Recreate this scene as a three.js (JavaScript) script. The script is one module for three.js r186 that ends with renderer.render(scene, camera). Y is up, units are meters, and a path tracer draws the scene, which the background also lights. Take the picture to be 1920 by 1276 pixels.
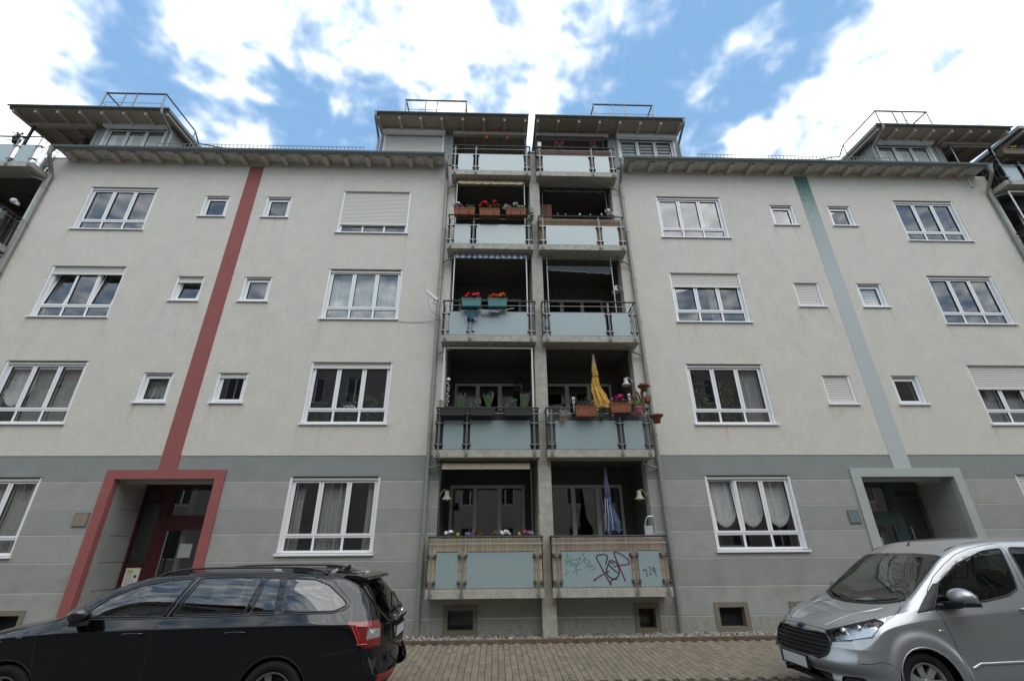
import * as THREE from 'three';
import { mergeGeometries, toCreasedNormals } from 'three/addons/utils/BufferGeometryUtils.js';
import { createNoise2D, createNoise3D } from 'simplex-noise';

// ---------- camera ----------
const scene = new THREE.Scene();
const camera = new THREE.PerspectiveCamera(2 * Math.atan(638 / 860) * 180 / Math.PI, 1920 / 1276, 0.1, 600);
camera.rotation.order = 'YXZ';
camera.rotation.set(24.634 * Math.PI / 180, -2.036 * Math.PI / 180, -0.4676 * Math.PI / 180);
camera.position.set(0, 1.546, 10.752);
scene.add(camera);

// ---------- seeded random and noise ----------
function rng(seed) { let s = seed | 0; return () => { s = (s + 0x6d2b79f5) | 0; let t = Math.imul(s ^ (s >>> 15), 1 | s); t = (t + Math.imul(t ^ (t >>> 7), 61 | t)) ^ t; return ((t ^ (t >>> 14)) >>> 0) / 4294967296; }; }
const rnd = rng(7), rr = (a, b) => a + (b - a) * rnd();
const n2 = createNoise2D(rng(11)), n3 = createNoise3D(rng(12));
const fbm = (x, y, o = 5, g = 0.5) => { let s = 0, a = 1, t = 0; for (let i = 0; i < o; i++) { s += a * n2(x + i * 17.3, y - i * 9.1); t += a; a *= g; x *= 2.03; y *= 2.03; } return s / t; };
const clamp = (v, a = 0, b = 1) => Math.min(b, Math.max(a, v)), sst = (a, b, v) => { const t = clamp((v - a) / (b - a)); return t * t * (3 - 2 * t); };

// ---------- sky: blue air with broken cumulus, laid out on a flat cloud deck overhead ----------
const COVER = [[-0.99, 0.58, 1], [-0.82, 0.57, 0.8], [-0.74, 0.57, -0.5], [-0.65, 0.57, 0.6], [-0.48, 0.56, 0.9], [-0.31, 0.56, 0.8], [-0.15, 0.55, 0.9], [0.03, 0.55, 0.6], [0.2, 0.54, 0.7], [0.28, 0.54, -0.1], [0.37, 0.54, 0], [0.45, 0.54, -0.6], [0.54, 0.53, 0.1], [0.62, 0.53, -0.7], [0.71, 0.53, 0], [0.8, 0.53, 0.8], [0.88, 0.53, 1], [1.06, 0.52, 1], [-1.08, 0.68, 1], [-0.9, 0.67, 0.7], [-0.8, 0.67, -0.9], [-0.71, 0.67, 0.6], [-0.62, 0.66, 0.8], [-0.53, 0.66, 0.6], [-0.44, 0.66, 0.3], [-0.34, 0.66, 0.3], [-0.25, 0.65, 0.5], [-0.16, 0.65, 0.9], [-0.07, 0.65, 0.6], [0.03, 0.65, 0.7], [0.12, 0.64, 0.6], [0.22, 0.64, 0.5], [0.31, 0.64, -0.9], [0.4, 0.64, -0.9], [0.5, 0.63, 0.4], [0.59, 0.63, 0], [0.68, 0.63, -0.3], [0.78, 0.62, 0.7], [0.97, 0.62, 1], [1.16, 0.61, 1], [-1.18, 0.78, 0.9], [-0.98, 0.77, 0.5], [-0.91, 0.77, -0.7], [-0.78, 0.77, -0.5], [-0.65, 0.77, 0.4], [-0.55, 0.76, 0], [-0.48, 0.76, -0.5], [-0.36, 0.76, 0.2], [-0.27, 0.76, 0], [-0.17, 0.75, 0.6], [-0.05, 0.75, 0.2], [0.08, 0.75, 0.7], [0.18, 0.74, 0.1], [0.27, 0.74, -0.4], [0.36, 0.74, -0.9], [0.5, 0.74, -0.1], [0.62, 0.73, -0.9], [0.72, 0.73, 0.6], [0.85, 0.73, 0.9], [1.06, 0.72, 1], [1.27, 0.71, 0.9], [-1.3, 0.91, 0.9], [-1.08, 0.9, 0.4], [-0.89, 0.89, -0.9], [-0.75, 0.89, 0.3], [-0.64, 0.89, 0.5], [-0.52, 0.89, -0.9], [-0.41, 0.88, -0.1], [-0.3, 0.88, -0.8], [-0.19, 0.88, 0.2], [-0.05, 0.87, 0.2], [0.06, 0.87, 0.6], [0.23, 0.87, -0.9], [0.37, 0.86, -0.9], [0.5, 0.86, -0.1], [0.57, 0.86, 0], [0.69, 0.85, 0.9], [0.94, 0.85, 1], [1.17, 0.84, 1], [1.37, 0.84, 0.8], [-1.43, 1.04, 0.8], [-0.97, 1.03, -0.5], [-0.7, 1.02, 0.2], [-0.45, 1.01, -0.5], [-0.05, 1, 0.2], [0.41, 0.99, -0.6], [0.75, 0.98, 0.8], [1.19, 0.97, 0.9], [1.51, 0.97, 0.8]]; // x, z on the cloud deck (unit height) and cover there: 1 bank of cloud, -1 blue gap
function skyAt(x, y, z, out) {
  const h = Math.max(y, 0.02), px = x / h, pz = -z / h, r = Math.hypot(px, pz);
  const up = clamp(y), g = (1 - up) ** 2;
  const b0 = 0.084 + 0.08 * g, b1 = 0.205 + 0.09 * g, b2 = 0.385 + 0.06 * g;
  let cov = 0.12 * 0.35, wt = 0.12;
  if (pz > 0.2 && r < 2.4) for (const [bx, bz, v] of COVER) { const d = ((px - bx) ** 2 + (pz - bz) ** 2) / 0.0046; if (d < 12) { const w = Math.exp(-d); cov += v * w; wt += w; } }
  cov = cov / wt * 0.46;
  const fade = sst(9, 4, r);
  const wx = n2(px * 3.1, pz * 3.1 + 5) * 0.03 + n2(px * 9, pz * 9) * 0.008, wz = n2(px * 3.1 + 9, pz * 3.1) * 0.03 + n2(px * 9 + 3, pz * 9 + 8) * 0.008;
  const big = fbm((px + wx) * 5.2, (pz + wz) * 5.2, 3, 0.55), fine = fbm((px + wx * 0.5) * 9 + 7, (pz + wz * 0.5) * 9, 7, 0.55);
  const v = cov + (0.24 * big + 0.27 * fine) * fade;
  const dens = clamp(0.04 + 0.96 * Math.pow(sst(-0.2, 0.58, v), 1.6));
  const tex = fbm((px - wx) * 7 + 3, (pz + wz) * 7, 5, 0.6), thick = sst(0.3, 0.8, v);
  const c = 1.2 + 0.22 * thick + 0.12 * tex - 0.2 * sst(0.45, 0.8, v) * sst(-0.1, 0.5, tex + big * 0.4);
  out[0] = b0 + (c * 1.015 - b0) * dens; out[1] = b1 + (c - b1) * dens; out[2] = b2 + (c * 0.955 - b2) * dens;
}
{
  const W = 2048, H = 1024, data = new Float32Array(W * H * 4), o = [0, 0, 0];
  for (let j = 0; j < H; j++) {
    const lat = ((j + 0.5) / H - 0.5) * Math.PI, y = Math.sin(lat), c = Math.cos(lat);
    for (let i = 0; i < W; i++) {
      const a = ((i + 0.5) / W - 0.5) * 2 * Math.PI, k = (j * W + i) * 4;
      if (y < -0.06) { data[k] = 0.12; data[k + 1] = 0.12; data[k + 2] = 0.115; } else { skyAt(c * Math.cos(a), Math.max(y, 0.001), c * Math.sin(a), o); data[k] = o[0]; data[k + 1] = o[1]; data[k + 2] = o[2]; }
      data[k + 3] = 1;
    }
  }
  const t = new THREE.DataTexture(data, W, H, THREE.RGBAFormat, THREE.FloatType);
  t.mapping = THREE.EquirectangularReflectionMapping; t.magFilter = t.minFilter = THREE.LinearFilter; t.needsUpdate = true;
  scene.background = t; scene.environment = t;
  scene.backgroundIntensity = 1; scene.environmentIntensity = 1;
}
// ---------- sun: veiled by cloud, high over the street ----------
const sun = new THREE.DirectionalLight(new THREE.Color().setRGB(1, 0.96, 0.9), 0.8);
sun.position.set(12, 52, 28); sun.target.position.set(0, 4, 0); scene.add(sun, sun.target);
sun.castShadow = true; sun.shadow.radius = 110; sun.shadow.mapSize.set(2048, 2048);
Object.assign(sun.shadow.camera, { left: -30, right: 30, top: 30, bottom: -30, near: 1, far: 140 });

const renderer = new THREE.WebGLRenderer({ antialias: true });
renderer.setSize(1024, 680);
renderer.toneMapping = THREE.LinearToneMapping;
renderer.toneMappingExposure = 1.92;
renderer.shadowMap.enabled = true;

// ---------- helpers ----------
const V = (x, y, z) => new THREE.Vector3(x, y, z);
const C = (r, g, b) => new THREE.Color().setRGB(r, g, b);
const names = new Map();
function numbered(n) { const k = names.get(n) || 0; names.set(n, k + 1); return k ? n + '_' + String(k).padStart(3, '0') : n; }
function boxUV(g) { // uv in metres along the dominant axis of each face
  const p = g.attributes.position, n = g.attributes.normal, uv = new Float32Array(p.count * 2);
  for (let i = 0; i < p.count; i++) {
    const ax = Math.abs(n.getX(i)), ay = Math.abs(n.getY(i)), az = Math.abs(n.getZ(i));
    if (az >= ax && az >= ay) { uv[2 * i] = p.getX(i); uv[2 * i + 1] = p.getY(i); } else if (ax >= ay) { uv[2 * i] = p.getZ(i); uv[2 * i + 1] = p.getY(i); } else { uv[2 * i] = p.getX(i); uv[2 * i + 1] = p.getZ(i); }
  }
  g.setAttribute('uv', new THREE.BufferAttribute(uv, 2));
  return g;
}
function join(list) {
  list = (Array.isArray(list) ? list : [list]).flat(5).filter(Boolean);
  const cols = list.some((g) => g.attributes.color);
  const gs = list.map((g) => {
    let q = g.index ? g.toNonIndexed() : g.clone();
    for (const k of Object.keys(q.attributes)) if (!['position', 'normal'].concat(cols ? ['color'] : []).includes(k)) q.deleteAttribute(k);
    if (cols && !q.attributes.color) q.setAttribute('color', new THREE.BufferAttribute(new Float32Array(q.attributes.position.count * 3).fill(1), 3));
    q.morphAttributes = {}; q.groups = [];
    return q;
  });
  return gs.length === 1 ? gs[0] : mergeGeometries(gs);
}
function mesh(name, geos, mat, parent = scene, keep = false) {
  const g = keep ? geos : boxUV(join(geos));
  const m = new THREE.Mesh(g, mat); m.name = parent === scene ? numbered(name) : name; m.castShadow = m.receiveShadow = true;
  parent.add(m); return m;
}
function thing(name, label, category, group, [x, y, z] = [0, 0, 0]) {
  const o = new THREE.Group(); o.name = numbered(name); o.position.set(x, y, z); o.userData = { label, category }; if (group) o.userData.group = group; scene.add(o); return o;
}
function tag(o, label, category, group) { o.userData = { label, category }; if (group) o.userData.group = group; return o; }
function structure(o) { o.userData.kind = 'structure'; return o; }
const bx = (x0, x1, y0, y1, z0, z1) => new THREE.BoxGeometry(x1 - x0, y1 - y0, z1 - z0).translate((x0 + x1) / 2, (y0 + y1) / 2, (z0 + z1) / 2);
function rod(a, b, r, n = 8, r2 = r) {
  const A = V(...a), d = V(...b).sub(A), L = d.length(), g = new THREE.CylinderGeometry(r2, r, L, n, 1);
  g.translate(0, L / 2, 0); g.applyQuaternion(new THREE.Quaternion().setFromUnitVectors(V(0, 1, 0), d.normalize())); return g.translate(A.x, A.y, A.z);
}
function bar(a, b, w, h) { // rectangular bar, h is the upright size
  const A = V(...a), B = V(...b), d = B.clone().sub(A), L = d.length(), g = new THREE.BoxGeometry(w, h, L);
  const m = new THREE.Matrix4().lookAt(A, B, Math.abs(d.y) / L > 0.99 ? V(0, 0, 1) : V(0, 1, 0)); g.applyMatrix4(m); return g.translate((A.x + B.x) / 2, (A.y + B.y) / 2, (A.z + B.z) / 2);
}
function tube(pts, r, seg = 40, n = 8, closed = false, tension = 0.5) { return new THREE.TubeGeometry(new THREE.CatmullRomCurve3(pts.map((p) => V(...p)), closed, 'catmullrom', tension), seg, r, n, closed); }
function pipe(pts, r, n = 12) { // pipe with rounded elbows
  const path = new THREE.CurvePath(); let prev = V(...pts[0]);
  for (let i = 1; i < pts.length - 1; i++) {
    const a = V(...pts[i - 1]), b = V(...pts[i]), c = V(...pts[i + 1]), k = Math.min(0.12, b.distanceTo(a) / 2.2, b.distanceTo(c) / 2.2);
    const s = b.clone().add(a.clone().sub(b).setLength(k)), e = b.clone().add(c.clone().sub(b).setLength(k));
    path.add(new THREE.LineCurve3(prev, s)); path.add(new THREE.QuadraticBezierCurve3(s, b, e)); prev = e;
  }
  path.add(new THREE.LineCurve3(prev, V(...pts[pts.length - 1])));
  const out = [];
  for (const c of path.curves) out.push(new THREE.TubeGeometry(c, c.isLineCurve3 ? 1 : 8, r, n));
  return out;
}
function sphere(x, y, z, r, sx = 1, sy = 1, sz = 1, w = 12, h = 8) { return new THREE.SphereGeometry(r, w, h).scale(sx, sy, sz).translate(x, y, z); }
function lathe(pts, x, y, z, n = 20) { return new THREE.LatheGeometry(pts.map((p) => new THREE.Vector2(...p)), n).translate(x, y, z); }
function paint(g, f) { // vertex colours
  const q = g.index ? g.toNonIndexed() : g, p = q.attributes.position, c = new Float32Array(p.count * 3);
  for (let i = 0; i < p.count; i++) { const k = typeof f === 'function' ? f(p.getX(i), p.getY(i), p.getZ(i)) : f; c[3 * i] = k[0]; c[3 * i + 1] = k[1]; c[3 * i + 2] = k[2]; }
  q.setAttribute('color', new THREE.BufferAttribute(c, 3)); return q;
}
function shapeWith(x0, x1, y0, y1, holes) {
  const s = new THREE.Shape([new THREE.Vector2(x0, y0), new THREE.Vector2(x1, y0), new THREE.Vector2(x1, y1), new THREE.Vector2(x0, y1)]);
  for (const [a, b, c, d] of holes) s.holes.push(new THREE.Path([new THREE.Vector2(a, c), new THREE.Vector2(a, d), new THREE.Vector2(b, d), new THREE.Vector2(b, c)]));
  return s;
}
function slabWithHoles(x0, x1, y0, y1, z0, z1, holes) { return new THREE.ExtrudeGeometry(shapeWith(x0, x1, y0, y1, holes), { depth: z1 - z0, bevelEnabled: false }).translate(0, 0, z0); }
function rectsMinus(x0, x1, y0, y1, holes) { // a rectangle less others, as rectangles
  const ys = [y0, y1]; for (const h of holes) for (const v of [h[2], h[3]]) if (v > y0 && v < y1) ys.push(v); ys.sort((a, b) => a - b);
  const out = [];
  for (let i = 0; i + 1 < ys.length; i++) {
    const a = ys[i], b = ys[i + 1]; if (b - a < 1e-4) continue; const m = (a + b) / 2; let segs = [[x0, x1]];
    for (const h of holes) if (m > h[2] && m < h[3]) segs = segs.flatMap(([p, q]) => (h[1] <= p || h[0] >= q ? [[p, q]] : [[p, Math.min(q, h[0])], [Math.max(p, h[1]), q]].filter(([u, v]) => v - u > 1e-4)));
    for (const [p, q] of segs) out.push([p, q, a, b]);
  }
  return out;
}

// ---------- textures: grain and wear only ----------
function tex(size, metres, f, srgb = true) {
  const d = new Uint8Array(size * size * 4);
  for (let j = 0; j < size; j++) for (let i = 0; i < size; i++) { const k = (j * size + i) * 4, c = f(i / size, j / size); if (typeof c === 'number') d[k] = d[k + 1] = d[k + 2] = clamp(c) * 255; else { d[k] = clamp(c[0]) * 255; d[k + 1] = clamp(c[1]) * 255; d[k + 2] = clamp(c[2]) * 255; } d[k + 3] = 255; }
  const t = new THREE.DataTexture(d, size, size); t.wrapS = t.wrapT = THREE.RepeatWrapping; t.magFilter = THREE.LinearFilter; t.minFilter = THREE.LinearMipmapLinearFilter; t.generateMipmaps = true;
  t.repeat.set(1 / metres, 1 / metres); if (srgb) t.colorSpace = THREE.SRGBColorSpace; t.needsUpdate = true; return t;
}
// tileable fbm on a torus-like blend
function tnoise(u, v, s, o, g = 0.5) { const a = fbm(u * s, v * s, o, g), b = fbm((u - 1) * s, v * s, o, g), c = fbm(u * s, (v - 1) * s, o, g), d = fbm((u - 1) * s, (v - 1) * s, o, g); const p = sst(0, 1, u), q = sst(0, 1, v); return (a * (1 - p) + b * p) * (1 - q) + (c * (1 - p) + d * p) * q; }
const G = [];
{ const r = rng(5); for (let i = 0; i < 512 * 512; i++) G.push(r()); }
const grain = (u, v) => G[((Math.floor(v * 512) & 511) << 9) | (Math.floor(u * 512) & 511)];
const plasterBump = tex(512, 0.9, (u, v) => 0.5 + 0.35 * tnoise(u, v, 46, 3, 0.6) + 0.25 * (grain(u, v) - 0.5), false);
const plasterMap = tex(1024, 7, (u, v) => { const k = 0.94 + 0.04 * tnoise(u, v, 9, 5, 0.6) + 0.05 * tnoise(u, v * 3, 40, 3, 0.6) + 0.07 * (grain(u * 2, v * 2) - 0.5); return [k, k * (1 - 0.006 * tnoise(u, v, 3, 2)), k * (1 - 0.015 * tnoise(u, v, 4, 2))]; });
const dirtyMap = tex(1024, 6, (u, v) => { const s = tnoise(u, v, 9, 5, 0.62), k = 0.92 + 0.06 * s + 0.09 * (grain(u * 2, v * 2) - 0.5); const w = sst(0.15, 0.6, tnoise(u + 0.3, v, 5, 4)) * 0.07; return [k - w * 0.55, k - w * 0.72, k - w]; });
const concreteMap = tex(512, 2.2, (u, v) => { const k = 0.84 + 0.14 * tnoise(u, v, 8, 5, 0.6) + 0.08 * tnoise(u * 3, v * 0.6, 20, 3) + 0.08 * (grain(u, v) - 0.5); return [k, k * 0.985, k * 0.95]; });
const metalMap = tex(256, 0.8, (u, v) => 0.86 + 0.14 * tnoise(u, v, 7, 4, 0.6));
const stoneMap = tex(512, 1.3, (u, v) => { const k = 0.82 + 0.2 * tnoise(u, v, 9, 5, 0.65) + 0.16 * (grain(u, v) - 0.5); return [k, k * 0.98, k * 0.94]; });
const woodMap = tex(256, 0.8, (u, v) => { const k = 0.8 + 0.16 * tnoise(u, v * 6, 9, 4, 0.6); return [k, k * 0.97, k * 0.93]; });
const roughMap = tex(256, 0.6, (u, v) => 0.75 + 0.25 * tnoise(u, v, 8, 4, 0.6), false);

// ---------- materials ----------
const std = (c, rough = 0.85, extra = {}) => new THREE.MeshStandardMaterial({ color: C(...c), roughness: rough, ...extra });
const M = {
  wall: std([0.745, 0.70, 0.615], 0.95, { map: plasterMap, bumpMap: plasterBump, bumpScale: 0.004 }),
  band: std([0.425, 0.425, 0.39], 0.95, { map: dirtyMap, bumpMap: plasterBump, bumpScale: 0.004 }),
  joint: std([0.74, 0.74, 0.69], 0.95, { map: plasterMap }),
  red: std([0.36, 0.115, 0.105], 0.9, { map: plasterMap, bumpMap: plasterBump, bumpScale: 0.003 }),
  teal: std([0.5, 0.535, 0.49], 0.9, { map: dirtyMap, bumpMap: plasterBump, bumpScale: 0.003 }),
  tealDoor: std([0.04, 0.068, 0.068], 0.5),
  redDoor: std([0.05, 0.007, 0.008], 0.45),
  brownFrame: std([0.25, 0.215, 0.155], 0.9, { map: dirtyMap }),
  concrete: std([0.62, 0.61, 0.56], 0.95, { map: concreteMap, bumpMap: plasterBump, bumpScale: 0.002 }),
  soffitPaint: std([0.84, 0.83, 0.79], 0.95, { map: concreteMap }),
  white: std([0.86, 0.865, 0.86], 0.35),
  gasket: std([0.02, 0.02, 0.02], 0.7),
  shutter: std([0.70, 0.68, 0.62], 0.5),
  zinc: std([0.385, 0.405, 0.365], 0.5, { metalness: 0.2, map: metalMap }),
  gutter: std([0.25, 0.285, 0.265], 0.5, { metalness: 0.3, map: metalMap }),
  roof: std([0.075, 0.06, 0.055], 0.8, { map: dirtyMap }),
  timber: std([0.88, 0.85, 0.79], 0.8, { map: woodMap }),
  board: std([0.75, 0.68, 0.6], 0.85, { map: woodMap }),
  steel: std([0.33, 0.34, 0.34], 0.4, { metalness: 0.75 }),
  darkSteel: std([0.055, 0.06, 0.06], 0.5, { metalness: 0.4 }),
  ceiling: std([0.18, 0.172, 0.153], 0.95, { map: concreteMap }),  // concrete darkened: the shade deep under the slabs is put into this colour
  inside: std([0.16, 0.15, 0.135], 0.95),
  loggia: std([0.155, 0.148, 0.132], 0.95, { map: plasterMap }),  // wall plaster toned down, shade of the recess painted into the colour
  panel: new THREE.MeshPhysicalMaterial({ color: C(0.31, 0.39, 0.388), roughness: 0.3, clearcoat: 1, clearcoatRoughness: 0.12 }),
  glass: new THREE.MeshPhysicalMaterial({ color: C(0.93, 0.96, 0.95), roughness: 0.0, transmission: 1, thickness: 0, ior: 2.2 }),
  frosted: new THREE.MeshPhysicalMaterial({ color: C(0.8, 0.86, 0.84), roughness: 0.5, transmission: 0.8, thickness: 0, ior: 1.5 }),
  lace: new THREE.MeshPhysicalMaterial({ color: C(0.55, 0.54, 0.50), roughness: 1, transmission: 0.45, thickness: 0, side: THREE.DoubleSide }),
  sheer: new THREE.MeshPhysicalMaterial({ color: C(0.82, 0.81, 0.78), roughness: 1, transmission: 0.3, thickness: 0, side: THREE.DoubleSide }),
  blind: std([0.8, 0.8, 0.78], 0.8, { side: THREE.DoubleSide }),
  leaf: new THREE.MeshPhysicalMaterial({ color: C(1, 1, 1), vertexColors: true, roughness: 0.7, transmission: 0.25, thickness: 0, side: THREE.DoubleSide }),
  vc: std([1, 1, 1], 0.8, { vertexColors: true }),
  petal: std([1, 1, 1], 0.8, { vertexColors: true, side: THREE.DoubleSide }),
  terracotta: std([0.33, 0.12, 0.06], 0.85, { map: stoneMap }),
  tealBox: std([0.035, 0.17, 0.165], 0.45),
  darkBox: std([0.014, 0.015, 0.0145], 0.6),
  chrome: std([0.7, 0.71, 0.72], 0.15, { metalness: 1 }),
  whitePlastic: std([0.75, 0.75, 0.72], 0.4),
  black: std([0.012, 0.012, 0.013], 0.6),
};

// wall colour of a whole front: plaster grain plus faint rusty drips where sills shed water
function facadeMat(base, x0, x1, y0, y1, sills) {
  const w = 2048, h = 1400, d = new Uint8Array(w * h * 4), src = plasterMap.image.data, st = [];
  for (const [a, b, y] of sills) for (const x of [a - 0.02, b + 0.02, a + (b - a) * rnd()]) st.push([x + rr(-0.04, 0.04), y - 0.02, rr(0.25, 0.9), rr(0.025, 0.07), rr(0.03, 0.09)]);
  for (let i = 0; i < 16; i++) st.push([rr(x0, x1), rr(y0 + 1, y1), rr(0.3, 1.4), rr(0.03, 0.12), rr(0.015, 0.04)]);
  const rowHas = (y) => st.filter((s) => y < s[1] && y > s[1] - s[2]);
  for (let j = 0; j < h; j++) {
    const y = y0 + (y1 - y0) * j / h, act = rowHas(y);
    for (let i = 0; i < w; i++) {
      const x = x0 + (x1 - x0) * i / w, k = (j * w + i) * 4, q = ((Math.floor((((y / 7) % 1) + 1) % 1 * 1024) << 10) | Math.floor((((x / 7) % 1) + 1) % 1 * 1024)) * 4;
      let t = 0; for (const [sx, sy, L, ww, a] of act) { const dx = (x - sx - 0.012 * Math.sin(y * 9 + sx * 7)) / ww; if (Math.abs(dx) < 2) { const f = (sy - y) / L; t += a * Math.exp(-dx * dx * 2) * (1 - f) * (0.55 + 0.9 * grain(i / 90, j / 700)); } }
      d[k] = src[q] * (1 - t * 0.7); d[k + 1] = src[q + 1] * (1 - t * 0.95); d[k + 2] = src[q + 2] * (1 - t * 1.3); d[k + 3] = 255;
    }
  }
  const t = new THREE.DataTexture(d, w, h); t.colorSpace = THREE.SRGBColorSpace; t.magFilter = THREE.LinearFilter; t.minFilter = THREE.LinearMipmapLinearFilter; t.generateMipmaps = true; t.wrapS = t.wrapT = THREE.ClampToEdgeWrapping; t.repeat.set(1 / (x1 - x0), 1 / (y1 - y0)); t.offset.set(-x0 / (x1 - x0), -y0 / (y1 - y0)); t.needsUpdate = true;
  const m = base.clone(); m.map = t; return m;
}
const splashMap = tex(512, 1.9, (u, v) => { const k = 0.93 + 0.06 * tnoise(u, v, 9, 5) + 0.08 * (grain(u, v) - 0.5), yy = v * 1.9, n = tnoise(u * 1, v, 11, 5, 0.65) * 0.5 + 0.5, s = sst(0.5, 0.75, n + 0.25 * (grain(u, v) - 0.5)) * (yy < 0.33 ? 1 : 0) * 0.5; return [k - 0.12 * s, k - 0.24 * s, k - 0.42 * s]; });
M.bandFoot = std([0.40, 0.395, 0.355], 0.95, { map: splashMap, bumpMap: plasterBump, bumpScale: 0.004 });

M.paper = std([0.6, 0.58, 0.54], 0.9, { side: THREE.DoubleSide });
function leaves2(n, f) { const out = []; for (let i = 0; i < n; i++) { const [x, y, z] = f(i), L = rr(0.012, 0.035), g = new THREE.BufferGeometry(); g.setAttribute('position', new THREE.Float32BufferAttribute([-0.003, 0, 0, 0.003, 0, 0, rr(-0.012, 0.012), L, rr(-0.01, 0.01)], 3)); g.computeVertexNormals(); g.rotateY(rr(0, 6)); g.translate(x + rr(-0.004, 0.004), y - 0.003, z); out.push(paint(g, [rr(0.05, 0.1), rr(0.09, 0.14), 0.035])); } return out; }
M.bandTop = std([0.325, 0.338, 0.325], 0.95, { map: dirtyMap, bumpMap: plasterBump, bumpScale: 0.004 });
M.bandDark = std([0.375, 0.38, 0.355], 0.95, { map: dirtyMap, bumpMap: plasterBump, bumpScale: 0.004 });

// ---------- ground: pavement falling to the street, cobbled gutter, carriageway ----------
const roadTex = tex(512, 1.6, (u, v) => 0.8 + 0.16 * tnoise(u, v, 12, 4) + 0.3 * (grain(u, v) - 0.5));
structure(mesh('ground', new THREE.PlaneGeometry(400, 400).rotateX(-Math.PI / 2).translate(0, -0.16, 0), std([0.09, 0.085, 0.075], 0.95, { map: stoneMap })));
structure(mesh('road', bx(-70, 70, -0.15, -0.1, 3.52, 15.5), std([0.165, 0.16, 0.15], 0.92, { map: roadTex, bumpMap: roadTex, bumpScale: 0.004 })));
structure(mesh('far_pavement', bx(-70, 70, -0.15, 0.02, 15.5, 19.5), std([0.2, 0.19, 0.17], 0.95, { map: stoneMap })));
const fall = (z) => -0.085 * clamp((z - 0.78) / (3.2 - 0.78));
{
  const bed = structure(mesh('pavement', [new THREE.PlaneGeometry(60, 2.5).rotateX(-Math.PI / 2 + Math.atan(0.085 / 2.42)).translate(0, -0.055, 2.02)], std([0.075, 0.066, 0.052], 1, { map: stoneMap })));
  const tones = [[0.34, 0.295, 0.225], [0.375, 0.325, 0.25], [0.30, 0.265, 0.21], [0.35, 0.295, 0.23], [0.29, 0.258, 0.21]];
  const mats = tones.map((t) => std(t, 0.95, { map: stoneMap, bumpMap: stoneMap, bumpScale: 0.003 }));
  const paver = (() => { // bevelled block 0.094 x 0.194, top at y = 0
    const a = 0.047, b = 0.097, c = 0.006, h = 0.05, s = [];
    const top = [[-a + c, 0, -b + c], [a - c, 0, -b + c], [a - c, 0, b - c], [-a + c, 0, b - c]], mid = [[-a, -c, -b], [a, -c, -b], [a, -c, b], [-a, -c, b]], low = mid.map(([x, , z]) => [x, -h, z]);
    const quad = (p, q, r, t) => s.push(...p, ...q, ...r, ...p, ...r, ...t);
    quad(top[3], top[2], top[1], top[0]);
    for (let i = 0; i < 4; i++) { const j = (i + 1) % 4; quad(mid[i], top[i], top[j], mid[j]); quad(low[i], mid[i], mid[j], low[j]); }
    const g = new THREE.BufferGeometry(); g.setAttribute('position', new THREE.Float32BufferAttribute(s, 3)); g.computeVertexNormals(); return boxUV(g);
  })();
  const variants = [0, 1, 2, 3, 4, 5].map((k) => { const g = paver.clone(), uv = g.attributes.uv.clone(); for (let i = 0; i < uv.count; i++) uv.setXY(i, uv.getX(i) + k * 0.37, uv.getY(i) + k * 0.61); g.setAttribute('uv', uv); return g; });
  const all = [];
  for (let i = 0; i < 300; i++) { const x = -14 + i * 0.1, off = (i % 2) * 0.1; for (let j = 0; j < 12; j++) { const z = 0.86 + off + j * 0.2; if (z > 3.14) continue; all.push([x + rr(-0.0015, 0.0015), z + rr(-0.002, 0.002)]); } }
  const seen = (x, z) => x > -1.55 - (3 - z) * 0.1 && x < 4.1 + (3 - z) * 0.55;
  const near = all.filter(([x, z]) => seen(x, z)).sort((p, q) => q[1] - p[1]).slice(0, 300);
  const nearSet = new Set(near), rest = [];
  const tilt = Math.atan(0.085 / 2.42);
  for (const p of all) {
    const [x, z] = p, y = fall(z) + rr(-0.002, 0.0015), k = Math.floor(rnd() * 5), rx = tilt + rr(-0.006, 0.006), rz = rr(-0.008, 0.008);
    if (nearSet.has(p)) { const m = new THREE.Mesh(variants[Math.floor(rnd() * 6)], mats[k]); m.name = 'paver'; m.position.set(x, y, z); m.rotation.set(rx, 0, rz); m.castShadow = m.receiveShadow = true; bed.add(m); } else { const g = paver.clone().rotateX(rx).rotateZ(rz).translate(x, y, z), t = tones[k]; rest.push(paint(g, t)); }
  }
  const far = mesh('paver_field', rest, std([1, 1, 1], 0.95, { vertexColors: true, map: stoneMap, bumpMap: stoneMap, bumpScale: 0.003 }), bed); far.userData.kind = 'stuff';
}
{ // stone edging of the gravel strip
  const e = structure(mesh('edging_bed', bx(-30, 30, -0.16, -0.05, -0.1, 0.76), std([0.1, 0.085, 0.065], 1, { map: stoneMap })));
  const mats = [[0.23, 0.165, 0.115], [0.21, 0.155, 0.11], [0.245, 0.18, 0.125]].map((c) => std(c, 0.95, { map: stoneMap, bumpMap: stoneMap, bumpScale: 0.003 }));
  for (let i = 0; i < 30; i++) mesh('kerb_stone', bx(-14.5 + i * 1.0 + 0.004, -13.5 + i * 1.0 - 0.004, -0.05, 0.055 + rr(-0.004, 0.004), 0.665, 0.755 + rr(-0.003, 0.003)), mats[i % 3], e);
}
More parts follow.
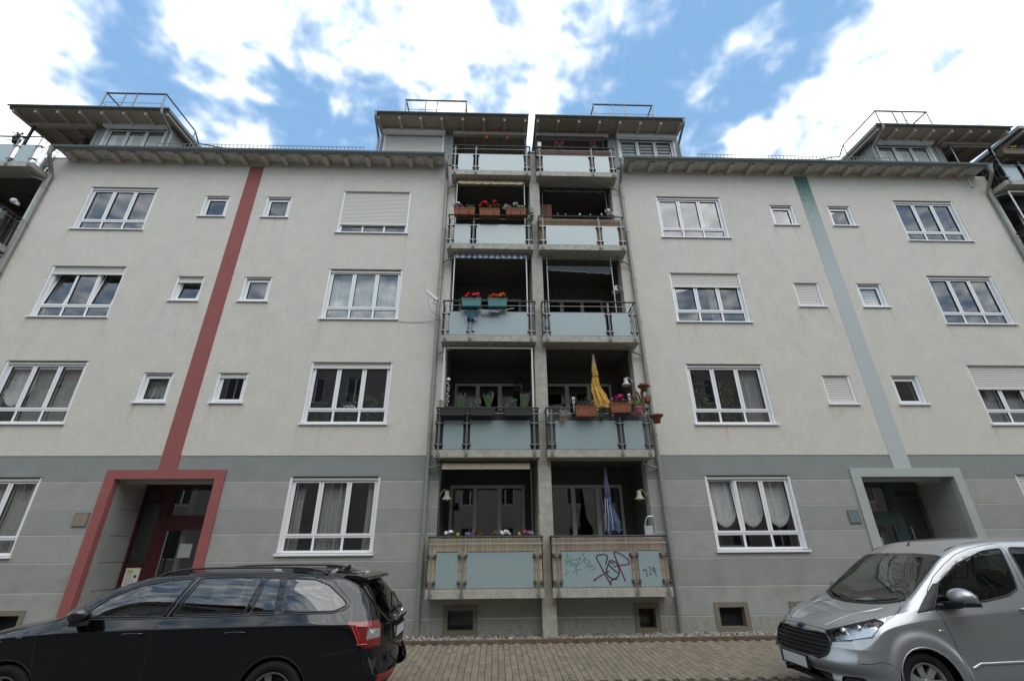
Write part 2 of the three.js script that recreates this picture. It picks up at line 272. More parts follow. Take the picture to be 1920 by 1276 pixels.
{ // gravel against the house
  const g = new THREE.IcosahedronGeometry(1, 1), p = g.attributes.position; for (let i = 0; i < p.count; i++) { const k = 1 + 0.22 * n3(p.getX(i) * 1.4, p.getY(i) * 1.4, p.getZ(i) * 1.4); p.setXYZ(i, p.getX(i) * k, p.getY(i) * k * 0.75, p.getZ(i) * k); } g.computeVertexNormals();
  const N = 9000, m = new THREE.InstancedMesh(g, std([1, 1, 1], 0.9), N), q = new THREE.Object3D(), c = new THREE.Color();
  for (let i = 0; i < N; i++) {
    const dense = i < 6500; q.position.set(dense ? rr(-2.6, 6) : rr(-13.5, 16), rr(-0.03, 0.02), rr(0.02, 0.65)); q.rotation.set(rr(0, 6), rr(0, 6), rr(0, 6)); const s = rr(0.016, 0.034); q.scale.set(s * rr(0.8, 1.3), s, s); q.updateMatrix(); m.setMatrixAt(i, q.matrix);
    const t = rnd(); if (t < 0.1) c.setRGB(0.2, 0.09, 0.055); else if (t < 0.45) { const k = rr(0.1, 0.2); c.setRGB(k, k * 0.95, k * 0.85); } else { const k = rr(0.22, 0.42); c.setRGB(k, k * 0.95, k * 0.84); } m.setColorAt(i, c);
  }
  m.name = 'gravel'; m.userData = { label: 'strip of pale mixed gravel along the foot of the building', category: 'gravel', kind: 'stuff' }; m.castShadow = m.receiveShadow = true; scene.add(m);
}
{ // cobbled gutter
  const bed = structure(mesh('gutter_channel', bx(-30, 30, -0.15, -0.112, 3.15, 3.52), std([0.06, 0.055, 0.045], 1, { map: stoneMap })));
  const mats = [[0.15, 0.15, 0.14], [0.2, 0.19, 0.17], [0.11, 0.11, 0.105], [0.24, 0.225, 0.2]].map((c) => std(c, 0.85, { map: stoneMap, bumpMap: stoneMap, bumpScale: 0.004 }));
  const geos = [0, 1, 2, 3].map((k) => { const g = new THREE.SphereGeometry(1, 8, 5, 0, Math.PI * 2, 0, Math.PI / 2), p = g.attributes.position; for (let i = 0; i < p.count; i++) { const x = p.getX(i), z = p.getZ(i), y = p.getY(i), m = Math.max(Math.abs(x), Math.abs(z)) || 1, l = Math.hypot(x, z) || 1, f = l / m * 0.9 * (1 + 0.08 * n3(x * 2 + k * 5, y, z * 2)); p.setXYZ(i, x * f * 0.05, Math.pow(y, 0.6) * 0.03, z * f * 0.05); } g.computeVertexNormals(); return boxUV(join(g)); });
  const rest = [];
  for (let r = 0; r < 3; r++) for (let i = 0; i < 190; i++) {
    const x = -9 + i * 0.107 + (r % 2) * 0.05 + rr(-0.006, 0.006), z = 3.21 + r * 0.108 + rr(-0.005, 0.005), sc = rr(0.92, 1.05), y = -0.118 + rr(-0.003, 0.003), k = Math.floor(rnd() * 4);
    if (r < 2 && x > -2 && x < 4.6) { const m = new THREE.Mesh(geos[Math.floor(rnd() * 4)], mats[k]); m.name = 'cobble'; m.position.set(x, y, z); m.rotation.y = rr(-0.1, 0.1); m.scale.setScalar(sc); m.castShadow = m.receiveShadow = true; bed.add(m); } else rest.push(paint(geos[k].clone().scale(sc, sc, sc).translate(x, y, z), [0.17, 0.165, 0.15]));
  }
  mesh('cobble_field', rest, M.vc, bed).userData.kind = 'stuff';
}

{ // weeds in the joints and bits of litter along the edging
  const q = leaves2(420, (i) => { const x = -2 + rnd() * 7.5, e = rnd() < 0.65; return [Math.round(x * 10) / 10 + 0.05, fall(e ? 0.8 : 2) + 0.0, e ? 0.775 + rr(0, 0.03) : rr(0.9, 3.1)]; });
  const m = mesh('joint_weeds', q, M.leaf); m.userData = { label: 'tiny weeds growing in the joints of the pavement', category: 'weeds', kind: 'stuff' };
  [[-0.35, 0.9, 'below the left ground-floor balcony'], [2.05, 0.86, 'below the sprayed ground-floor balcony']].forEach(([x, z, where], i) => { const g = new THREE.PlaneGeometry(0.06, 0.035, 3, 2).rotateX(-Math.PI / 2), p = g.attributes.position; for (let k = 0; k < p.count; k++) p.setY(k, 0.01 * rnd()); g.computeVertexNormals(); const o = mesh('paper_scrap', g.rotateY(i), M.paper); o.position.set(x, fall(z) + 0.004, z); tag(o, 'tiny pale scrap of paper on the pavement ' + where, 'litter', 'paper scraps on the pavement'); });
}

// ---------- windows ----------
const sheet = (x0, x1, y0, y1, z) => new THREE.PlaneGeometry(x1 - x0, y1 - y0).translate((x0 + x1) / 2, (y0 + y1) / 2, z);
const ring = (x0, x1, y0, y1, w, z0, z1) => [bx(x0, x0 + w, y0, y1, z0, z1), bx(x1 - w, x1, y0, y1, z0, z1), bx(x0 + w, x1 - w, y0, y0 + w, z0, z1), bx(x0 + w, x1 - w, y1 - w, y1, z0, z1)];
function slats(x0, x1, yTop, yBot, z, pitch = 0.05) { // roller shutter curtain of bowed slats
  const out = [], n = Math.max(1, Math.round((yTop - yBot) / pitch)), h = (yTop - yBot) / n;
  const s = new THREE.Shape(); s.moveTo(0, 0.003); s.lineTo(0.008, 0.008); s.quadraticCurveTo(0.016, h / 2, 0.008, h - 0.004); s.lineTo(0, h); s.lineTo(0, 0.003);
  const g = new THREE.ExtrudeGeometry(s, { depth: x1 - x0, bevelEnabled: false, curveSegments: 3 }).rotateY(Math.PI / 2).scale(1, 1, -1);
  { const p = g.attributes.position, q = p.array; for (let i = 0; i < q.length; i += 9) for (let k = 0; k < 3; k++) { const t = q[i + k]; q[i + k] = q[i + 6 + k]; q[i + 6 + k] = t; } g.computeVertexNormals(); }
  for (let i = 0; i < n; i++) out.push(g.clone().translate(x0, yBot + i * h, z));
  return out;
}
function drape(x0, x1, yTop, bot, z, waves, amp = 0.02, seed = 1) { // hanging cloth; bot(t) is its lower hem
  const nx = Math.max(16, Math.round(waves * 6)), ny = 6, g = new THREE.PlaneGeometry(1, 1, nx, ny), p = g.attributes.position;
  for (let i = 0; i < p.count; i++) { const t = p.getX(i) + 0.5, s = 0.5 - p.getY(i), b = bot(t); p.setXYZ(i, x0 + (x1 - x0) * t + 0.006 * Math.sin(s * 5 + t * 9), yTop + (b - yTop) * s, z + amp * (0.4 + 0.6 * s) * Math.sin(t * waves * 6.283 + seed + 0.6 * Math.sin(t * 11 + seed))); }
  g.computeVertexNormals(); return g;
}
function ruffle(x0, x1, top, h, z) { const g = new THREE.PlaneGeometry(1, 1, 60, 3), p = g.attributes.position; for (let i = 0; i < p.count; i++) { const t = p.getX(i) + 0.5, s = 0.5 - p.getY(i); p.setXYZ(i, x0 + (x1 - x0) * t, top(t) - h * s * (1 + 0.12 * Math.sin(t * 70)), z + 0.022 * Math.sin(t * 75) * (0.3 + s)); } g.computeVertexNormals(); return g; }
function leaves(n, f, size, cols, flat = 0.5) { // leaf-sized folded faces; f() gives [x,y,z]
  const out = [];
  for (let i = 0; i < n; i++) {
    const [x, y, z] = f(i), L = rr(size * 0.6, size * 1.2), w = L * flat, g = new THREE.BufferGeometry();
    g.setAttribute('position', new THREE.Float32BufferAttribute([0, 0, 0, w, L * 0.5, 0.12 * L, 0, L, 0, 0, 0, 0, 0, L, 0, -w, L * 0.5, 0.12 * L], 3)); g.computeVertexNormals();
    g.applyEuler ? 0 : 0; g.rotateX(rr(-1.4, 1.4)); g.rotateZ(rr(-1.3, 1.3)); g.rotateY(rr(0, 6.28)); g.translate(x, y, z);
    out.push(paint(g, cols[Math.floor(rnd() * cols.length)]));
  }
  return out;
}
const GREEN = [[0.05, 0.11, 0.025], [0.07, 0.14, 0.03], [0.035, 0.08, 0.02], [0.09, 0.16, 0.045]];
function win(P, o) {
  const { x0, x1, y0, y1, z = 0, n = 3, low = true, tilt = [], cur = [], shut = 0.05, sill = true, name = 'window', head = 0.05, guides = true } = o;
  const g = guides ? 0.05 : 0.002, a0 = x0 + g, a1 = x1 - g, b0 = y0 + (sill ? 0.035 : 0.003), b1 = y1 - head, zf = z - 0.09, zb = z - 0.16;
  const fr = ring(a0, a1, b0, b1, 0.05, zb, zf), W = a1 - a0 - 0.1, mw = 0.05, lw = (W - mw * (n - 1)) / n, ty = low ? b0 + 0.05 + 0.245 : b0 + 0.05;
  if (low) fr.push(bx(a0 + 0.05, a1 - 0.05, ty, ty + 0.055, zb + 0.004, zf - 0.002));
  for (let i = 1; i < n; i++) fr.push(bx(a0 + 0.05 + i * lw + (i - 1) * mw, a0 + 0.05 + i * (lw + mw), b0 + 0.05, b1 - 0.05, zb + 0.006, zf - 0.004));
  if (guides) fr.push(bx(x0 + 0.001, a0, b0, y1 - 0.002, z - 0.088, z - 0.02), bx(a1, x1 - 0.001, b0, y1 - 0.002, z - 0.088, z - 0.02));
  const m = mesh(name, fr, M.white, P);
  const us = low ? ty + 0.055 : ty;
  for (let i = 0; i < n; i++) {
    const p0 = a0 + 0.05 + i * (lw + mw), p1 = p0 + lw, yy0 = us, yy1 = b1 - 0.05;
    const tl = tilt[i] ? -tilt[i] : 0, piv = (q) => { q.translate(0, -yy0, -(zf - 0.03)); q.rotateX(tl); return q.translate(0, yy0, zf - 0.03); };
    const sw = 0.042;
    mesh('sash', ring(p0 - 0.012, p1 + 0.012, yy0 - 0.012, yy1 + 0.012, sw, zf - 0.045, zf + 0.012).map(piv), M.white, m);
    mesh('gasket', ring(p0 - 0.012 + sw - 0.001, p1 + 0.012 - sw + 0.001, yy0 - 0.012 + sw - 0.001, yy1 + 0.012 - sw + 0.001, 0.008, zf - 0.03, zf + 0.006).map(piv), M.gasket, m);
    mesh('pane', piv(sheet(p0 + sw - 0.013, p1 - sw + 0.013, yy0 + sw - 0.013, yy1 - sw + 0.013, zf - 0.019)), M.glass, m);
    if (low) { mesh('pane', sheet(p0 + 0.001, p1 - 0.001, b0 + 0.051, ty - 0.001, zf - 0.029), M.glass, m); mesh('gasket', ring(p0 + 0.0005, p1 - 0.0005, b0 + 0.0505, ty - 0.0005, 0.009, zf - 0.036, zf - 0.012), M.gasket, m); }
    const k = cur[i], zc = z - 0.24, c0 = p0 - 0.02, c1 = p1 + 0.02;
    if (k === 'lace') mesh('curtain', drape(c0, c1, b1, () => b0 + 0.06, zc, 7, 0.022, i * 2 + x0), M.lace, m);
    else if (k === 'swag') mesh('curtain', [drape(c0, c1, b1, (t) => ty + 0.50 - 0.24 * Math.sin(Math.PI * t) + 0.5 * Math.max(0, Math.abs(t - 0.5) - 0.36), zc, 4, 0.02, i), ruffle(c0, c1, (t) => ty + 0.56 - 0.26 * Math.sin(Math.PI * t) + 0.5 * Math.max(0, Math.abs(t - 0.5) - 0.36), 0.14, zc + 0.03)], M.sheer, m);
    else if (k === 'half') mesh('curtain', drape(c0, c1, b1 - 0.02, (t) => yy0 + 0.1 + 0.03 * Math.sin(t * 26), zc, 5, 0.03, i), M.lace, m);
    else if (k === 'white') mesh('curtain', drape(c0, c1, b1, () => b0 + 0.03, zc, 5, 0.012, i * 2 + x0), M.sheer, m);
    else if (k === 'side') mesh('curtain', drape(i ? p1 - 0.2 : p0 - 0.02, i ? p1 + 0.02 : p0 + 0.2, b1, () => b0 + 0.06, zc, 3, 0.03, i), M.lace, m);
    else if (k === 'blind') { const q = []; for (let y = yy0 + 0.02; y < yy1; y += 0.05) q.push(bx(p0 + 0.03, p1 - 0.03, y, y + 0.036, zf - 0.06, zf - 0.056)); mesh('blind', q, M.blind, m); } else if (k === 'stripe') { const q = []; for (let y = yy0 + 0.02; y < yy1; y += 0.13) q.push(bx(p0 + 0.01, p1 - 0.01, y, y + 0.085, zf - 0.06, zf - 0.056)); mesh('blind', q, M.blind, m); } else if (k === 'cafe') { mesh('curtain', drape(c0, c1, yy1 - 0.16, () => b0 + 0.02, zc + 0.13, 1, 0.004, i), M.blind, m); mesh('curtain', drape(c0, c1, b1, (t) => yy1 - 0.13 + 0.02 * Math.sin(t * 40), zc + 0.12, 6, 0.015, i), M.lace, m); } else if (k === 'plant' || k === 'palm' || k === 'ivy') {
      const cx = (p0 + p1) / 2;
      if (k === 'palm') { const q = []; for (let f = 0; f < 5; f++) { const a = rr(-1.2, 1.2), bxx = cx + rr(-0.1, 0.1), by = yy0 + rr(0.35, 0.5); for (let t = 0; t < 22; t++) { const s = t / 22, x = bxx + Math.sin(a) * s * 0.55, y = by + 0.35 * s - 0.38 * s * s; q.push(paint(rod([x, y, z - 0.34 - s * 0.1], [x + 0.07 * (t % 2 ? 1 : -1), y - 0.16, z - 0.33], 0.004, 3, 0.001), GREEN[t % 4])); } } mesh('house_plant', q, M.vc, m); }
      const hi = k === 'ivy' ? 0.75 : 0.35;
      mesh('house_plant', leaves(k === 'ivy' ? 170 : 90, () => [cx + rr(-0.22, 0.22), b0 + 0.08 + Math.pow(rnd(), 1.4) * hi * (yy1 - b0), z - rr(0.24, 0.4)], 0.07, GREEN), M.leaf, m);
      if (o.orchid && i === 1) mesh('orchid', Array.from({ length: 5 }, (_, j) => sphere(cx - 0.12 + j * 0.06, yy0 + 0.12 + 0.03 * Math.sin(j * 3), z - 0.25, 0.028, 1, 1, 0.5, 7, 5)), M.whitePlastic, m);
    }
  }
  if (guides) {
    const L = (y1 - y0 - 0.035) * Math.max(0.035, shut), yb = y1 - 0.004 - L, sx0 = x0 + 0.035, sx1 = x1 - 0.035;
    mesh('roller_shutter', [shut > 0.06 ? slats(sx0, sx1, y1 - 0.004, yb + 0.045, z - 0.066) : [], bx(sx0, sx1, yb, yb + 0.05, z - 0.07, z - 0.045)], M.shutter, m);
  }
  if (sill) { const s = new THREE.Shape([[-0.16, 0.03], [0.045, 0.012], [0.045, -0.02], [0.037, -0.02], [0.037, 0.004], [-0.16, 0.022]].map((p) => new THREE.Vector2(...p))); const q = new THREE.ExtrudeGeometry(s, { depth: x1 - x0 + 0.05, bevelEnabled: false }).rotateY(-Math.PI / 2).translate(x1 + 0.025, y0, z); mesh('window_sill', [q, bx(x0 - 0.027, x0 - 0.022, y0 - 0.022, y0 + 0.034, z - 0.01, z + 0.047), bx(x1 + 0.022, x1 + 0.027, y0 - 0.022, y0 + 0.034, z - 0.01, z + 0.047)], M.white, m); }
  return m;
}

// ---------- balconies ----------
const SLAB = [0.70, 3.42, 6.22, 8.97, 11.61], ST = 0.17, ZF = 0.5;
const reedMats = {};
function reeds(x0, x1, y0, y1, z, tint, alongZ) {
  const out = [], step = 0.013;
  for (let x = x0; x < x1; x += step) { const k = rr(0.72, 1.15), h = rr(-0.012, 0.012), c = [tint[0] * k, tint[1] * k, tint[2] * k], g = new THREE.CylinderGeometry(0.0062, 0.0062, 1, 5, 1, true).scale(1, y1 - y0 + h, 1); g.translate(0, (y0 + y1 + h) / 2, 0); alongZ === undefined ? g.translate(x, 0, z + rr(-0.002, 0.002)) : g.translate(alongZ, 0, x); out.push(paint(g, c)); }
  return out;
}
function balcony(P, f, x0, x1, small, o = {}) {
  // x0..x1 clear width of the recess; the front tray is a little wider; small: side of the narrow glass pane (-1 left, 1 right)
  const y0 = SLAB[f], y1 = y0 + ST, t0 = x0 - 0.10, t1 = x1 + (small < 0 ? 0.035 : 0.08), L = small < 0 ? t0 : x0 - 0.09, R = small < 0 ? t1 : x1 + 0.08;
  const m = mesh('balcony', [bx(L, R, y0, y1, 0.03, ZF), bx(L + 0.02, R - 0.02, y0 + 0.004, y1 - 0.004, ZF, ZF + 0.004)], M.concrete, P);
  m.userData.side = small; mesh('loggia_slab', bx(x0 + 0.004, x1 - 0.004, y0 + 0.02, y1, -1.49, 0.03), M.ceiling, m);  // rear of the same slab, its dark colour stands in for shade
  const mir = (x) => (small < 0 ? x : L + R - x), span = (a, b) => (small < 0 ? [L + a, L + b] : [R - b, R - a]);
  const W = R - L, posts = [0.09, 0.71, W - 0.115].map((d) => (small < 0 ? L + d : R - d)), hr = y1 + 0.94, pz = ZF + 0.035;
  const st = [], dk = [];
  for (const px of posts) {
    st.push(rod([px - 0.012, y0 + 0.07, pz], [px - 0.012, hr - 0.01, pz], 0.007), rod([px + 0.012, y0 + 0.07, pz], [px + 0.012, hr - 0.01, pz], 0.007));
    for (const yy of [y1 + 0.1, y1 + 0.58]) { st.push(bx(px - 0.085, px + 0.085, yy, yy + 0.018, ZF - 0.004, pz + 0.01)); dk.push(bx(px - 0.1, px - 0.04, yy - 0.02, yy + 0.036, ZF - 0.025, ZF - 0.006), bx(px + 0.04, px + 0.1, yy - 0.02, yy + 0.036, ZF - 0.025, ZF - 0.006)); }
    mesh('fixing_plate', [rod([px, y0 + 0.075, ZF + 0.002], [px, y0 + 0.075, ZF + 0.03], 0.048, 16), rod([px, y0 + 0.075, ZF + 0.03], [px, y0 + 0.075, ZF + 0.05], 0.016, 8)], M.zinc, m);
  }
  dk.push(rod([L + 0.01, hr, pz], [R - 0.01, hr, pz], 0.021, 10));
  st.push(rod([L + 0.02, hr - 0.13, pz], [R - 0.02, hr - 0.13, pz], 0.009));
  for (const s of [L + 0.012, R - 0.012]) { // side returns
    dk.push(rod([s, hr, pz], [s, hr, 0.03], 0.021, 10));
    st.push(rod([s, hr - 0.13, pz], [s, hr - 0.13, 0.03], 0.009));
    for (let k = 0; k < 4; k++) dk.push(rod([s, y1, 0.08 + k * 0.12], [s, hr, 0.08 + k * 0.12], 0.008, 6));
    dk.push(rod([s, y1 + 0.08, 0.03], [s, y1 + 0.08, pz], 0.009, 6), rod([s, y1 + 0.62, 0.03], [s, y1 + 0.62, pz], 0.009, 6));
  }
  mesh('railing_post', st, M.steel, m); mesh('handrail', dk, M.darkSteel, m);
  const gy0 = y1 - 0.005, gy1 = y1 + 0.66, [s0, s1] = span(0.18, 0.63), [b0, b1] = span(0.785, W - 0.2);
  for (const [a, b, big] of [[s0, s1, false], [b0, b1, true]]) {
    const pm = o.print ? o.print(big) : M.panel;
    const gm = mesh('glass_panel', bx(a, b, gy0, gy1, ZF - 0.022, ZF - 0.010), M.panel, m);
    if (pm !== M.panel) { const q = new THREE.PlaneGeometry(b - a - 0.006, gy1 - gy0 - 0.006).translate((a + b) / 2, (gy0 + gy1) / 2, ZF - 0.0075); const k = new THREE.Mesh(q, pm); k.name = 'graffiti'; k.castShadow = k.receiveShadow = true; m.add(k); }
    mesh('panel_trim', [bx(a, b, gy1, gy1 + 0.012, ZF - 0.026, ZF - 0.006), bx(a, b, gy0 - 0.001, gy0 + 0.014, ZF - 0.009, ZF - 0.004)], M.darkSteel, m);
  }
  if (o.reed) {
    const q = reeds(L + 0.03, R - 0.03, y1 + 0.012, hr - 0.02, ZF - 0.045, o.reed); for (const s of [L + 0.035, R - 0.035]) q.push(reeds(0.05, ZF - 0.05, y1 + 0.012, hr - 0.02, 0, o.reed, s));
    for (const yy of [0.12, 0.32, 0.55, 0.78]) q.push(paint(rod([L + 0.03, y1 + yy, ZF - 0.036], [R - 0.03, y1 + yy, ZF - 0.036], 0.0025, 4), [0.09, 0.07, 0.05]));
    mesh('reed_screen', q, M.vc, m);
  }
  if (o.net) { // dark woven screen cloth with a mesh weave
    const q = []; for (let x = L + 0.03; x < R - 0.03; x += 0.032) q.push(rod([x, y1 + 0.01, ZF - 0.045], [x, hr - 0.16, ZF - 0.045], 0.0085, 4)); for (let y = y1 + 0.02; y < hr - 0.16; y += 0.032) q.push(rod([L + 0.03, y, ZF - 0.045], [R - 0.03, y, ZF - 0.045], 0.0085, 4));
    mesh('screen_net', q, std(o.net, 0.9), m);
  }
  if (o.cloth) mesh('screen_cloth', [bx(L + 0.03, R - 0.03, y1 + 0.01, hr - 0.03, ZF - 0.05, ZF - 0.046)], std(o.cloth, 0.95), m);
  // drain from the tray to the downpipe
  if (f && o.drain) { const s = o.drain, e = s > 0 ? R : L; mesh('drain_pipe', pipe([[e - s * 0.2, y0 - 0.0, 0.22], [e - s * 0.2, y0 - 0.1, 0.22], [e + s * 0.16, y0 - 0.17, 0.09]], 0.024, 8), M.zinc, m); }
  return m;
}

// ---------- dormer ----------
const ZD = 0.65;
function dormer(P, r0, r1, w0, w1, c0, c1, t0, t1, o = {}) {
  // r roof, w window, c clad wall, t terrace (x ranges)
  const ry = (z) => 13.84 + (o.dy || 0) + 0.08 * (ZD - z), holes = [[w0, w1, 12.5, 13.86]];
  const d = mesh('dormer', [slabWithHoles(c0, c1, 12.48, 13.93, -0.3, 0, holes), bx(c0, c0 + 0.08, 12.48, 14.1, -4, -0.3), bx(c1 - 0.08, c1, 12.0, 14.1, -4, -0.3), bx(c0 + 0.08, c1 - 0.08, 12.48, 14.1, -4.1, -4)], std([0.42, 0.44, 0.42], 0.7, { map: metalMap }), P);
  const seams = []; for (const [a, b] of [[c0, w0 - 0.02], [w1 + 0.02, c1]]) for (let x = a + 0.1; x < b - 0.03; x += 0.15) seams.push(bx(x, x + 0.014, 12.48, 13.86, 0.0, 0.014));
  if (seams.length) mesh('cladding_seam', seams, M.zinc, d);
  win(d, { x0: w0, x1: w1, y0: 12.42, y1: 13.84, z: 0.03, low: false, sill: false, head: 0.1, shut: o.shut ?? 0.05, cur: o.cur || [], name: 'dormer_window' });
  const s = new THREE.Shape(); s.moveTo(0, 0); s.lineTo(0.13, 0); s.quadraticCurveTo(0.17, 0.1, 0.11, 0.19); s.lineTo(0, 0.2);
  mesh('shutter_box', new THREE.ExtrudeGeometry(s, { depth: w1 - w0 + 0.08, bevelEnabled: false }).rotateY(-Math.PI / 2).translate(w1 + 0.04, 13.70, 0.016), M.white, d);
  // roof plate, boards, rafters
  const prof = new THREE.Shape([[-ZD - 0.02, ry(ZD) + 0.02], [-ZD - 0.02, ry(ZD) + 0.065], [4.2, ry(-4.2) + 0.065], [4.2, ry(-4.2) + 0.02]].map((p) => new THREE.Vector2(...p)));
  mesh('dormer_roof', new THREE.ExtrudeGeometry(prof, { depth: r1 - r0, bevelEnabled: false }).rotateY(Math.PI / 2).translate(r0, 0, 0), M.gutter, d);
  const bd = []; for (let z = ZD - 0.02; z > -1.6; z -= 0.115) bd.push(bar([r0 + 0.02, ry(z - 0.05) + 0.008, z - 0.05], [r1 - 0.02, ry(z - 0.05) + 0.008, z - 0.05], 0.108, 0.02));
  mesh('soffit_boards', bd, M.board, d);
  const n = Math.round((r1 - r0 - 0.16) / 0.63);
  for (let i = 0; i <= n; i++) { const x = r0 + 0.08 + (r1 - r0 - 0.16) * i / n; mesh('rafter', bar([x, ry(0.6) - 0.055, 0.6], [x, ry(-1.5) - 0.055, -1.5], 0.075, 0.1), M.timber, d); }
  mesh('roof_gutter', [rod([r0 - 0.02, ry(ZD) + 0.06, ZD + 0.055], [r1 + 0.02, ry(ZD) + 0.06, ZD + 0.055], 0.03, 10)], M.gutter, d);
  for (const e of [r0, r1]) mesh('barge_board', [bar([e, ry(ZD) + 0.03, ZD], [e, ry(-4) + 0.03, -4], 0.02, 0.11)], M.gutter, d);
  mesh('purlin', bx(Math.min(t0, t1), Math.max(t0, t1), 13.66, 13.80, 0.02, 0.15), M.timber, d);
  if (o.post !== undefined) mesh('terrace_post', [bx(o.post - 0.03, o.post + 0.03, 11.8, 13.66, 0.05, 0.11)], M.darkSteel, d);
  // dormer downpipe on the outer corner
  const e = o.pipe; if (e !== undefined) mesh('dormer_downpipe', pipe([[e, ry(ZD) + 0.04, ZD + 0.05], [e, ry(ZD) - 0.12, ZD + 0.03], [e, 13.45, 0.1], [e, 12.5, 0.1]], 0.04, 10), M.zinc, d);
  // sweeps' platform railing on the roof
  const [k0, k1] = o.rail, yb = 14.0, yt = 14.83, zb = -1.1, q = [], zf = 0.4, dkr = [];
  for (const x of [k0, k0 + (k1 - k0) * 0.33, k0 + (k1 - k0) * 0.52, k1]) q.push(bar([x, yb - 0.06, zf], [x, yt, zf], 0.035, 0.02));
  dkr.push(bar([k0 - 0.03, yt, zf], [k1 + 0.03, yt, zf], 0.045, 0.03)); q.push(rod([k0, yt - 0.42, zf], [k1, yt - 0.42, zf], 0.009, 6));
  for (const x of [k0, k1]) { dkr.push(bar([x, yt, zf], [x, yt + 0.1, zb], 0.035, 0.03)); q.push(rod([x, yt - 0.42, zf], [x, yt - 0.3, zb], 0.009, 6), bar([x, yb, zb], [x, yt + 0.1, zb], 0.035, 0.02)); }
  const oe = o.outer; if (oe !== undefined) { const x = oe > 0 ? k1 : k0; dkr.push(bar([x, yt + 0.1, zb], [x, yt - 0.15, zb - 0.3], 0.035, 0.03), bar([x, yt - 0.15, zb - 0.3], [x + oe * 1.1, yt - 0.2, zb - 0.5], 0.03, 0.03)); q.push(bar([x + oe * 1.1, yt - 0.2, zb - 0.5], [x + oe * 1.1, yt - 1.2, zb - 0.5], 0.03, 0.02), bar([x + oe * 0.5, yt - 0.18, zb - 0.4], [x + oe * 0.5, yt - 1.2, zb - 0.4], 0.03, 0.02)); }
  mesh('roof_railing_post', q, M.zinc, d); mesh('roof_railing_bar', dkr, M.darkSteel, d);
  return d;
}

// ---------- the two halves of the apartment block ----------
const JOINT = [0.31, 0.845, 1.38, 1.91, 2.45, 2.99];
const LEV = { big: [[1.50, 3.10], [4.28, 5.855], [7.05, 8.60], [9.81, 11.35]], small: [[4.79, 5.557], [7.55, 8.313], [10.32, 11.085]] };
function downpipe(P, x, top) {
  const q = [...pipe([[x + top[0], 12.33, 0.5], [x + top[0], 12.1, 0.5], [x, 11.75, 0.085], [x, 0.0, 0.085]], 0.05, 14)];
  for (const y of [1.1, 2.4, 4.0, 5.2, 7.0, 8.3, 9.9, 11.2]) q.push(rod([x, y, 0.085], [x, y + 0.03, 0.085], 0.058, 14), rod([x, y + 0.015, 0.085], [x, y + 0.015, 0.0], 0.008, 6), bx(x + 0.05, x + 0.085, y + 0.004, y + 0.026, 0.075, 0.095));
  for (const y of [1.0, 4.9, 7.9, 10.8]) q.push(rod([x, y, 0.085], [x, y + 0.09, 0.085], 0.0545, 14));
  q.push(lathe([[0.05, -0.14], [0.085, 0], [0.08, 0]], x + top[0], 12.335, 0.5, 14));
  return mesh('downpipe', q, M.zinc, P);
}
function basementWindow(P, x0, x1, y0, y1) {
  const m = mesh('basement_window', ring(x0, x1, y0, y1, 0.09, -0.3, 0.022), M.brownFrame, P);
  const q = []; for (let x = x0 + 0.1; x < x1 - 0.09; x += 0.022) q.push(bx(x, x + 0.005, y0 + 0.09, y1 - 0.09, -0.16, -0.15)); for (let y = y0 + 0.1; y < y1 - 0.09; y += 0.022) q.push(bx(x0 + 0.09, x1 - 0.09, y, y + 0.005, -0.15, -0.145));
  mesh('grille', q, M.darkSteel, m); mesh('pane', sheet(x0 + 0.09, x1 - 0.09, y0 + 0.09, y1 - 0.09, -0.24), M.glass, m);
}
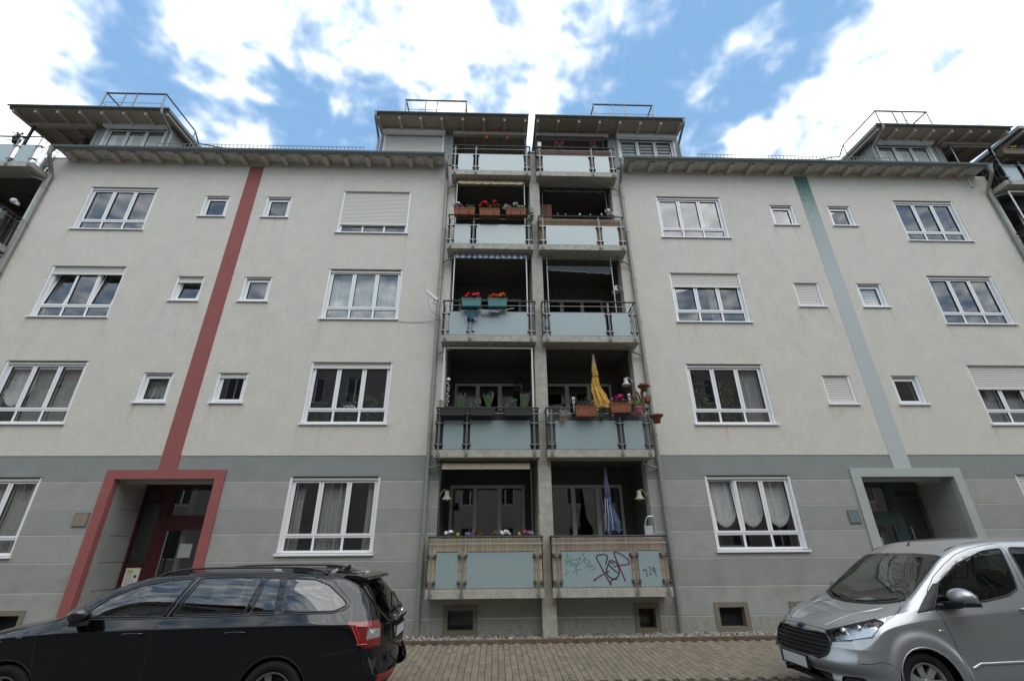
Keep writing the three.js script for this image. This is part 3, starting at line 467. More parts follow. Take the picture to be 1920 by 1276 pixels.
function block(o) {
  const B = thing('apartment_building', o.label, 'building', 'apartment buildings of the street', [0, 0, 0]);
  const { x0, x1, door, lo, hi } = o; // wall from x0 to x1, loggia from lo to hi
  const big = o.big, small = o.small;
  const upHoles = [], lowHoles = [];
  for (const w of o.windows) { const [y0, y1] = w.small ? LEV.small[w.f - 1] : LEV.big[w.f]; w.y0 = y0; w.y1 = y1; (y0 > 3.5 ? upHoles : lowHoles).push([w.x0, w.x1, y0, y1]); }
  const dr = [door[0], door[1], -0.05, 3.05];
  const bas = o.basement.map(([a, b]) => [a, b, 0.02, 0.55]);
  // upper rendered wall, lower banded wall
  mesh('upper_wall', slabWithHoles(x0, x1, 3.555, 12.4, -0.32, 0.01, upHoles), facadeMat(M.wall, x0, x1, 3.5, 12.4, upHoles), B);
  const isIn = (h) => h[0] > x0 && h[1] < x1;
  const inWall = bas.filter(isIn), off = bas.filter((h) => !isIn(h));
  const wallB = new THREE.Shape([[x0, -0.1], [door[0], -0.1], [door[0], 3.05], [door[1], 3.05], [door[1], -0.1], [x1, -0.1], [x1, 3.555], [x0, 3.555]].map((p) => new THREE.Vector2(...p)));
  for (const [a, b, c, d] of [...lowHoles, ...inWall]) wallB.holes.push(new THREE.Path([[a, c], [a, d], [b, d], [b, c]].map((p) => new THREE.Vector2(...p))));
  mesh('lower_wall', [new THREE.ExtrudeGeometry(wallB, { depth: 0.312, bevelEnabled: false }).translate(0, 0, -0.32), slabWithHoles(lo + 0.002, hi - 0.002, -0.1, SLAB[0] + 0.018, -0.32, -0.008, off)], M.joint, B);
  const js = [-0.1, ...JOINT, 3.548];
  const holes = [...lowHoles, ...bas, dr];
  for (let i = 0; i < js.length - 1; i++) {
    const a = js[i] + (i ? 0.011 : 0), b = js[i + 1] - (i < js.length - 2 ? 0.011 : 0), q = [];
    for (const [p, r, s, t] of rectsMinus(x0, x1, a, b, holes)) q.push(bx(p, r, s, t, -0.009, 0));
    if (a < SLAB[0]) for (const [p, r, s, t] of rectsMinus(Math.min(lo, hi) + 0.003, Math.max(lo, hi) - 0.003, a, Math.min(b, SLAB[0] + 0.018), holes)) q.push(bx(p, r, s, t, -0.009, 0));
    const runs = []; // pieces that touch stay together, pieces that a window or the door parts are parts of their own
    for (const r of q) { r.computeBoundingBox(); const b = r.boundingBox, hit = runs.filter((u) => u.some((w) => b.min.x <= w.boundingBox.max.x + 1e-3 && b.max.x >= w.boundingBox.min.x - 1e-3 && b.min.y <= w.boundingBox.max.y + 1e-3 && b.max.y >= w.boundingBox.min.y - 1e-3)); const one = [r, ...hit.flat()]; for (const u of hit) runs.splice(runs.indexOf(u), 1); runs.push(one); }
    for (const u of runs) mesh('plaster_band', u, i === 0 ? M.bandFoot : i === js.length - 2 ? M.bandTop : i % 2 ? M.band : M.bandDark, B);
  }
  for (const [a, b, c, d] of bas) basementWindow(B, a, b, c, d);
  // painted door surround and stripe
  const fm = o.accent, f0 = door[0] - 0.22, f1 = door[1] + 0.21;
  mesh('door_surround', [bx(f0, door[0], -0.08, 3.05, 0.001, 0.034), bx(door[1], f1, -0.08, 3.05, 0.001, 0.034), bx(f0, f1, 3.05, 3.245, 0.001, 0.036), bx(door[0] - 0.001, door[0] + 0.008, -0.08, 3.045, -0.1, 0.0), bx(door[1] - 0.008, door[1] + 0.001, -0.08, 3.045, -0.1, 0.0)], fm, B);
  if (o.stripeGeo) o.stripeGeo(B); else mesh('painted_stripe', bx(o.stripe[0], o.stripe[1], 3.246, 12.24, -0.01, 0.017), fm, B);
  // entrance recess
  const zd = -1.0, sides = [];
  for (let i = 0; i < js.length - 2; i++) { const a = js[i] + 0.011, b = js[i + 1] - 0.011; sides.push(bx(door[0] - 0.15, door[0], a, Math.min(b, 3.05), zd - 0.1, -0.325), bx(door[1], door[1] + 0.15, a, Math.min(b, 3.05), zd - 0.1, -0.325)); }
  for (const g of sides) mesh('entrance_band', g, M.band, B);
  for (const g of [bx(door[0] - 0.001, door[0] + 0.006, -0.08, 3.044, -0.324, -0.102), bx(door[1] - 0.006, door[1] + 0.001, -0.08, 3.044, -0.324, -0.102), bx(door[0] + 0.01, door[1] - 0.01, 3.043, 3.052, -0.324, -0.005)]) mesh('entrance_lining', g, M.band, B);
  mesh('entrance_ceiling', [bx(door[0] - 0.15, door[1] + 0.15, 3.06, 3.2, zd - 0.1, -0.325), bx(door[0] - 0.17, door[0] - 0.022, -0.1, 3.06, zd - 0.1, -0.33), bx(door[1] + 0.022, door[1] + 0.17, -0.1, 3.06, zd - 0.1, -0.33)], M.joint, B);
  mesh('entrance_step', bx(door[0], door[1], -0.1, 0.14, zd - 0.3, -0.03), M.concrete, B);
  o.entrance(B, zd);
  // windows
  for (const w of o.windows) win(B, { ...w, z: w.y0 > 3.5 ? 0.01 : 0, n: w.small ? 1 : 3, low: !w.small });
  // rooms behind
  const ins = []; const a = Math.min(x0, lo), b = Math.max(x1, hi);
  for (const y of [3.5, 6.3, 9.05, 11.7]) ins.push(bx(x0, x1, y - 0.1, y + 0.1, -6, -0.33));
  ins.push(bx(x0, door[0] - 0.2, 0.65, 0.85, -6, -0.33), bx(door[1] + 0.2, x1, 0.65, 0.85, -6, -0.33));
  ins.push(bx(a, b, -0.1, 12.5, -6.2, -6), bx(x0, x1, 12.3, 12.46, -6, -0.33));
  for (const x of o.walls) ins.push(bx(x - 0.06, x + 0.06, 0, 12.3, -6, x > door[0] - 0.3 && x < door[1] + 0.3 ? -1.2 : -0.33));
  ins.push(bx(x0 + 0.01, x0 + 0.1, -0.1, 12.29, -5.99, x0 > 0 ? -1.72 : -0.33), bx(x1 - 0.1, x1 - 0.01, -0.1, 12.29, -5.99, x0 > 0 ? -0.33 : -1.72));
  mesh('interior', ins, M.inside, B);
  // loggia: back wall with glazed doors, side wall, balconies
  const bh = [], back = []; const lw0 = Math.min(lo, hi), lw1 = Math.max(lo, hi), g0 = lw0 + 0.1, g1 = lw1 - 0.2;
  for (let f = 0; f < 5; f++) bh.push([g0, g1, SLAB[f] + 0.75, f < 4 ? LEV.big[f][1] : 13.7], [g0 + 0.64, g0 + 1.28, SLAB[f] + 0.22, SLAB[f] + 0.7499]);
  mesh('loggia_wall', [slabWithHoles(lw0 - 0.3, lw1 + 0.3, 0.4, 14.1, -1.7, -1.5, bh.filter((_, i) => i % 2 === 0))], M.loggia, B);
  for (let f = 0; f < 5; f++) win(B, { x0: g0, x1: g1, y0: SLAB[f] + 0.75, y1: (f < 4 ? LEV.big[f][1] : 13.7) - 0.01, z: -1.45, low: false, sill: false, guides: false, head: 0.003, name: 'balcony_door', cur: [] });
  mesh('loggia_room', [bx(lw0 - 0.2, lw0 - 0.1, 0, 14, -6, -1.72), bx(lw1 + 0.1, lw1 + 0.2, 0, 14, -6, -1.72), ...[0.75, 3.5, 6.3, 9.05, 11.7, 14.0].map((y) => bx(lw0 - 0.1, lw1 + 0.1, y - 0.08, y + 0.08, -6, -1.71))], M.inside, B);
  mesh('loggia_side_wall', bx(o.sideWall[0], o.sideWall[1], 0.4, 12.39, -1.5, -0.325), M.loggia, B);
  // eaves
  const e0 = o.eave[0], e1 = o.eave[1];
  mesh('soffit', bx(e0, e1, 12.405, 12.455, -0.3, 0.41), M.soffitPaint, B);
  for (let x = e0 + 0.3; x < e1 - 0.1; x += 0.625) {
    const s = new THREE.Shape(); s.moveTo(0, 0); s.lineTo(0.26, 0); s.quadraticCurveTo(0.37, 0.0, 0.39, 0.07); s.lineTo(0.39, 0.13); s.lineTo(0, 0.13);
    mesh('rafter_tail', new THREE.ExtrudeGeometry(s, { depth: 0.14, bevelEnabled: false, curveSegments: 5 }).rotateY(-Math.PI / 2).translate(x + rr(-0.03, 0.03) + 0.07, 12.274, 0.012), M.timber, B);
  }
  const gs = new THREE.Shape(); gs.absarc(0, 0, 0.066, Math.PI, 2 * Math.PI, false); gs.lineTo(0.06, 0); gs.absarc(0, 0, 0.06, 2 * Math.PI, Math.PI, true);
  mesh('gutter', [new THREE.ExtrudeGeometry(gs, { depth: e1 - e0 + 0.1, bevelEnabled: false, curveSegments: 12 }).rotateY(-Math.PI / 2).translate(e1 + 0.05, 12.395, 0.50), rod([e0 - 0.05, 12.4, 0.565], [e1 + 0.05, 12.4, 0.565], 0.009, 8), bx(e0, e1, 12.36, 12.455, 0.411, 0.42)], M.gutter, B);
  for (let x = e0 + 0.5; x < e1; x += 1.25) mesh('gutter_bracket', tube([[x, 12.4, 0.573], [x, 12.34, 0.55], [x, 12.322, 0.5], [x, 12.35, 0.43]], 0.007, 8, 5), M.gutter, B);
  const [q0, q1] = o.mainRoof, rp = new THREE.Shape([[-0.40, 12.457], [-0.40, 12.49], [5.6, 16.9], [5.6, 16.7]].map((p) => new THREE.Vector2(...p)));
  mesh('roof', [new THREE.ExtrudeGeometry(rp, { depth: q1 - q0, bevelEnabled: false }).rotateY(Math.PI / 2).translate(q0, 0, 0), bx(e0, q0 - 0.01, 12.457, 12.487, -0.02, 0.41), bx(q1 + 0.01, e1, 12.457, 12.487, -0.02, 0.41), bx(a, b, 12.5, 16.7, -6.2, -6.0)], M.roof, B);
  const sg = []; for (let x = o.snow[0]; x <= o.snow[1]; x += 0.12) sg.push(bx(x, x + 0.014, 12.6, 12.92, 0.2, 0.212)); for (const y of [12.7, 12.905]) sg.push(bx(o.snow[0], o.snow[1], y, y + 0.014, 0.212, 0.222));
  mesh('snow_guard', sg, M.gutter, B);
  for (const [x, d] of o.pipes) downpipe(B, x, [d]);
  return B;
}
function plaque(B, x0, x1, y0, y1, digit, col, back) {
  const c = document.createElement('canvas'); c.width = c.height = 128; const k = c.getContext('2d'); k.fillStyle = back; k.fillRect(0, 0, 128, 128); k.strokeStyle = 'rgba(60,60,60,0.6)'; k.lineWidth = 4; k.strokeRect(5, 5, 118, 118); k.fillStyle = col; k.font = 'bold 96px serif'; k.textAlign = 'center'; k.textBaseline = 'middle'; k.fillText(digit, 64, 68);
  const t = new THREE.CanvasTexture(c); t.colorSpace = THREE.SRGBColorSpace;
  const p = mesh('number_plaque', bx(x0, x1, y0, y1, 0.0, 0.022), std([0.2, 0.18, 0.16], 0.7), B);
  const q = new THREE.Mesh(new THREE.PlaneGeometry(x1 - x0 - 0.02, y1 - y0 - 0.02).translate((x0 + x1) / 2, (y0 + y1) / 2, 0.026), new THREE.MeshStandardMaterial({ map: t, roughness: 0.7 })); q.name = 'numeral'; p.add(q);
}
function entrance(doorX, mullX, sideX, mat, o) { // glazed front door with a side light
  return (B, z) => {
    const d = mesh('entrance_door', [bx(mullX[0], mullX[1], 0.14, 3.05, z - 0.06, z + 0.02), bx(Math.min(...sideX), Math.max(...sideX), 0.14, 1.30, z - 0.05, z + 0.01), ring(Math.min(...doorX), Math.max(...doorX), 0.14, 2.14, 0.1, z - 0.05, z + 0.012), bx(Math.min(...doorX), Math.max(...doorX), 2.14, 2.30, z - 0.06, z + 0.016), ring(Math.min(...sideX), Math.max(...sideX), 1.30, 2.9, 0.05, z - 0.05, z + 0.008), ring(Math.min(...doorX), Math.max(...doorX), 2.30, 3.04, 0.06, z - 0.05, z + 0.006), bx(Math.min(...sideX), Math.max(...sideX), 2.64, 2.70, z - 0.05, z + 0.012), bx(Math.min(...sideX), Math.max(...sideX), 2.9, 3.04, z - 0.05, z + 0.004)], mat, B);
    mesh('pane', sheet(Math.min(...doorX) + 0.1, Math.max(...doorX) - 0.1, 0.24, 2.04, z - 0.019), M.glass, d);
    mesh('pane', sheet(Math.min(...doorX) + 0.06, Math.max(...doorX) - 0.06, 2.36, 2.98, z - 0.019), M.glass, d);
    mesh('pane', sheet(Math.min(...sideX) + 0.05, Math.max(...sideX) - 0.05, 1.35, 2.64, z - 0.019), M.glass, d);
    mesh('pane', sheet(Math.min(...sideX) + 0.05, Math.max(...sideX) - 0.05, 2.70, 2.85, z - 0.019), M.glass, d);
    const hx = o.handle; mesh('door_handle', [rod([hx, 0.95, z + 0.07], [hx, 2.02, z + 0.07], 0.016, 10), rod([hx, 1.05, z], [hx, 1.05, z + 0.07], 0.01, 6), rod([hx, 1.9, z], [hx, 1.9, z + 0.07], 0.01, 6)], M.chrome, d);
    mesh('notice', bx(o.paper[0], o.paper[1], o.paper[2], o.paper[3], z - 0.03, z - 0.028), std([0.55, 0.56, 0.55], 0.9), d);
    if (o.panel) {
      const c = document.createElement('canvas'); c.width = 128; c.height = 160; const k = c.getContext('2d'); k.fillStyle = '#cfcfc6'; k.fillRect(0, 0, 128, 160); k.fillStyle = '#b3a93c'; k.fillRect(16, 14, 48, 26); k.fillStyle = '#8b8b83'; for (let i = 0; i < 3; i++) for (let j = 0; j < 4; j++) if (i < 2 || j > 1) k.fillRect(14 + i * 30, 54 + j * 22, 22, 8); k.fillStyle = '#24211f'; k.fillRect(86, 56, 24, 22); k.fillStyle = '#999'; k.fillRect(10, 146, 108, 4); k.font = '20px sans-serif'; k.fillStyle = '#444'; k.fillText('✓', 88, 36);
      const t = new THREE.CanvasTexture(c); t.colorSpace = THREE.SRGBColorSpace; const [a, b, e, f] = o.panel;
      const bp = mesh('bell_panel', bx(a, b, e, f, z + 0.012, z + 0.03), M.whitePlastic, d); const q = new THREE.Mesh(new THREE.PlaneGeometry(b - a - 0.01, f - e - 0.01).translate((a + b) / 2, (e + f) / 2, z + 0.033), new THREE.MeshStandardMaterial({ map: t, roughness: 0.5 })); q.name = 'bell_panel_print'; d.add(q);
    }
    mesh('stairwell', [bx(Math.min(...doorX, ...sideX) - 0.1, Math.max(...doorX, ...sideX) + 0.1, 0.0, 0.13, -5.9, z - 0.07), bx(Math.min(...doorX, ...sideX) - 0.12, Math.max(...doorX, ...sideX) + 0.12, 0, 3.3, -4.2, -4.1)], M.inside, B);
  };
}
const A8 = [-11.945, -9.99], C8 = [-4.61, -2.602], s8 = [-8.59, -7.855], t8 = [-6.81, -6.067];
const W = (r, f, o = {}) => ({ x0: r[0], x1: r[1], f, ...o }), Ws = (r, f, o = {}) => ({ x0: r[0], x1: r[1], f, small: true, ...o });
const house8 = block({
  label: 'left half of the cream apartment block, with the red stripe and red door surround', x0: -13.40, x1: -1.28, lo: -1.28, hi: 0.93, door: [-8.40, -6.24], stripe: [-7.545, -7.135], accent: M.red,
  windows: [W(A8, 3), W(A8, 2, { shut: 0.16, tilt: [0.13, 0, 0.13] }), W(A8, 1, { cur: ['swag', 'lace', 'lace'] }), W(A8, 0, { cur: ['lace', 'lace', 'lace'] }), W(C8, 3, { shut: 0.8 }), W(C8, 2, { shut: 0.06, cur: ['white', 'white', 'white'] }), W(C8, 1, { shut: 0.1, cur: ['plant', 'palm', 'palm'], orchid: true }), W(C8, 0, { cur: ['side', 'lace', 'side'] }),
    Ws(s8, 3), Ws(s8, 2, { shut: 0.24, tilt: [0.16] }), Ws(s8, 1, { cur: ['half'] }), Ws(t8, 3), Ws(t8, 2), Ws(t8, 1, { shut: 0.16 })],
  basement: [[-1.05, -0.36], [-3.06, -2.37], [-9.95, -9.25]], walls: [-9.3, -7.34, -5.4], sideWall: [-1.52, -1.28], eave: [-13.0, -1.62], mainRoof: [-10.2, -3.85], snow: [-10.4, -4.15], pipes: [[-1.55, 0.0], [-13.15, 0.12]],
  entrance: entrance([-7.70, -6.3], [-7.88, -7.70], [-8.38, -7.88], M.redDoor, { handle: -7.55, paper: [-7.26, -6.98, 1.46, 1.75], panel: [-8.26, -7.95, 0.86, 1.26] }),
});
plaque(house8, -8.98, -8.68, 2.08, 2.36, '8', '#9a7440', '#8a8079');
// the recess of the pillar between the two stacks of balconies
mesh('party_wall', [bx(0.93, 1.22, -0.1, 12.75, -1.5, 0.27), bx(0.9, 1.25, 12.75, 12.8, -1.5, 0.3)], M.concrete, house8);
const a6 = [12.21, 14.16], c6 = [4.794, 6.806], u6 = [8.26, 9.0], v6 = [10.065, 10.797];
// faded teal paint: weathered to grey where rain and sun reach it
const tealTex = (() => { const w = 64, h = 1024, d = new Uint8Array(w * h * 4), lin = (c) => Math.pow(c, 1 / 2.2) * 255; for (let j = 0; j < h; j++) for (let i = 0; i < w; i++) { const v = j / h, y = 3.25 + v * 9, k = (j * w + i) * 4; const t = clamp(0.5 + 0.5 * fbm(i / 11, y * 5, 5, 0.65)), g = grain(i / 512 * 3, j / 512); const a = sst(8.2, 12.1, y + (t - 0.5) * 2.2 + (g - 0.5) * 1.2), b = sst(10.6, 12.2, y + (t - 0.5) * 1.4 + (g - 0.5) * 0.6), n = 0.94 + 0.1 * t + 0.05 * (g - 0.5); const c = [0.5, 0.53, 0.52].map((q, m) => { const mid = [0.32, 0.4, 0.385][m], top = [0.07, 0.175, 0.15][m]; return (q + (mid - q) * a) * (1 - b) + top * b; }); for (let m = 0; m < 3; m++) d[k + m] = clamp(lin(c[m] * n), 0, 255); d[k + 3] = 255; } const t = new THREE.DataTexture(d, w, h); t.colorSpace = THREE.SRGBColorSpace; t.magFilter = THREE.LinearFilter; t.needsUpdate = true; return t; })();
const house6 = block({
  label: 'right half of the cream apartment block, with the faded teal stripe and door surround', x0: 3.45, x1: 15.67, lo: 1.22, hi: 3.45, door: [8.46, 10.69], accent: M.teal,
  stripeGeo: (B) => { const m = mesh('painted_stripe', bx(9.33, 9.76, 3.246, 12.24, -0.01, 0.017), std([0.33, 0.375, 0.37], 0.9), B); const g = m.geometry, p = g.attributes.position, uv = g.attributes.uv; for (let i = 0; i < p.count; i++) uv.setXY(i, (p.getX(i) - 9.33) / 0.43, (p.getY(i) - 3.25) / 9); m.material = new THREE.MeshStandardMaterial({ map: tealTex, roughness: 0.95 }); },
  windows: [W(c6, 3), W(c6, 2, { shut: 0.29, cur: [0, 'side', 0] }), W(c6, 1, { cur: ['ivy', 'ivy', 'lace'] }), W(c6, 0, { cur: ['swag', 'swag', 'swag'], tilt: [0.09, 0, 0] }), W(a6, 3), W(a6, 2), W(a6, 1, { shut: 0.42, cur: ['lace', 'lace', 'lace'] }), W(a6, 0, { shut: 0.45 }),
    Ws(u6, 3), Ws(u6, 2, { shut: 0.985 }), Ws(u6, 1, { shut: 0.985 }), Ws(v6, 3), Ws(v6, 2, { cur: ['blind'] }), Ws(v6, 1)],
  basement: [[2.84, 3.36], [4.51, 5.22], [6.1, 6.8]], walls: [7.6, 9.54, 11.5], sideWall: [3.45, 3.70], eave: [3.80, 15.35], mainRoof: [5.9, 12.2], snow: [6.3, 12.6], pipes: [[3.74, 0.0], [15.42, -0.12]],
  entrance: entrance([8.5, 9.80], [9.80, 9.96], [9.96, 10.60], M.tealDoor, { handle: 10.08, paper: [9.0, 9.35, 1.45, 1.78] }),
});
plaque(house6, 7.90, 8.16, 2.05, 2.33, '6', '#2b8f96', '#747c7a');
// dormers: two over each half
dormer(house8, -3.81, 0.92, -3.65, -1.74, -3.76, -1.45, -1.45, 0.88, { shut: 1, rail: [-2.99, -1.06], post: 0.86, pipe: -3.79 });
dormer(house8, -14.72, -10.02, -12.32, -10.44, -12.62, -10.3, -14.6, -12.62, { cur: ['cafe', 'cafe', 'cafe'], dy: -0.07, rail: [-12.42, -10.58], pipe: -10.2, outer: 1, post: -14.45 });
dormer(house6, 1.15, 5.86, 3.86, 5.74, 3.55, 5.86, 1.2, 3.55, { cur: ['stripe', 'stripe', 'stripe'], rail: [3.11, 5.04], pipe: 5.82, post: 1.23 });
dormer(house6, 12.08, 16.55, 12.50, 14.38, 12.36, 14.72, 14.72, 16.4, { cur: ['cafe', 'cafe', 'cafe'], dy: -0.05, rail: [12.59, 14.35], pipe: 12.26, outer: -1, post: 16.3 });

// ---------- spray-painted tags on the lowest right balcony ----------
function sprayTex(w, h, draw) {
  const c = document.createElement('canvas'); c.width = w; c.height = h; const k = c.getContext('2d'); k.fillStyle = 'rgb(151,168,168)'; k.fillRect(0, 0, w, h); k.lineCap = k.lineJoin = 'round'; draw(k);
  const t = new THREE.CanvasTexture(c); t.colorSpace = THREE.SRGBColorSpace; t.anisotropy = 8;
  return new THREE.MeshPhysicalMaterial({ map: t, roughness: 0.3, clearcoat: 1, clearcoatRoughness: 0.12 });
}
const stroke = (k, col, w, pts, closed) => { k.strokeStyle = col; k.lineWidth = w * 1.25; k.beginPath(); k.moveTo(...pts[0]); for (let i = 1; i < pts.length - 1; i++) { const [x, y] = pts[i], [u, v] = pts[i + 1]; k.quadraticCurveTo(x, y, (x + u) / 2, (y + v) / 2); } k.lineTo(...pts[pts.length - 1]); if (closed) k.closePath(); k.stroke(); };
const line = (k, col, w, pts) => { k.strokeStyle = col; k.lineWidth = w * 1.25; k.beginPath(); k.moveTo(...pts[0]); for (const p of pts.slice(1)) k.lineTo(...p); k.stroke(); };
const bigTag = sprayTex(940, 480, (k) => {
  const q = (x, y) => [x - 292, y - 268]; // drawn on the scale of the panel as seen
  const P = (l) => l.map(([x, y]) => q(x, y)), g = '#0c7565', v = '#2c1140', v2 = '#5b1149', b = '#2a4048';
  stroke(k, g, 7, P([[372, 300], [350, 340], [345, 400], [375, 410], [385, 360], [372, 300]])); stroke(k, g, 7, P([[350, 400], [350, 460], [375, 440], [395, 380]])); stroke(k, g, 7, P([[424, 330], [408, 400], [405, 470]])); line(k, g, 7, P([[408, 420], [428, 405], [432, 470]]));
  stroke(k, g, 7, P([[462, 420], [448, 440], [462, 465], [478, 440], [462, 420]])); stroke(k, g, 8, P([[440, 385], [500, 375], [570, 345], [520, 400], [470, 500]])); stroke(k, g, 6, P([[490, 470], [560, 420], [592, 380]])); line(k, g, 7, P([[435, 545], [500, 510], [545, 510]])); line(k, g, 6, P([[488, 515], [486, 560], [498, 585]])); line(k, g, 5, P([[340, 500], [362, 520], [385, 555]])); line(k, g, 6, P([[345, 530], [330, 588]])); line(k, g, 6, P([[358, 555], [345, 575]])); line(k, g, 6, P([[572, 330], [592, 295]])); line(k, g, 6, P([[590, 320], [606, 300]]));
  line(k, b, 5, P([[600, 345], [612, 440], [680, 408], [602, 350]])); stroke(k, b, 4, P([[640, 450], [655, 430], [662, 455], [640, 450]])); line(k, b, 4, P([[685, 425], [680, 455], [712, 468]])); line(k, b, 5, P([[598, 490], [660, 465], [720, 470], [745, 440]])); line(k, b, 4, P([[655, 470], [662, 525]])); line(k, b, 4, P([[690, 470], [700, 520], [735, 495]])); line(k, b, 4, P([[738, 470], [746, 520]]));
  for (const [w, a] of [[20, 0.16], [13, 0.95]]) {
    k.globalAlpha = a;
    stroke(k, v, w, P([[890, 440], [915, 370], [920, 320], [840, 310], [755, 335], [800, 430], [880, 600], [935, 712]])); stroke(k, v2, w, P([[935, 712], [925, 650], [1020, 640]])); stroke(k, v2, w, P([[722, 648], [840, 570], [925, 538]]));
    stroke(k, v, w, P([[925, 445], [890, 500], [890, 570], [940, 630], [1010, 640], [1065, 570], [1065, 480], [1030, 410], [960, 390], [920, 420], [1000, 430]])); stroke(k, v, w, P([[925, 440], [960, 490], [1040, 555]])); stroke(k, v2, w, P([[1000, 475], [1060, 460], [1215, 450], [1215, 400], [1130, 320], [1030, 275], [1010, 295], [1050, 420], [1100, 560], [1130, 655]]));
  }
  k.globalAlpha = 0.9; for (const [x, y, r] of [[722, 648, 16], [1130, 655, 12], [935, 708, 12]]) { const p = q(x, y); k.fillStyle = v2; k.beginPath(); k.arc(p[0], p[1], r, 0, 7); k.fill(); } k.globalAlpha = 1;
});
const smallTag = sprayTex(340, 480, (k) => { const P = (l) => l.map(([x, y]) => [x - 1300, y - 268]), c = '#44585f'; line(k, c, 14, P([[1352, 532], [1400, 515], [1412, 604]])); stroke(k, c, 9, P([[1432, 492], [1470, 478], [1488, 510], [1450, 560], [1452, 584]])); line(k, c, 9, P([[1448, 582], [1500, 575]])); stroke(k, c, 10, P([[1530, 500], [1500, 500], [1502, 545], [1535, 545], [1525, 480]])); line(k, c, 12, P([[1535, 500], [1552, 604]])); k.globalAlpha = 0.25; line(k, '#7d9b9a', 8, P([[1350, 440], [1380, 400]])); });

// ---------- balconies of the two stacks ----------
const REED = { sand: [0.62, 0.53, 0.37], pink: [0.58, 0.45, 0.35], brown: [0.33, 0.22, 0.12], rose: [0.25, 0.16, 0.12] };
for (let f = 0; f < 5; f++) {
  balcony(house8, f, -1.28, 0.93, -1, [{ reed: REED.sand }, { cloth: [0.035, 0.033, 0.03] }, {}, {}, {}][f] && { ...[{ reed: REED.sand }, { cloth: [0.04, 0.036, 0.033] }, {}, {}, {}][f], drain: -1 });
  balcony(house6, f, 1.22, 3.45, 1, { ...[{ reed: REED.pink, print: (big) => (big ? bigTag : smallTag) }, { net: [0.13, 0.13, 0.12] }, {}, { reed: REED.brown }, { reed: REED.rose }][f], drain: 1 });
}
for (const B of [house8, house6]) for (const c of B.children) if (c.userData.side) delete c.userData.side;

// ---------- the neighbouring blocks at both ends ----------
function neighbour(label, s, edge) { // s = -1 to the left, 1 to the right; edge = where the neighbour begins
  const B = thing('apartment_building', label, 'building', 'apartment buildings of the street');
  const X = (a, b) => (s < 0 ? [edge - b, edge - a] : [edge + a, edge + b]), b2 = (a, b, y0, y1, z0, z1) => bx(...X(a, b), y0, y1, z0, z1);
  const [lo, hi] = X(0.0, 2.23);
  const bh = []; for (let f = 0; f < 5; f++) bh.push([lo + 0.15, hi - 0.15, SLAB[f] + 0.75, f < 4 ? LEV.big[f][1] : 13.6]);
  mesh('loggia_wall', slabWithHoles(lo, hi, -0.1, 14, -1.7, -1.5, bh), M.loggia, B);
  for (let f = 0; f < 5; f++) win(B, { x0: lo + 0.15, x1: hi - 0.15, y0: SLAB[f] + 0.75, y1: (f < 4 ? LEV.big[f][1] : 13.6) - 0.01, z: -1.45, low: false, sill: false, guides: false, head: 0.003, name: 'balcony_door' });
  mesh('party_wall', b2(2.23, 2.52, -0.1, 12.75, -1.5, 0.27), M.concrete, B);
  mesh('outer_wall', b2(2.52, 22, -0.1, 12.4, -0.3, 0), M.wall, B);
  mesh('interior', [b2(0, 22, -0.1, 14, -6.2, -6), b2(-0.1, 0.0, 12.4, 13.8, -6, -0.4), ...[0.75, 3.5, 6.3, 9.05, 11.7, 14.0].map((y) => b2(0, 2.4, y - 0.08, y + 0.08, -6, -1.71))], M.inside, B);
  mesh('roof', b2(2.2, 22, 12.4, 12.9, -6, 0.5), M.roof, B);
  // shed roof of its own dormer, starting past the gap
  const y = 13.86, d0 = s < 0 ? 3.4 : 1.2; mesh('dormer_roof', b2(d0, 9, y, y + 0.12, -4, 0.65), M.gutter, B); for (let i = 0; i < 6; i++) mesh('rafter', b2(d0 + 0.15 + i * 0.63, d0 + 0.23 + i * 0.63, y - 0.1, y, -1.5, 0.6), M.timber, B);
  for (let f = 0; f < 5; f++) balcony(B, f, lo, hi, s < 0 ? 1 : -1, { drain: -s, ...(s < 0 && f === 3 ? { cloth: [0.17, 0.17, 0.155] } : {}), ...(s > 0 && f === 3 ? { cloth: [0.2, 0.19, 0.16] } : {}) });
  for (const c of B.children) if (c.userData.side) delete c.userData.side;
  return B;
}
neighbour('neighbouring block cut off by the left picture edge, only its balconies showing', -1, -13.405);
neighbour('neighbouring block cut off by the right picture edge, only its balconies showing', 1, 15.675);

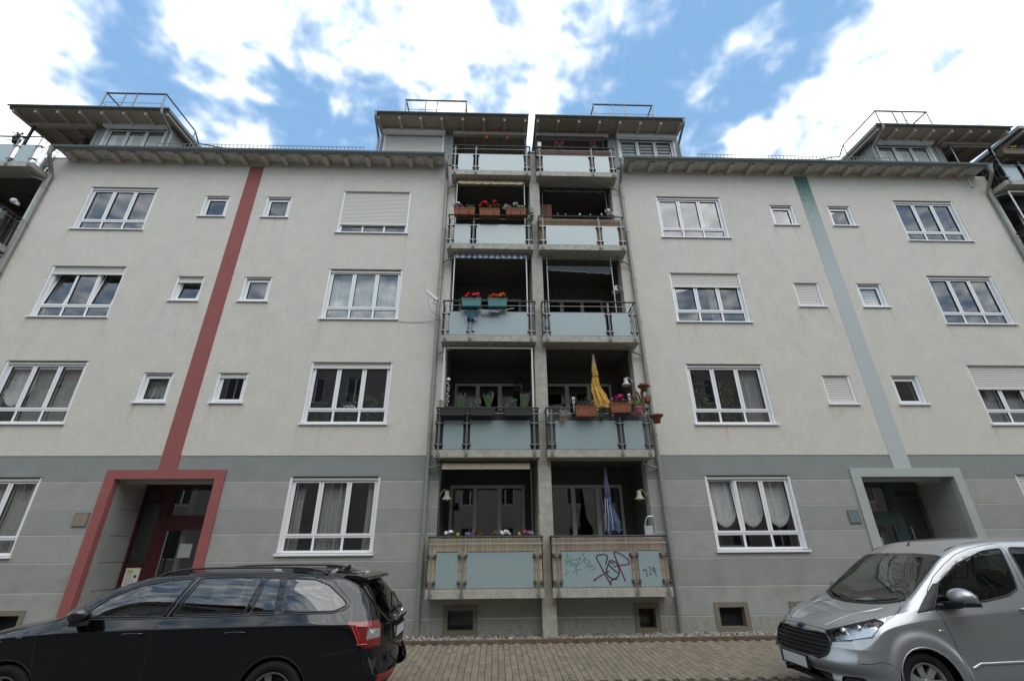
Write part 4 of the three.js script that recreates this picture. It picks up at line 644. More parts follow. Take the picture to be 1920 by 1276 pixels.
// ---------- the far side of the street, behind the viewer, seen in window and car reflections ----------
{
  const specs = [[-46, -22, 14.2, [0.5, 0.46, 0.38]], [-22, -3, 15.6, [0.4, 0.37, 0.33]], [-3, 14, 14.6, [0.58, 0.53, 0.44]], [14, 32, 15.8, [0.42, 0.34, 0.28]], [32, 52, 14.4, [0.5, 0.47, 0.42]]];
  const lab = ['tan', 'dark grey', 'pale sandstone', 'brown', 'light grey'];
  specs.forEach(([a, b, h, c], i) => {
    const B = thing('opposite_house', `${lab[i]} house across the street, mirrored in windows and car glass`, 'building', 'houses on the opposite side of the street');
    const hs = [], n = Math.round((b - a) / 2.6), st = (b - a) / n; for (let f = 0; f < 4; f++) for (let k = 0; k < n; k++) hs.push([a + k * st + st / 2 - 0.6, a + k * st + st / 2 + 0.6, 1.2 + f * 3.2, 3.0 + f * 3.2]);
    const q = slabWithHoles(a + 0.02, b - 0.02, -0.1, h - 2, 0, 0.4, hs).translate(0, 0, 19.5);
    mesh('wall', [q, bx(a + 0.02, b - 0.02, -0.1, h - 2, 23, 23.3)], std(c, 0.95, { map: plasterMap }), B);
    const rp = new THREE.Shape([[-19.1, h - 2.0], [-19.1, h - 1.9], [-22.4, h], [-26, h - 1.9], [-26, h - 2.1]].map((p) => new THREE.Vector2(...p)));
    mesh('roof', new THREE.ExtrudeGeometry(rp, { depth: b - a - 0.04, bevelEnabled: false }).rotateY(Math.PI / 2).translate(a + 0.02, 0, 0), std([0.12, 0.055, 0.04], 0.9), B);
    for (const [p, r, y0, y1] of hs) { const w = mesh('window', [...ring(p, r, y0, y1, 0.07, 19.6, 19.66), bx((p + r) / 2 - 0.04, (p + r) / 2 + 0.04, y0 + 0.07, y1 - 0.07, 19.61, 19.65)], M.white, B); mesh('pane', bx(p + 0.07, r - 0.07, y0 + 0.07, y1 - 0.07, 19.64, 19.645), std([0.03, 0.035, 0.04], 0.1), w); }
    mesh('cornice', bx(a + 0.02, b - 0.02, h - 2.25, h - 2.02, 19.25, 19.5), std([0.4, 0.37, 0.32], 0.9), B);
  });
}

// ---------- things on the balconies ----------
const RED = [0.5, 0.015, 0.02], ORANGE = [0.62, 0.14, 0.01], PINK = [0.55, 0.05, 0.16], LILAC = [0.36, 0.2, 0.42], WHITE = [0.8, 0.78, 0.75], YELLOW = [0.7, 0.45, 0.03], PURPLE = [0.2, 0.06, 0.25], BROWN = [0.3, 0.1, 0.03];
function flower(P, x, y, z, r, col, name = 'flower') { // a head of small overlapping petals
  const q = []; const n = Math.round(10 + r * 260);
  for (let i = 0; i < n; i++) { const a = rr(0, 6.283), e = Math.acos(rr(-0.5, 1)), k = r * rr(0.75, 1), g = new THREE.CircleGeometry(r * rr(0.32, 0.5), 5); g.rotateX(-Math.PI / 2 + rr(-0.5, 0.5)); g.rotateZ(-e * Math.cos(a) * 0.9); g.rotateX(e * Math.sin(a) * 0.9); g.translate(x + Math.sin(e) * Math.cos(a) * k, y + Math.cos(e) * k * 0.8, z + Math.sin(e) * Math.sin(a) * k); const t = rr(0.75, 1.2); q.push(paint(g, [col[0] * t, col[1] * t, col[2] * t])); }
  return mesh(name, q, M.petal, P);
}
function trough(x0, x1, y0, y1, z, d = 0.15) { // tapered plant trough with rim
  const w = x1 - x0, h = y1 - y0, t = 0.02, s = new THREE.Shape([[-w / 2 + t, 0], [w / 2 - t, 0], [w / 2 - 0.006, h - 0.03], [-w / 2 + 0.006, h - 0.03]].map((p) => new THREE.Vector2(...p)));
  return [new THREE.ExtrudeGeometry(s, { depth: d - 0.03, bevelEnabled: true, bevelSize: 0.008, bevelThickness: 0.008, bevelSegments: 2 }).translate((x0 + x1) / 2, y0, z - d / 2 + 0.015), ...ring(-w / 2 - 0.008, w / 2 + 0.008, -d / 2, d / 2, 0.022, 0, 0.032).map((g) => g.rotateX(-Math.PI / 2).translate((x0 + x1) / 2, y0 + h - 0.03, z))];
}
function flowerBox(name, label, group, x0, x1, y0, y1, z, mat, heads, o = {}) {
  y0 += (y1 - y0) * 0.14; const T = thing(name, label, 'flower box', group, [(x0 + x1) / 2, y0, z]); const w = (x1 - x0) / 2 * 0.96, h = y1 - y0;
  mesh('planter', trough(-w, w, 0, h, 0), mat, T);
  mesh('soil', bx(-w + 0.03, w - 0.03, h - 0.05, h - 0.022, -0.045, 0.045), std([0.03, 0.02, 0.014], 1), T);
  if (o.bracket) mesh('hanger', [-0.45, 0.45].map((k) => tube([[w * k, h + 0.02, -0.09], [w * k, h * 0.6, 0.088], [w * k, 0, 0.085], [w * k, -0.03, 0.03], [w * k, -0.02, -0.07]], 0.006, 14, 5)), M.black, T);
  const gh = o.green ?? 0.14;
  mesh('foliage', leaves(o.n ?? 150, () => [rr(-w, w) * 0.95, h - 0.02 + Math.pow(rnd(), 1.3) * gh, rr(-0.07, 0.07)], o.size ?? 0.055, o.cols || GREEN, o.flat ?? 0.5), M.leaf, T);
  for (const [fx, fy, r, c] of heads) flower(T, fx * w, h + fy, rr(0.0, 0.06), r, c);
  return T;
}
const zb = 0.64;
flowerBox('flower_box', 'terracotta box of lilac and white flowers, left of three on the fourth-floor rail', 'flower boxes', -1.23, -0.63, 9.93, 10.19, zb, M.terracotta, [[-0.95, 0.1, 0.06, LILAC], [-0.62, 0.16, 0.065, WHITE], [-0.4, 0.1, 0.05, PINK], [-0.7, 0.03, 0.03, WHITE], [0.5, 0.1, 0.02, WHITE], [0.9, 0.05, 0.02, WHITE]], { bracket: true });
flowerBox('flower_box', 'terracotta box of red geraniums in the middle of the fourth-floor rail', 'flower boxes', -0.53, 0.06, 9.91, 10.18, zb, M.terracotta, [[-0.85, 0.12, 0.075, RED], [-0.62, 0.17, 0.07, RED], [-0.4, 0.18, 0.085, RED], [-0.2, 0.13, 0.06, RED], [0.8, 0.1, 0.04, RED], [0.1, 0.08, 0.05, [0.5, 0.05, 0.02]], [0.15, 0.02, 0.04, [0.5, 0.06, 0.03]], [0.5, 0.22, 0.075, [0.5, 0.01, 0.06]]], { bracket: true, n: 260, green: 0.17 });
flowerBox('flower_box', 'terracotta box of white geraniums, right of three on the fourth-floor rail', 'flower boxes', 0.21, 0.79, 9.94, 10.19, zb, M.terracotta, [[-1.15, 0.05, 0.06, [0.75, 0.55, 0.55]], [-1.0, 0.12, 0.04, WHITE], [-0.05, 0.17, 0.065, WHITE], [0.35, 0.1, 0.055, WHITE], [0.6, 0.07, 0.055, WHITE], [-0.7, 0.07, 0.05, WHITE]], { bracket: true });
{ const T = thing('trailing_plant', 'white flowering plant trailing over the railing corner beside the white geraniums', 'plant', null, [0.92, 9.72, 0.6]); mesh('foliage', leaves(130, () => [rr(-0.06, 0.08), Math.pow(rnd(), 0.8) * 0.5, rr(-0.07, 0.06)], 0.045, GREEN), M.leaf, T); mesh('stem', [tube([[0, 0.5, -0.05], [0.02, 0.3, 0], [0.05, 0.1, 0.02]], 0.006, 12, 5), rod([0.03, 0.45, 0], [-0.02, 0.78, 0], 0.004, 5)], std([0.1, 0.12, 0.05], 0.9), T); for (const [x, y, r] of [[-0.02, 0.55, 0.05], [0.03, 0.02, 0.03], [0.07, 0.12, 0.025], [-0.06, 0.24, 0.035], [0.06, 0.3, 0.02]]) flower(T, x, y, 0.05, r, WHITE); }
const tealHeads = (c) => [[-0.6, 0.06, 0.08, c], [-0.32, 0.1, 0.075, c], [0.28, 0.08, 0.085, c], [0.58, 0.1, 0.075, c]];
flowerBox('flower_box', 'teal plastic box of red flowers on the third-floor rail', 'flower boxes', -0.90, -0.40, 7.06, 7.32, zb, M.tealBox, tealHeads(RED), { n: 60, green: 0.08 });
flowerBox('flower_box', 'teal plastic box of orange flowers on the third-floor rail', 'flower boxes', -0.25, 0.25, 7.06, 7.32, zb, M.tealBox, tealHeads(ORANGE), { n: 60, green: 0.08 });
const herb = [[0.10, 0.16, 0.06], [0.14, 0.2, 0.09], [0.07, 0.12, 0.05]], silver = [[0.2, 0.25, 0.2], [0.26, 0.3, 0.25], [0.12, 0.17, 0.1]];
function spikes(T, x, h0, n, H, cols, tip) { const q = []; for (let i = 0; i < n; i++) { const a = rr(-0.09, 0.09), b = rr(-0.05, 0.05), k = H * rr(0.6, 1); q.push(paint(rod([x + a * 0.4, h0, b * 0.4], [x + a * 1.3, h0 + k, b], 0.0045, 4, 0.0015), cols[i % cols.length])); if (tip && i % 6 === 0) q.push(paint(rod([x + a * 1.3, h0 + k, b], [x + a * 1.4, h0 + k + 0.07, b], 0.007, 5, 0.003), tip)); } return mesh('herb', q, M.vc, T); }
{
  const rail = [[-1.30, -0.68, 'left'], [-0.62, -0.02, 'middle'], [0.15, 0.81, 'right']], say = ['black trough of lavender and silver herbs, left end of the second-floor rail', 'black trough with two bushy herbs, middle of the second-floor rail', 'black trough of lavender, right end of the second-floor rail'];
  rail.forEach(([a, b], i) => {
    const T = flowerBox('flower_box', say[i], 'flower boxes', a, b, 4.28, 4.49, zb, M.darkBox, [], { n: 30, green: 0.04 });
    const w = (b - a) / 2;
    if (i === 0) { mesh('foliage', leaves(90, () => [-w * 0.75 + rr(-0.1, 0.12), 0.2 + rnd() * 0.14, rr(-0.06, 0.06)], 0.05, silver, 0.3), M.leaf, T); spikes(T, w * 0.55, 0.2, 70, 0.3, herb, [0.15, 0.13, 0.19]); }
    if (i === 1) { mesh('foliage', leaves(110, () => [-w * 0.6 + rr(-0.13, 0.13), 0.2 + rnd() * 0.18, rr(-0.06, 0.06)], 0.045, [...herb, ...silver], 0.4), M.leaf, T); spikes(T, w * 0.45, 0.2, 80, 0.34, herb, [0.14, 0.14, 0.2]); }
    if (i === 2) { mesh('foliage', leaves(100, () => [-w * 0.45 + rr(-0.12, 0.12), 0.2 + rnd() * 0.2, rr(-0.06, 0.06)], 0.045, [...herb, ...silver], 0.4), M.leaf, T); spikes(T, w * 0.5, 0.2, 80, 0.33, herb, [0.15, 0.13, 0.19]); }
  });
}
flowerBox('flower_box', 'terracotta box of dark pink flowers beside the yellow parasol', 'flower boxes', 1.78, 2.28, 4.26, 4.53, zb, M.terracotta, [[-0.4, 0.12, 0.03, [0.2, 0.04, 0.06]], [0.1, 0.2, 0.025, [0.25, 0.04, 0.08]], [0.3, 0.1, 0.04, [0.3, 0.04, 0.08]]], { n: 90, green: 0.22, cols: [[0.03, 0.04, 0.02], [0.06, 0.03, 0.025], [0.04, 0.06, 0.02]] });
flowerBox('flower_box', 'terracotta box of bright magenta flowers, right of the yellow parasol', 'flower boxes', 2.59, 3.08, 4.35, 4.61, zb, M.terracotta, [[-0.75, 0.1, 0.03, [0.55, 0.2, 0.3]], [-0.2, 0.14, 0.06, [0.55, 0.02, 0.2]], [0.05, 0.16, 0.06, [0.55, 0.02, 0.2]], [-0.4, 0.06, 0.04, PINK], [0.3, 0.08, 0.045, [0.5, 0.02, 0.17]]], { n: 50, green: 0.08 });
[[-1.15, -0.72, [[-0.5, 0.05, 0.05, WHITE], [0, 0.07, 0.055, WHITE], [0.7, 0.03, 0.045, YELLOW]], 'white and yellow pansies at the left end of the reed-screened ground-floor rail'], [-0.66, -0.3, [[-0.6, 0.03, 0.06, LILAC], [0.0, 0.02, 0.045, PURPLE], [0.3, 0.07, 0.05, BROWN], [0.8, 0.03, 0.05, [0.4, 0.16, 0.02]]], 'lilac and rust pansies, second box along the ground-floor rail'], [-0.12, 0.34, [[-0.6, 0.06, 0.04, BROWN], [0.1, 0.05, 0.055, WHITE], [0.45, 0.07, 0.06, WHITE], [0.75, 0.03, 0.04, WHITE]], 'white and rust pansies, third box along the ground-floor rail'], [0.42, 0.84, [[-0.7, 0.02, 0.045, YELLOW], [-0.2, 0.07, 0.05, PINK], [0.2, 0.06, 0.05, [0.5, 0.22, 0.35]], [0.6, 0.03, 0.05, LILAC]], 'pink and yellow pansies at the right end of the ground-floor rail']].forEach(([a, b, hd, l]) => flowerBox('flower_box', l, 'flower boxes', a, b, 1.66, 1.84, 0.36, M.darkBox, hd, { n: 70, green: 0.07, size: 0.04 }));
[[1.87, 'left'], [2.95, 'right']].forEach(([x, s]) => { const T = thing('flower_pot', `${s} pot of pink flowers on the top-floor right balcony`, 'flower pot', 'pots on the top-floor balcony', [x, 12.66, 0.42]); mesh('pot', lathe([[0, 0], [0.06, 0], [0.085, 0.14], [0.095, 0.14], [0.095, 0.17], [0.08, 0.17]], 0, 0, 0), M.darkBox, T); mesh('foliage', leaves(70, () => [rr(-0.13, 0.13), 0.17 + rnd() * 0.14, rr(-0.08, 0.08)], 0.045, GREEN), M.leaf, T); for (let i = 0; i < 4; i++) flower(T, rr(-0.12, 0.12), 0.27 + rr(0, 0.1), 0.06, 0.04, PINK); });
{ const T = thing('flower_box', 'wooden box of yellow and red flowers on the right neighbour top rail', 'flower box', 'flower boxes', [16.4, 12.72, 0.68]); mesh('planter', trough(-0.75, 0.75, -0.12, 0.08, 0, 0.2), std([0.2, 0.15, 0.11], 0.8, { map: woodMap }), T); mesh('foliage', leaves(200, () => [rr(-0.75, 0.75), 0.06 + rnd() * 0.16, rr(-0.09, 0.09)], 0.05, GREEN), M.leaf, T); for (let i = 0; i < 12; i++) flower(T, rr(-0.72, 0.72), 0.12 + rr(0, 0.1), 0.06, 0.035, i % 2 ? YELLOW : [0.35, 0.03, 0.03]); }
{ const T = thing('potted_shrub', 'dark leafy plant on the left neighbour top balcony rail', 'plant', null, [-14.3, 12.6, 0.4]); mesh('pot', lathe([[0, 0], [0.07, 0], [0.1, 0.15], [0.08, 0.15]], 0, 0, 0), M.darkBox, T); mesh('foliage', leaves(80, () => [rr(-0.15, 0.15), 0.12 + rnd() * 0.25, rr(-0.1, 0.1)], 0.06, [[0.03, 0.05, 0.02], [0.05, 0.05, 0.03]]), M.leaf, T); }

// clamp awnings
function awning(label, x0, x1, yf, yTop, z, poleMat, o = {}) {
  const T = thing('clamp_awning', label, 'awning', 'clamp awnings of the balconies', [0, yf, 0]);
  for (const x of [x0 - 0.03, x1 + 0.03]) { mesh('pole', [rod([x, 0, z], [x, yTop - yf, z], o.pr ?? 0.016, 10), rod([x, yTop - yf, z], [x, (o.ceil ?? yTop) - yf, z], 0.008, 6), lathe([[0.035, 0], [0.03, 0.02], [0.01, 0.03]], x, 0, z, 12)], poleMat, T); mesh('clamp_knob', [lathe([[0, 0], [0.03, 0], [0.03, 0.03], [0, 0.03]], x, yTop - yf - 0.01, z, 12)], M.black, T); }
  mesh('roller_tube', rod([x0 - 0.02, yTop - yf - 0.03, z], [x1 + 0.02, yTop - yf - 0.03, z], o.tr ?? 0.022, 12), o.tubeMat || poleMat, T);
  if (o.cloth) {
    const n = 60, g = new THREE.PlaneGeometry(1, 1, n, 3), p = g.attributes.position, cols = [];
    for (let i = 0; i < p.count; i++) { const t = p.getX(i) + 0.5, s = 0.5 - p.getY(i), drop = o.drop + (o.scallop ? 0.022 * Math.abs(Math.sin(t * Math.PI * o.scallop)) : 0) + (o.sag || 0) * t; p.setXYZ(i, x0 + (x1 - x0) * t, yTop - yf - 0.02 - drop * s, z + 0.024 + 0.03 * s + 0.008 * Math.sin(t * 40) * s); }
    g.computeVertexNormals(); const q = g.toNonIndexed(); mesh('valance', paint(q, (x, y) => o.cloth(( x - x0) / (x1 - x0), (yTop - yf - 0.02 - y) / o.drop)), M.petal, T);
    if (o.hem) mesh('hem', tube(Array.from({ length: 41 }, (_, i) => { const t = i / 40; return [x0 + (x1 - x0) * t, yTop - yf - 0.02 - (o.drop + 0.022 * Math.abs(Math.sin(t * Math.PI * o.scallop)) + (o.sag || 0) * t), z + 0.056]; }), 0.004, 80, 4), M.whitePlastic, T);
  }
  return T;
}
const yS = SLAB.map((y) => y + ST);
awning('rolled beige awning with drooping left edge on the ground-floor left balcony', -1.2, 0.74, yS[0], 3.36, 0.3, M.darkSteel, { drop: 0.15, cloth: (t) => [0.5, 0.41, 0.32], ceil: 3.44, tr: 0.03 });
awning('bare white awning frame with no cloth on the second-floor left balcony', -1.26, 0.83, yS[1], 6.14, 0.34, M.whitePlastic, { ceil: 6.23, pr: 0.022, tr: 0.018 });
awning('blue and white checked awning valance on the third-floor left balcony', -1.14, 0.75, yS[2], 8.93, 0.3, M.whitePlastic, { drop: 0.13, scallop: 9, ceil: 8.99, cloth: (t, s) => { const a = Math.floor(t * 24) % 2, b = Math.floor(s * 3) % 2; return a && b ? [0.02, 0.05, 0.14] : a || b ? [0.16, 0.24, 0.34] : [0.7, 0.72, 0.72]; } });
awning('cream awning valance with wavy hem on the fourth-floor left balcony', -1.18, 0.74, yS[3], 11.56, 0.3, M.steel, { drop: 0.13, scallop: 8, ceil: 11.63, cloth: (t, s) => (s < 0.35 ? [0.36, 0.24, 0.12] : [0.62, 0.5, 0.28]) });
awning('dark blue awning valance with pale hem on the third-floor right balcony', 1.37, 3.07, yS[2], 8.58, 0.3, M.steel, { drop: 0.14, scallop: 7, sag: 0.1, hem: true, ceil: 8.99, cloth: () => [0.03, 0.035, 0.045] });
awning('folded dark awning tucked under the ceiling of the fourth-floor right balcony', 1.35, 3.2, yS[3], 11.42, 0.1, M.darkSteel, { drop: 0.06, scallop: 6, ceil: 11.63, cloth: () => [0.05, 0.05, 0.05] });
awning('dark awning below the roof beam of the top-floor right balcony', 1.35, 3.3, yS[4], 13.6, 0.16, M.darkSteel, { drop: 0.2, ceil: 13.66, cloth: () => [0.035, 0.03, 0.035] });
awning('wavy grey awning under the roof at the far right balcony', 14.9, 16.2, yS[4], 13.6, 0.16, M.steel, { drop: 0.1, scallop: 9, hem: true, ceil: 13.66, cloth: () => [0.12, 0.11, 0.10] });

// parasols, folded
function parasol(label, x, z, yf, y0, y1, colors, lean) {
  const T = thing('folded_parasol', label, 'parasol', 'folded parasols', [x, yf, z]); const H = y1 - y0, b = y0 - yf;
  mesh('pole', [rod([0, 0.04, 0], [0, b + H, 0], 0.017, 10), lathe([[0, 0], [0.2, 0], [0.2, 0.04], [0.05, 0.08], [0, 0.08]], 0, 0, 0, 20)], std([0.25, 0.2, 0.14], 0.6), T);
  const nu = 48, nv = 30, g = new THREE.PlaneGeometry(1, 1, nu, nv), p = g.attributes.position;
  for (let i = 0; i < p.count; i++) {
    const u = (p.getX(i) + 0.5) * Math.PI * 2, v = 0.5 - p.getY(i), w = v; // v from top
    let r = 0.03 + 0.10 * Math.pow(v, 1.15) + (v > 0.55 ? 0.05 * sst(0.55, 0.9, v) : 0); r *= 1 + (0.24 * Math.sin(u * 8 + v * 5) + 0.16 * Math.sin(u * 5 - v * 11) + 0.16 * n3(Math.cos(u) * 2.2, Math.sin(u) * 2.2, v * 9 + x)) * sst(0.02, 0.35, v); r *= 1 - 0.18 * Math.exp(-(((v - 0.42) / 0.03) ** 2));
    r *= colors.slim || 1;
    const yy = b + H * (1 - v) + 0.05 * Math.sin(u * 4 + 1) * sst(0.85, 1, v);
    p.setXYZ(i, Math.cos(u) * r + lean * 0.12 * sst(0.55, 0.95, v), yy, Math.sin(u) * r * 0.8);
  }
  g.computeVertexNormals(); mesh('canopy', paint(g.toNonIndexed(), (px, py) => { const v = 1 - (py - b) / H; const t = 0.85 + 0.25 * n2(px * 30, py * 12); const c = v < colors.split + 0.04 * n2(px * 20, 3) ? colors.top : colors.low; return c.map((k) => k * t); }), M.petal, T);
  mesh('tie_band', [0.42].map((v) => new THREE.TorusGeometry(0.075, 0.008, 6, 20).rotateX(Math.PI / 2).scale(1, 1, 0.85).translate(0, b + H * (1 - v), 0)), std([0.15, 0.12, 0.06], 0.9), T);
  if (colors.piping) mesh('piping', Array.from({ length: 4 }, (_, k) => tube(Array.from({ length: 9 }, (_, i) => { const v = 0.5 + i / 8 * 0.48, u = 0.7 + k * 0.55 + v * 1.2, r = (0.03 + 0.10 * Math.pow(v, 1.15) + 0.05 * sst(0.55, 0.9, v)) * 1.02; return [Math.cos(u) * r + lean * 0.12 * sst(0.55, 0.95, v), b + H * (1 - v), Math.sin(u) * r * 0.8]; }), 0.005, 20, 4)), M.whitePlastic, T);
  mesh('finial', [lathe([[0, 0.07], [0.022, 0.05], [0.03, 0.02], [0.03, 0], [0, 0]], 0, b + H - 0.01, 0, 12)], M.darkSteel, T);
  return T;
}
parasol('folded yellow parasol with bleached tip on the second-floor right balcony', 2.43, 0.12, yS[1], 4.62, 6.06, { top: [0.62, 0.5, 0.32], low: [0.64, 0.38, 0.07], split: 0.24 }, 1);
parasol('folded blue parasol with white piping on the ground-floor right balcony', 2.49, 0.05, yS[0], 1.90, 3.27, { top: [0.14, 0.15, 0.25], low: [0.075, 0.11, 0.21], split: 0.4, piping: true, slim: 0.82 }, 0.6);

// wall lamps
function bellLamp(label, x, y, z, s, mat) {
  const T = thing('wall_lamp', label, 'lamp', 'balcony wall lamps', [x, y, z]);
  mesh('lamp_shade', lathe([[0, 0.2], [0.05, 0.19], [0.055, 0.1], [0.07, 0.06], [0.11, 0.015], [0.115, 0], [0.1, 0.005], [0.05, 0.06], [0, 0.07]], 0, -0.1, 0, 20), mat, T);
  mesh('bulb', sphere(0, -0.09, 0, 0.035), M.whitePlastic, T);
  mesh('wall_arm', [tube([[0, 0.08, 0], [s * 0.06, 0.12, 0], [s * 0.13, 0.05, 0], [s * 0.15, 0, 0]], 0.009, 14, 6), lathe([[0, 0], [0.045, 0], [0.035, 0.025], [0, 0.025]], 0, 0, 0, 14).rotateZ(s * Math.PI / 2).translate(s * 0.17, 0, 0)], mat, T);
}
const cream = std([0.6, 0.55, 0.42], 0.4);
bellLamp('cream bell lamp on the ground-floor left balcony wall', -1.11, 2.70, -0.15, -1, cream);
bellLamp('cream bell lamp on the ground-floor right balcony wall', 3.27, 2.69, -0.15, 1, cream);
bellLamp('white bell lamp on the second-floor right balcony wall', 3.27, 5.42, -0.15, 1, M.whitePlastic);
bellLamp('white bell lamp on the third-floor right balcony wall', 3.28, 8.14, -0.15, 1, M.whitePlastic);
function globeLamp(label, x, y, z, s) { const T = thing('globe_lamp', label, 'lamp', 'globe lamps', [x, y, z]); mesh('globe', sphere(0, 0, 0, 0.085, 1, 1, 1, 20, 14), M.whitePlastic, T); mesh('wall_arm', [rod([0, -0.08, 0], [s * 0.13, -0.1, 0], 0.012, 8), bx(Math.min(s * 0.13, s * 0.16), Math.max(s * 0.13, s * 0.16), -0.15, -0.05, -0.04, 0.04)], M.whitePlastic, T); }
globeLamp('white globe lamp on the fourth-floor right balcony wall', 3.29, 10.79, -0.05, 1);
globeLamp('white globe lamp on the left neighbour fourth-floor balcony', -13.9, 10.78, 0.0, 1);
[[-0.38, 'left'], [0.28, 'right']].forEach(([x, s]) => { const T = thing('orange_lantern', `${s} of two small orange glass lanterns hanging under the left roof beam`, 'lantern', 'orange lanterns', [x, 13.52, 0.09]); mesh('glass_shade', lathe([[0.012, 0], [0.035, 0.02], [0.04, 0.08], [0.028, 0.15], [0.01, 0.16]], 0, 0, 0, 14), std([0.85, 0.2, 0.02], 0.25), T); mesh('hanger', rod([0, 0.15, 0], [0, 0.2, 0], 0.004, 5), M.black, T); });

// small things
{ const T = thing('bird_cage', 'black ornamental bird cage hanging on the second-floor left balcony', 'bird cage', null, [0.58, 5.28, -0.55]); const q = []; for (let i = 0; i < 14; i++) { const a = i / 14 * 6.283; q.push(tube([[Math.cos(a) * 0.12, 0, Math.sin(a) * 0.12], [Math.cos(a) * 0.125, 0.28, Math.sin(a) * 0.125], [Math.cos(a) * 0.07, 0.4, Math.sin(a) * 0.07], [0, 0.45, 0]], 0.006, 10, 4)); } mesh('bars', q, M.black, T); mesh('base', lathe([[0, -0.03], [0.13, -0.03], [0.14, 0.03], [0, 0.03]], 0, 0, 0, 18), M.black, T); mesh('ring', new THREE.TorusGeometry(0.03, 0.006, 6, 14).translate(0, 0.48, 0), M.black, T); mesh('chain', rod([0, 0.5, 0], [0, 0.95, 0], 0.004, 4), M.black, T); }
{ const T = thing('shell_string', 'string of pale shells hanging beside the white awning pole', 'ornament', null, [-1.16, 4.62, 0.3]); for (let i = 0; i < 9; i++) mesh('shell', sphere(rr(-0.02, 0.02), 0.06 + i * 0.065, rr(-0.01, 0.01), 0.032, rr(0.8, 1.3), 0.8, 0.8, 8, 6), std([rr(0.4, 0.55), rr(0.3, 0.42), rr(0.24, 0.34)], 0.6), T); mesh('globe', sphere(0, 0.68, 0, 0.045), M.whitePlastic, T); mesh('cord', rod([0, 0, 0], [0, 1.52, 0], 0.003, 4), M.black, T); }
[[1.77, 4.53, 'left'], [3.08, 4.62, 'right']].forEach(([x, y, s]) => { const T = thing('solar_light', s === 'left' ? 'white solar stake light left of the dark pink flowers' : 'white solar stake light right of the magenta flowers', 'garden light', 'solar stake lights', [x, y, 0.6]); mesh('lantern', [lathe([[0.012, 0], [0.026, 0.02], [0.03, 0.13], [0.032, 0.15], [0, 0.155]], 0, 0.08, 0, 12)], M.whitePlastic, T); mesh('solar_cell', bx(-0.014, 0.014, 0.13, 0.19, 0.027, 0.034), M.black, T); mesh('stake', rod([0, -0.12, 0], [0, 0.09, 0], 0.008, 6), M.whitePlastic, T); });
{ const T = thing('flower_pot', 'pink pot with a light green plant on the second-floor right rail', 'flower pot', null, [3.25, 4.35, 0.62]); mesh('pot', lathe([[0, 0], [0.065, 0], [0.09, 0.15], [0.1, 0.15], [0.1, 0.18], [0.08, 0.18]], 0, 0, 0), std([0.5, 0.1, 0.14], 0.7), T); mesh('foliage', [...leaves(60, () => [rr(-0.07, 0.07), 0.18 + rnd() * 0.1, rr(-0.06, 0.06)], 0.12, [[0.12, 0.22, 0.05], [0.18, 0.28, 0.08], [0.3, 0.36, 0.16]], 0.16)], M.leaf, T); }
{ // wagon wheel with pots
  const T = thing('wagon_wheel_planter', 'wooden wagon wheel planter with terracotta pots at the railing corner', 'planter', null, [3.46, 4.53, 0.36]); const w = std([0.2, 0.12, 0.06], 0.8, { map: woodMap }), R = Math.PI / 2;
  const wh = (g) => g.rotateY(0.9).translate(-0.12, 0.25, 0); mesh('wheel_rim', [wh(new THREE.TorusGeometry(0.2, 0.02, 8, 30)), wh(rod([0, 0, -0.03], [0, 0, 0.03], 0.035, 12))], w, T);
  for (let i = 0; i < 10; i++) { const a = i / 10 * 6.283; mesh('spoke', wh(rod([Math.cos(a) * 0.03, Math.sin(a) * 0.03, 0], [Math.cos(a) * 0.19, Math.sin(a) * 0.19, 0], 0.008, 6)), w, T); }
  mesh('stand', [bx(-0.02, 0.04, -0.02, 0.46, -0.03, 0.03), bx(0.04, 0.16, 0.16, 0.2, -0.02, 0.02)], w, T); const pot = (x, y, s) => lathe([[0, 0], [0.07 * s, 0], [0.095 * s, 0.1 * s], [0.14 * s, 0.11 * s], [0.145 * s, 0.14 * s], [0.1 * s, 0.14 * s]], x, y, 0.04, 20);
  mesh('pot', pot(0.06, 0.46, 1), M.terracotta, T); mesh('pot', [bx(0.07, 0.19, 0.2, 0.33, -0.05, 0.07)], M.terracotta, T);
  mesh('pot_plant', leaves(30, () => [0.06 + rr(-0.08, 0.08), 0.58 + rnd() * 0.06, 0.04 + rr(-0.06, 0.06)], 0.05, [[0.05, 0.06, 0.03]]), M.leaf, T);
}
{ const T = thing('hanging_pot', 'terracotta pot hung outside the second-floor right railing corner', 'flower pot', null, [3.66, 4.17, 0.58]); mesh('pot', lathe([[0, 0], [0.075, 0], [0.1, 0.13], [0.155, 0.15], [0.16, 0.18], [0.1, 0.18]], 0, 0, 0), M.terracotta, T); mesh('bracket', [new THREE.TorusGeometry(0.11, 0.007, 6, 20).rotateX(Math.PI / 2).translate(0, 0.13, 0), rod([-0.11, 0.13, 0], [-0.14, 0.13, -0.02], 0.007, 5)], M.darkSteel, T); mesh('soil', lathe([[0, 0.16], [0.1, 0.16]], 0, 0, 0), std([0.03, 0.02, 0.015], 1), T); }
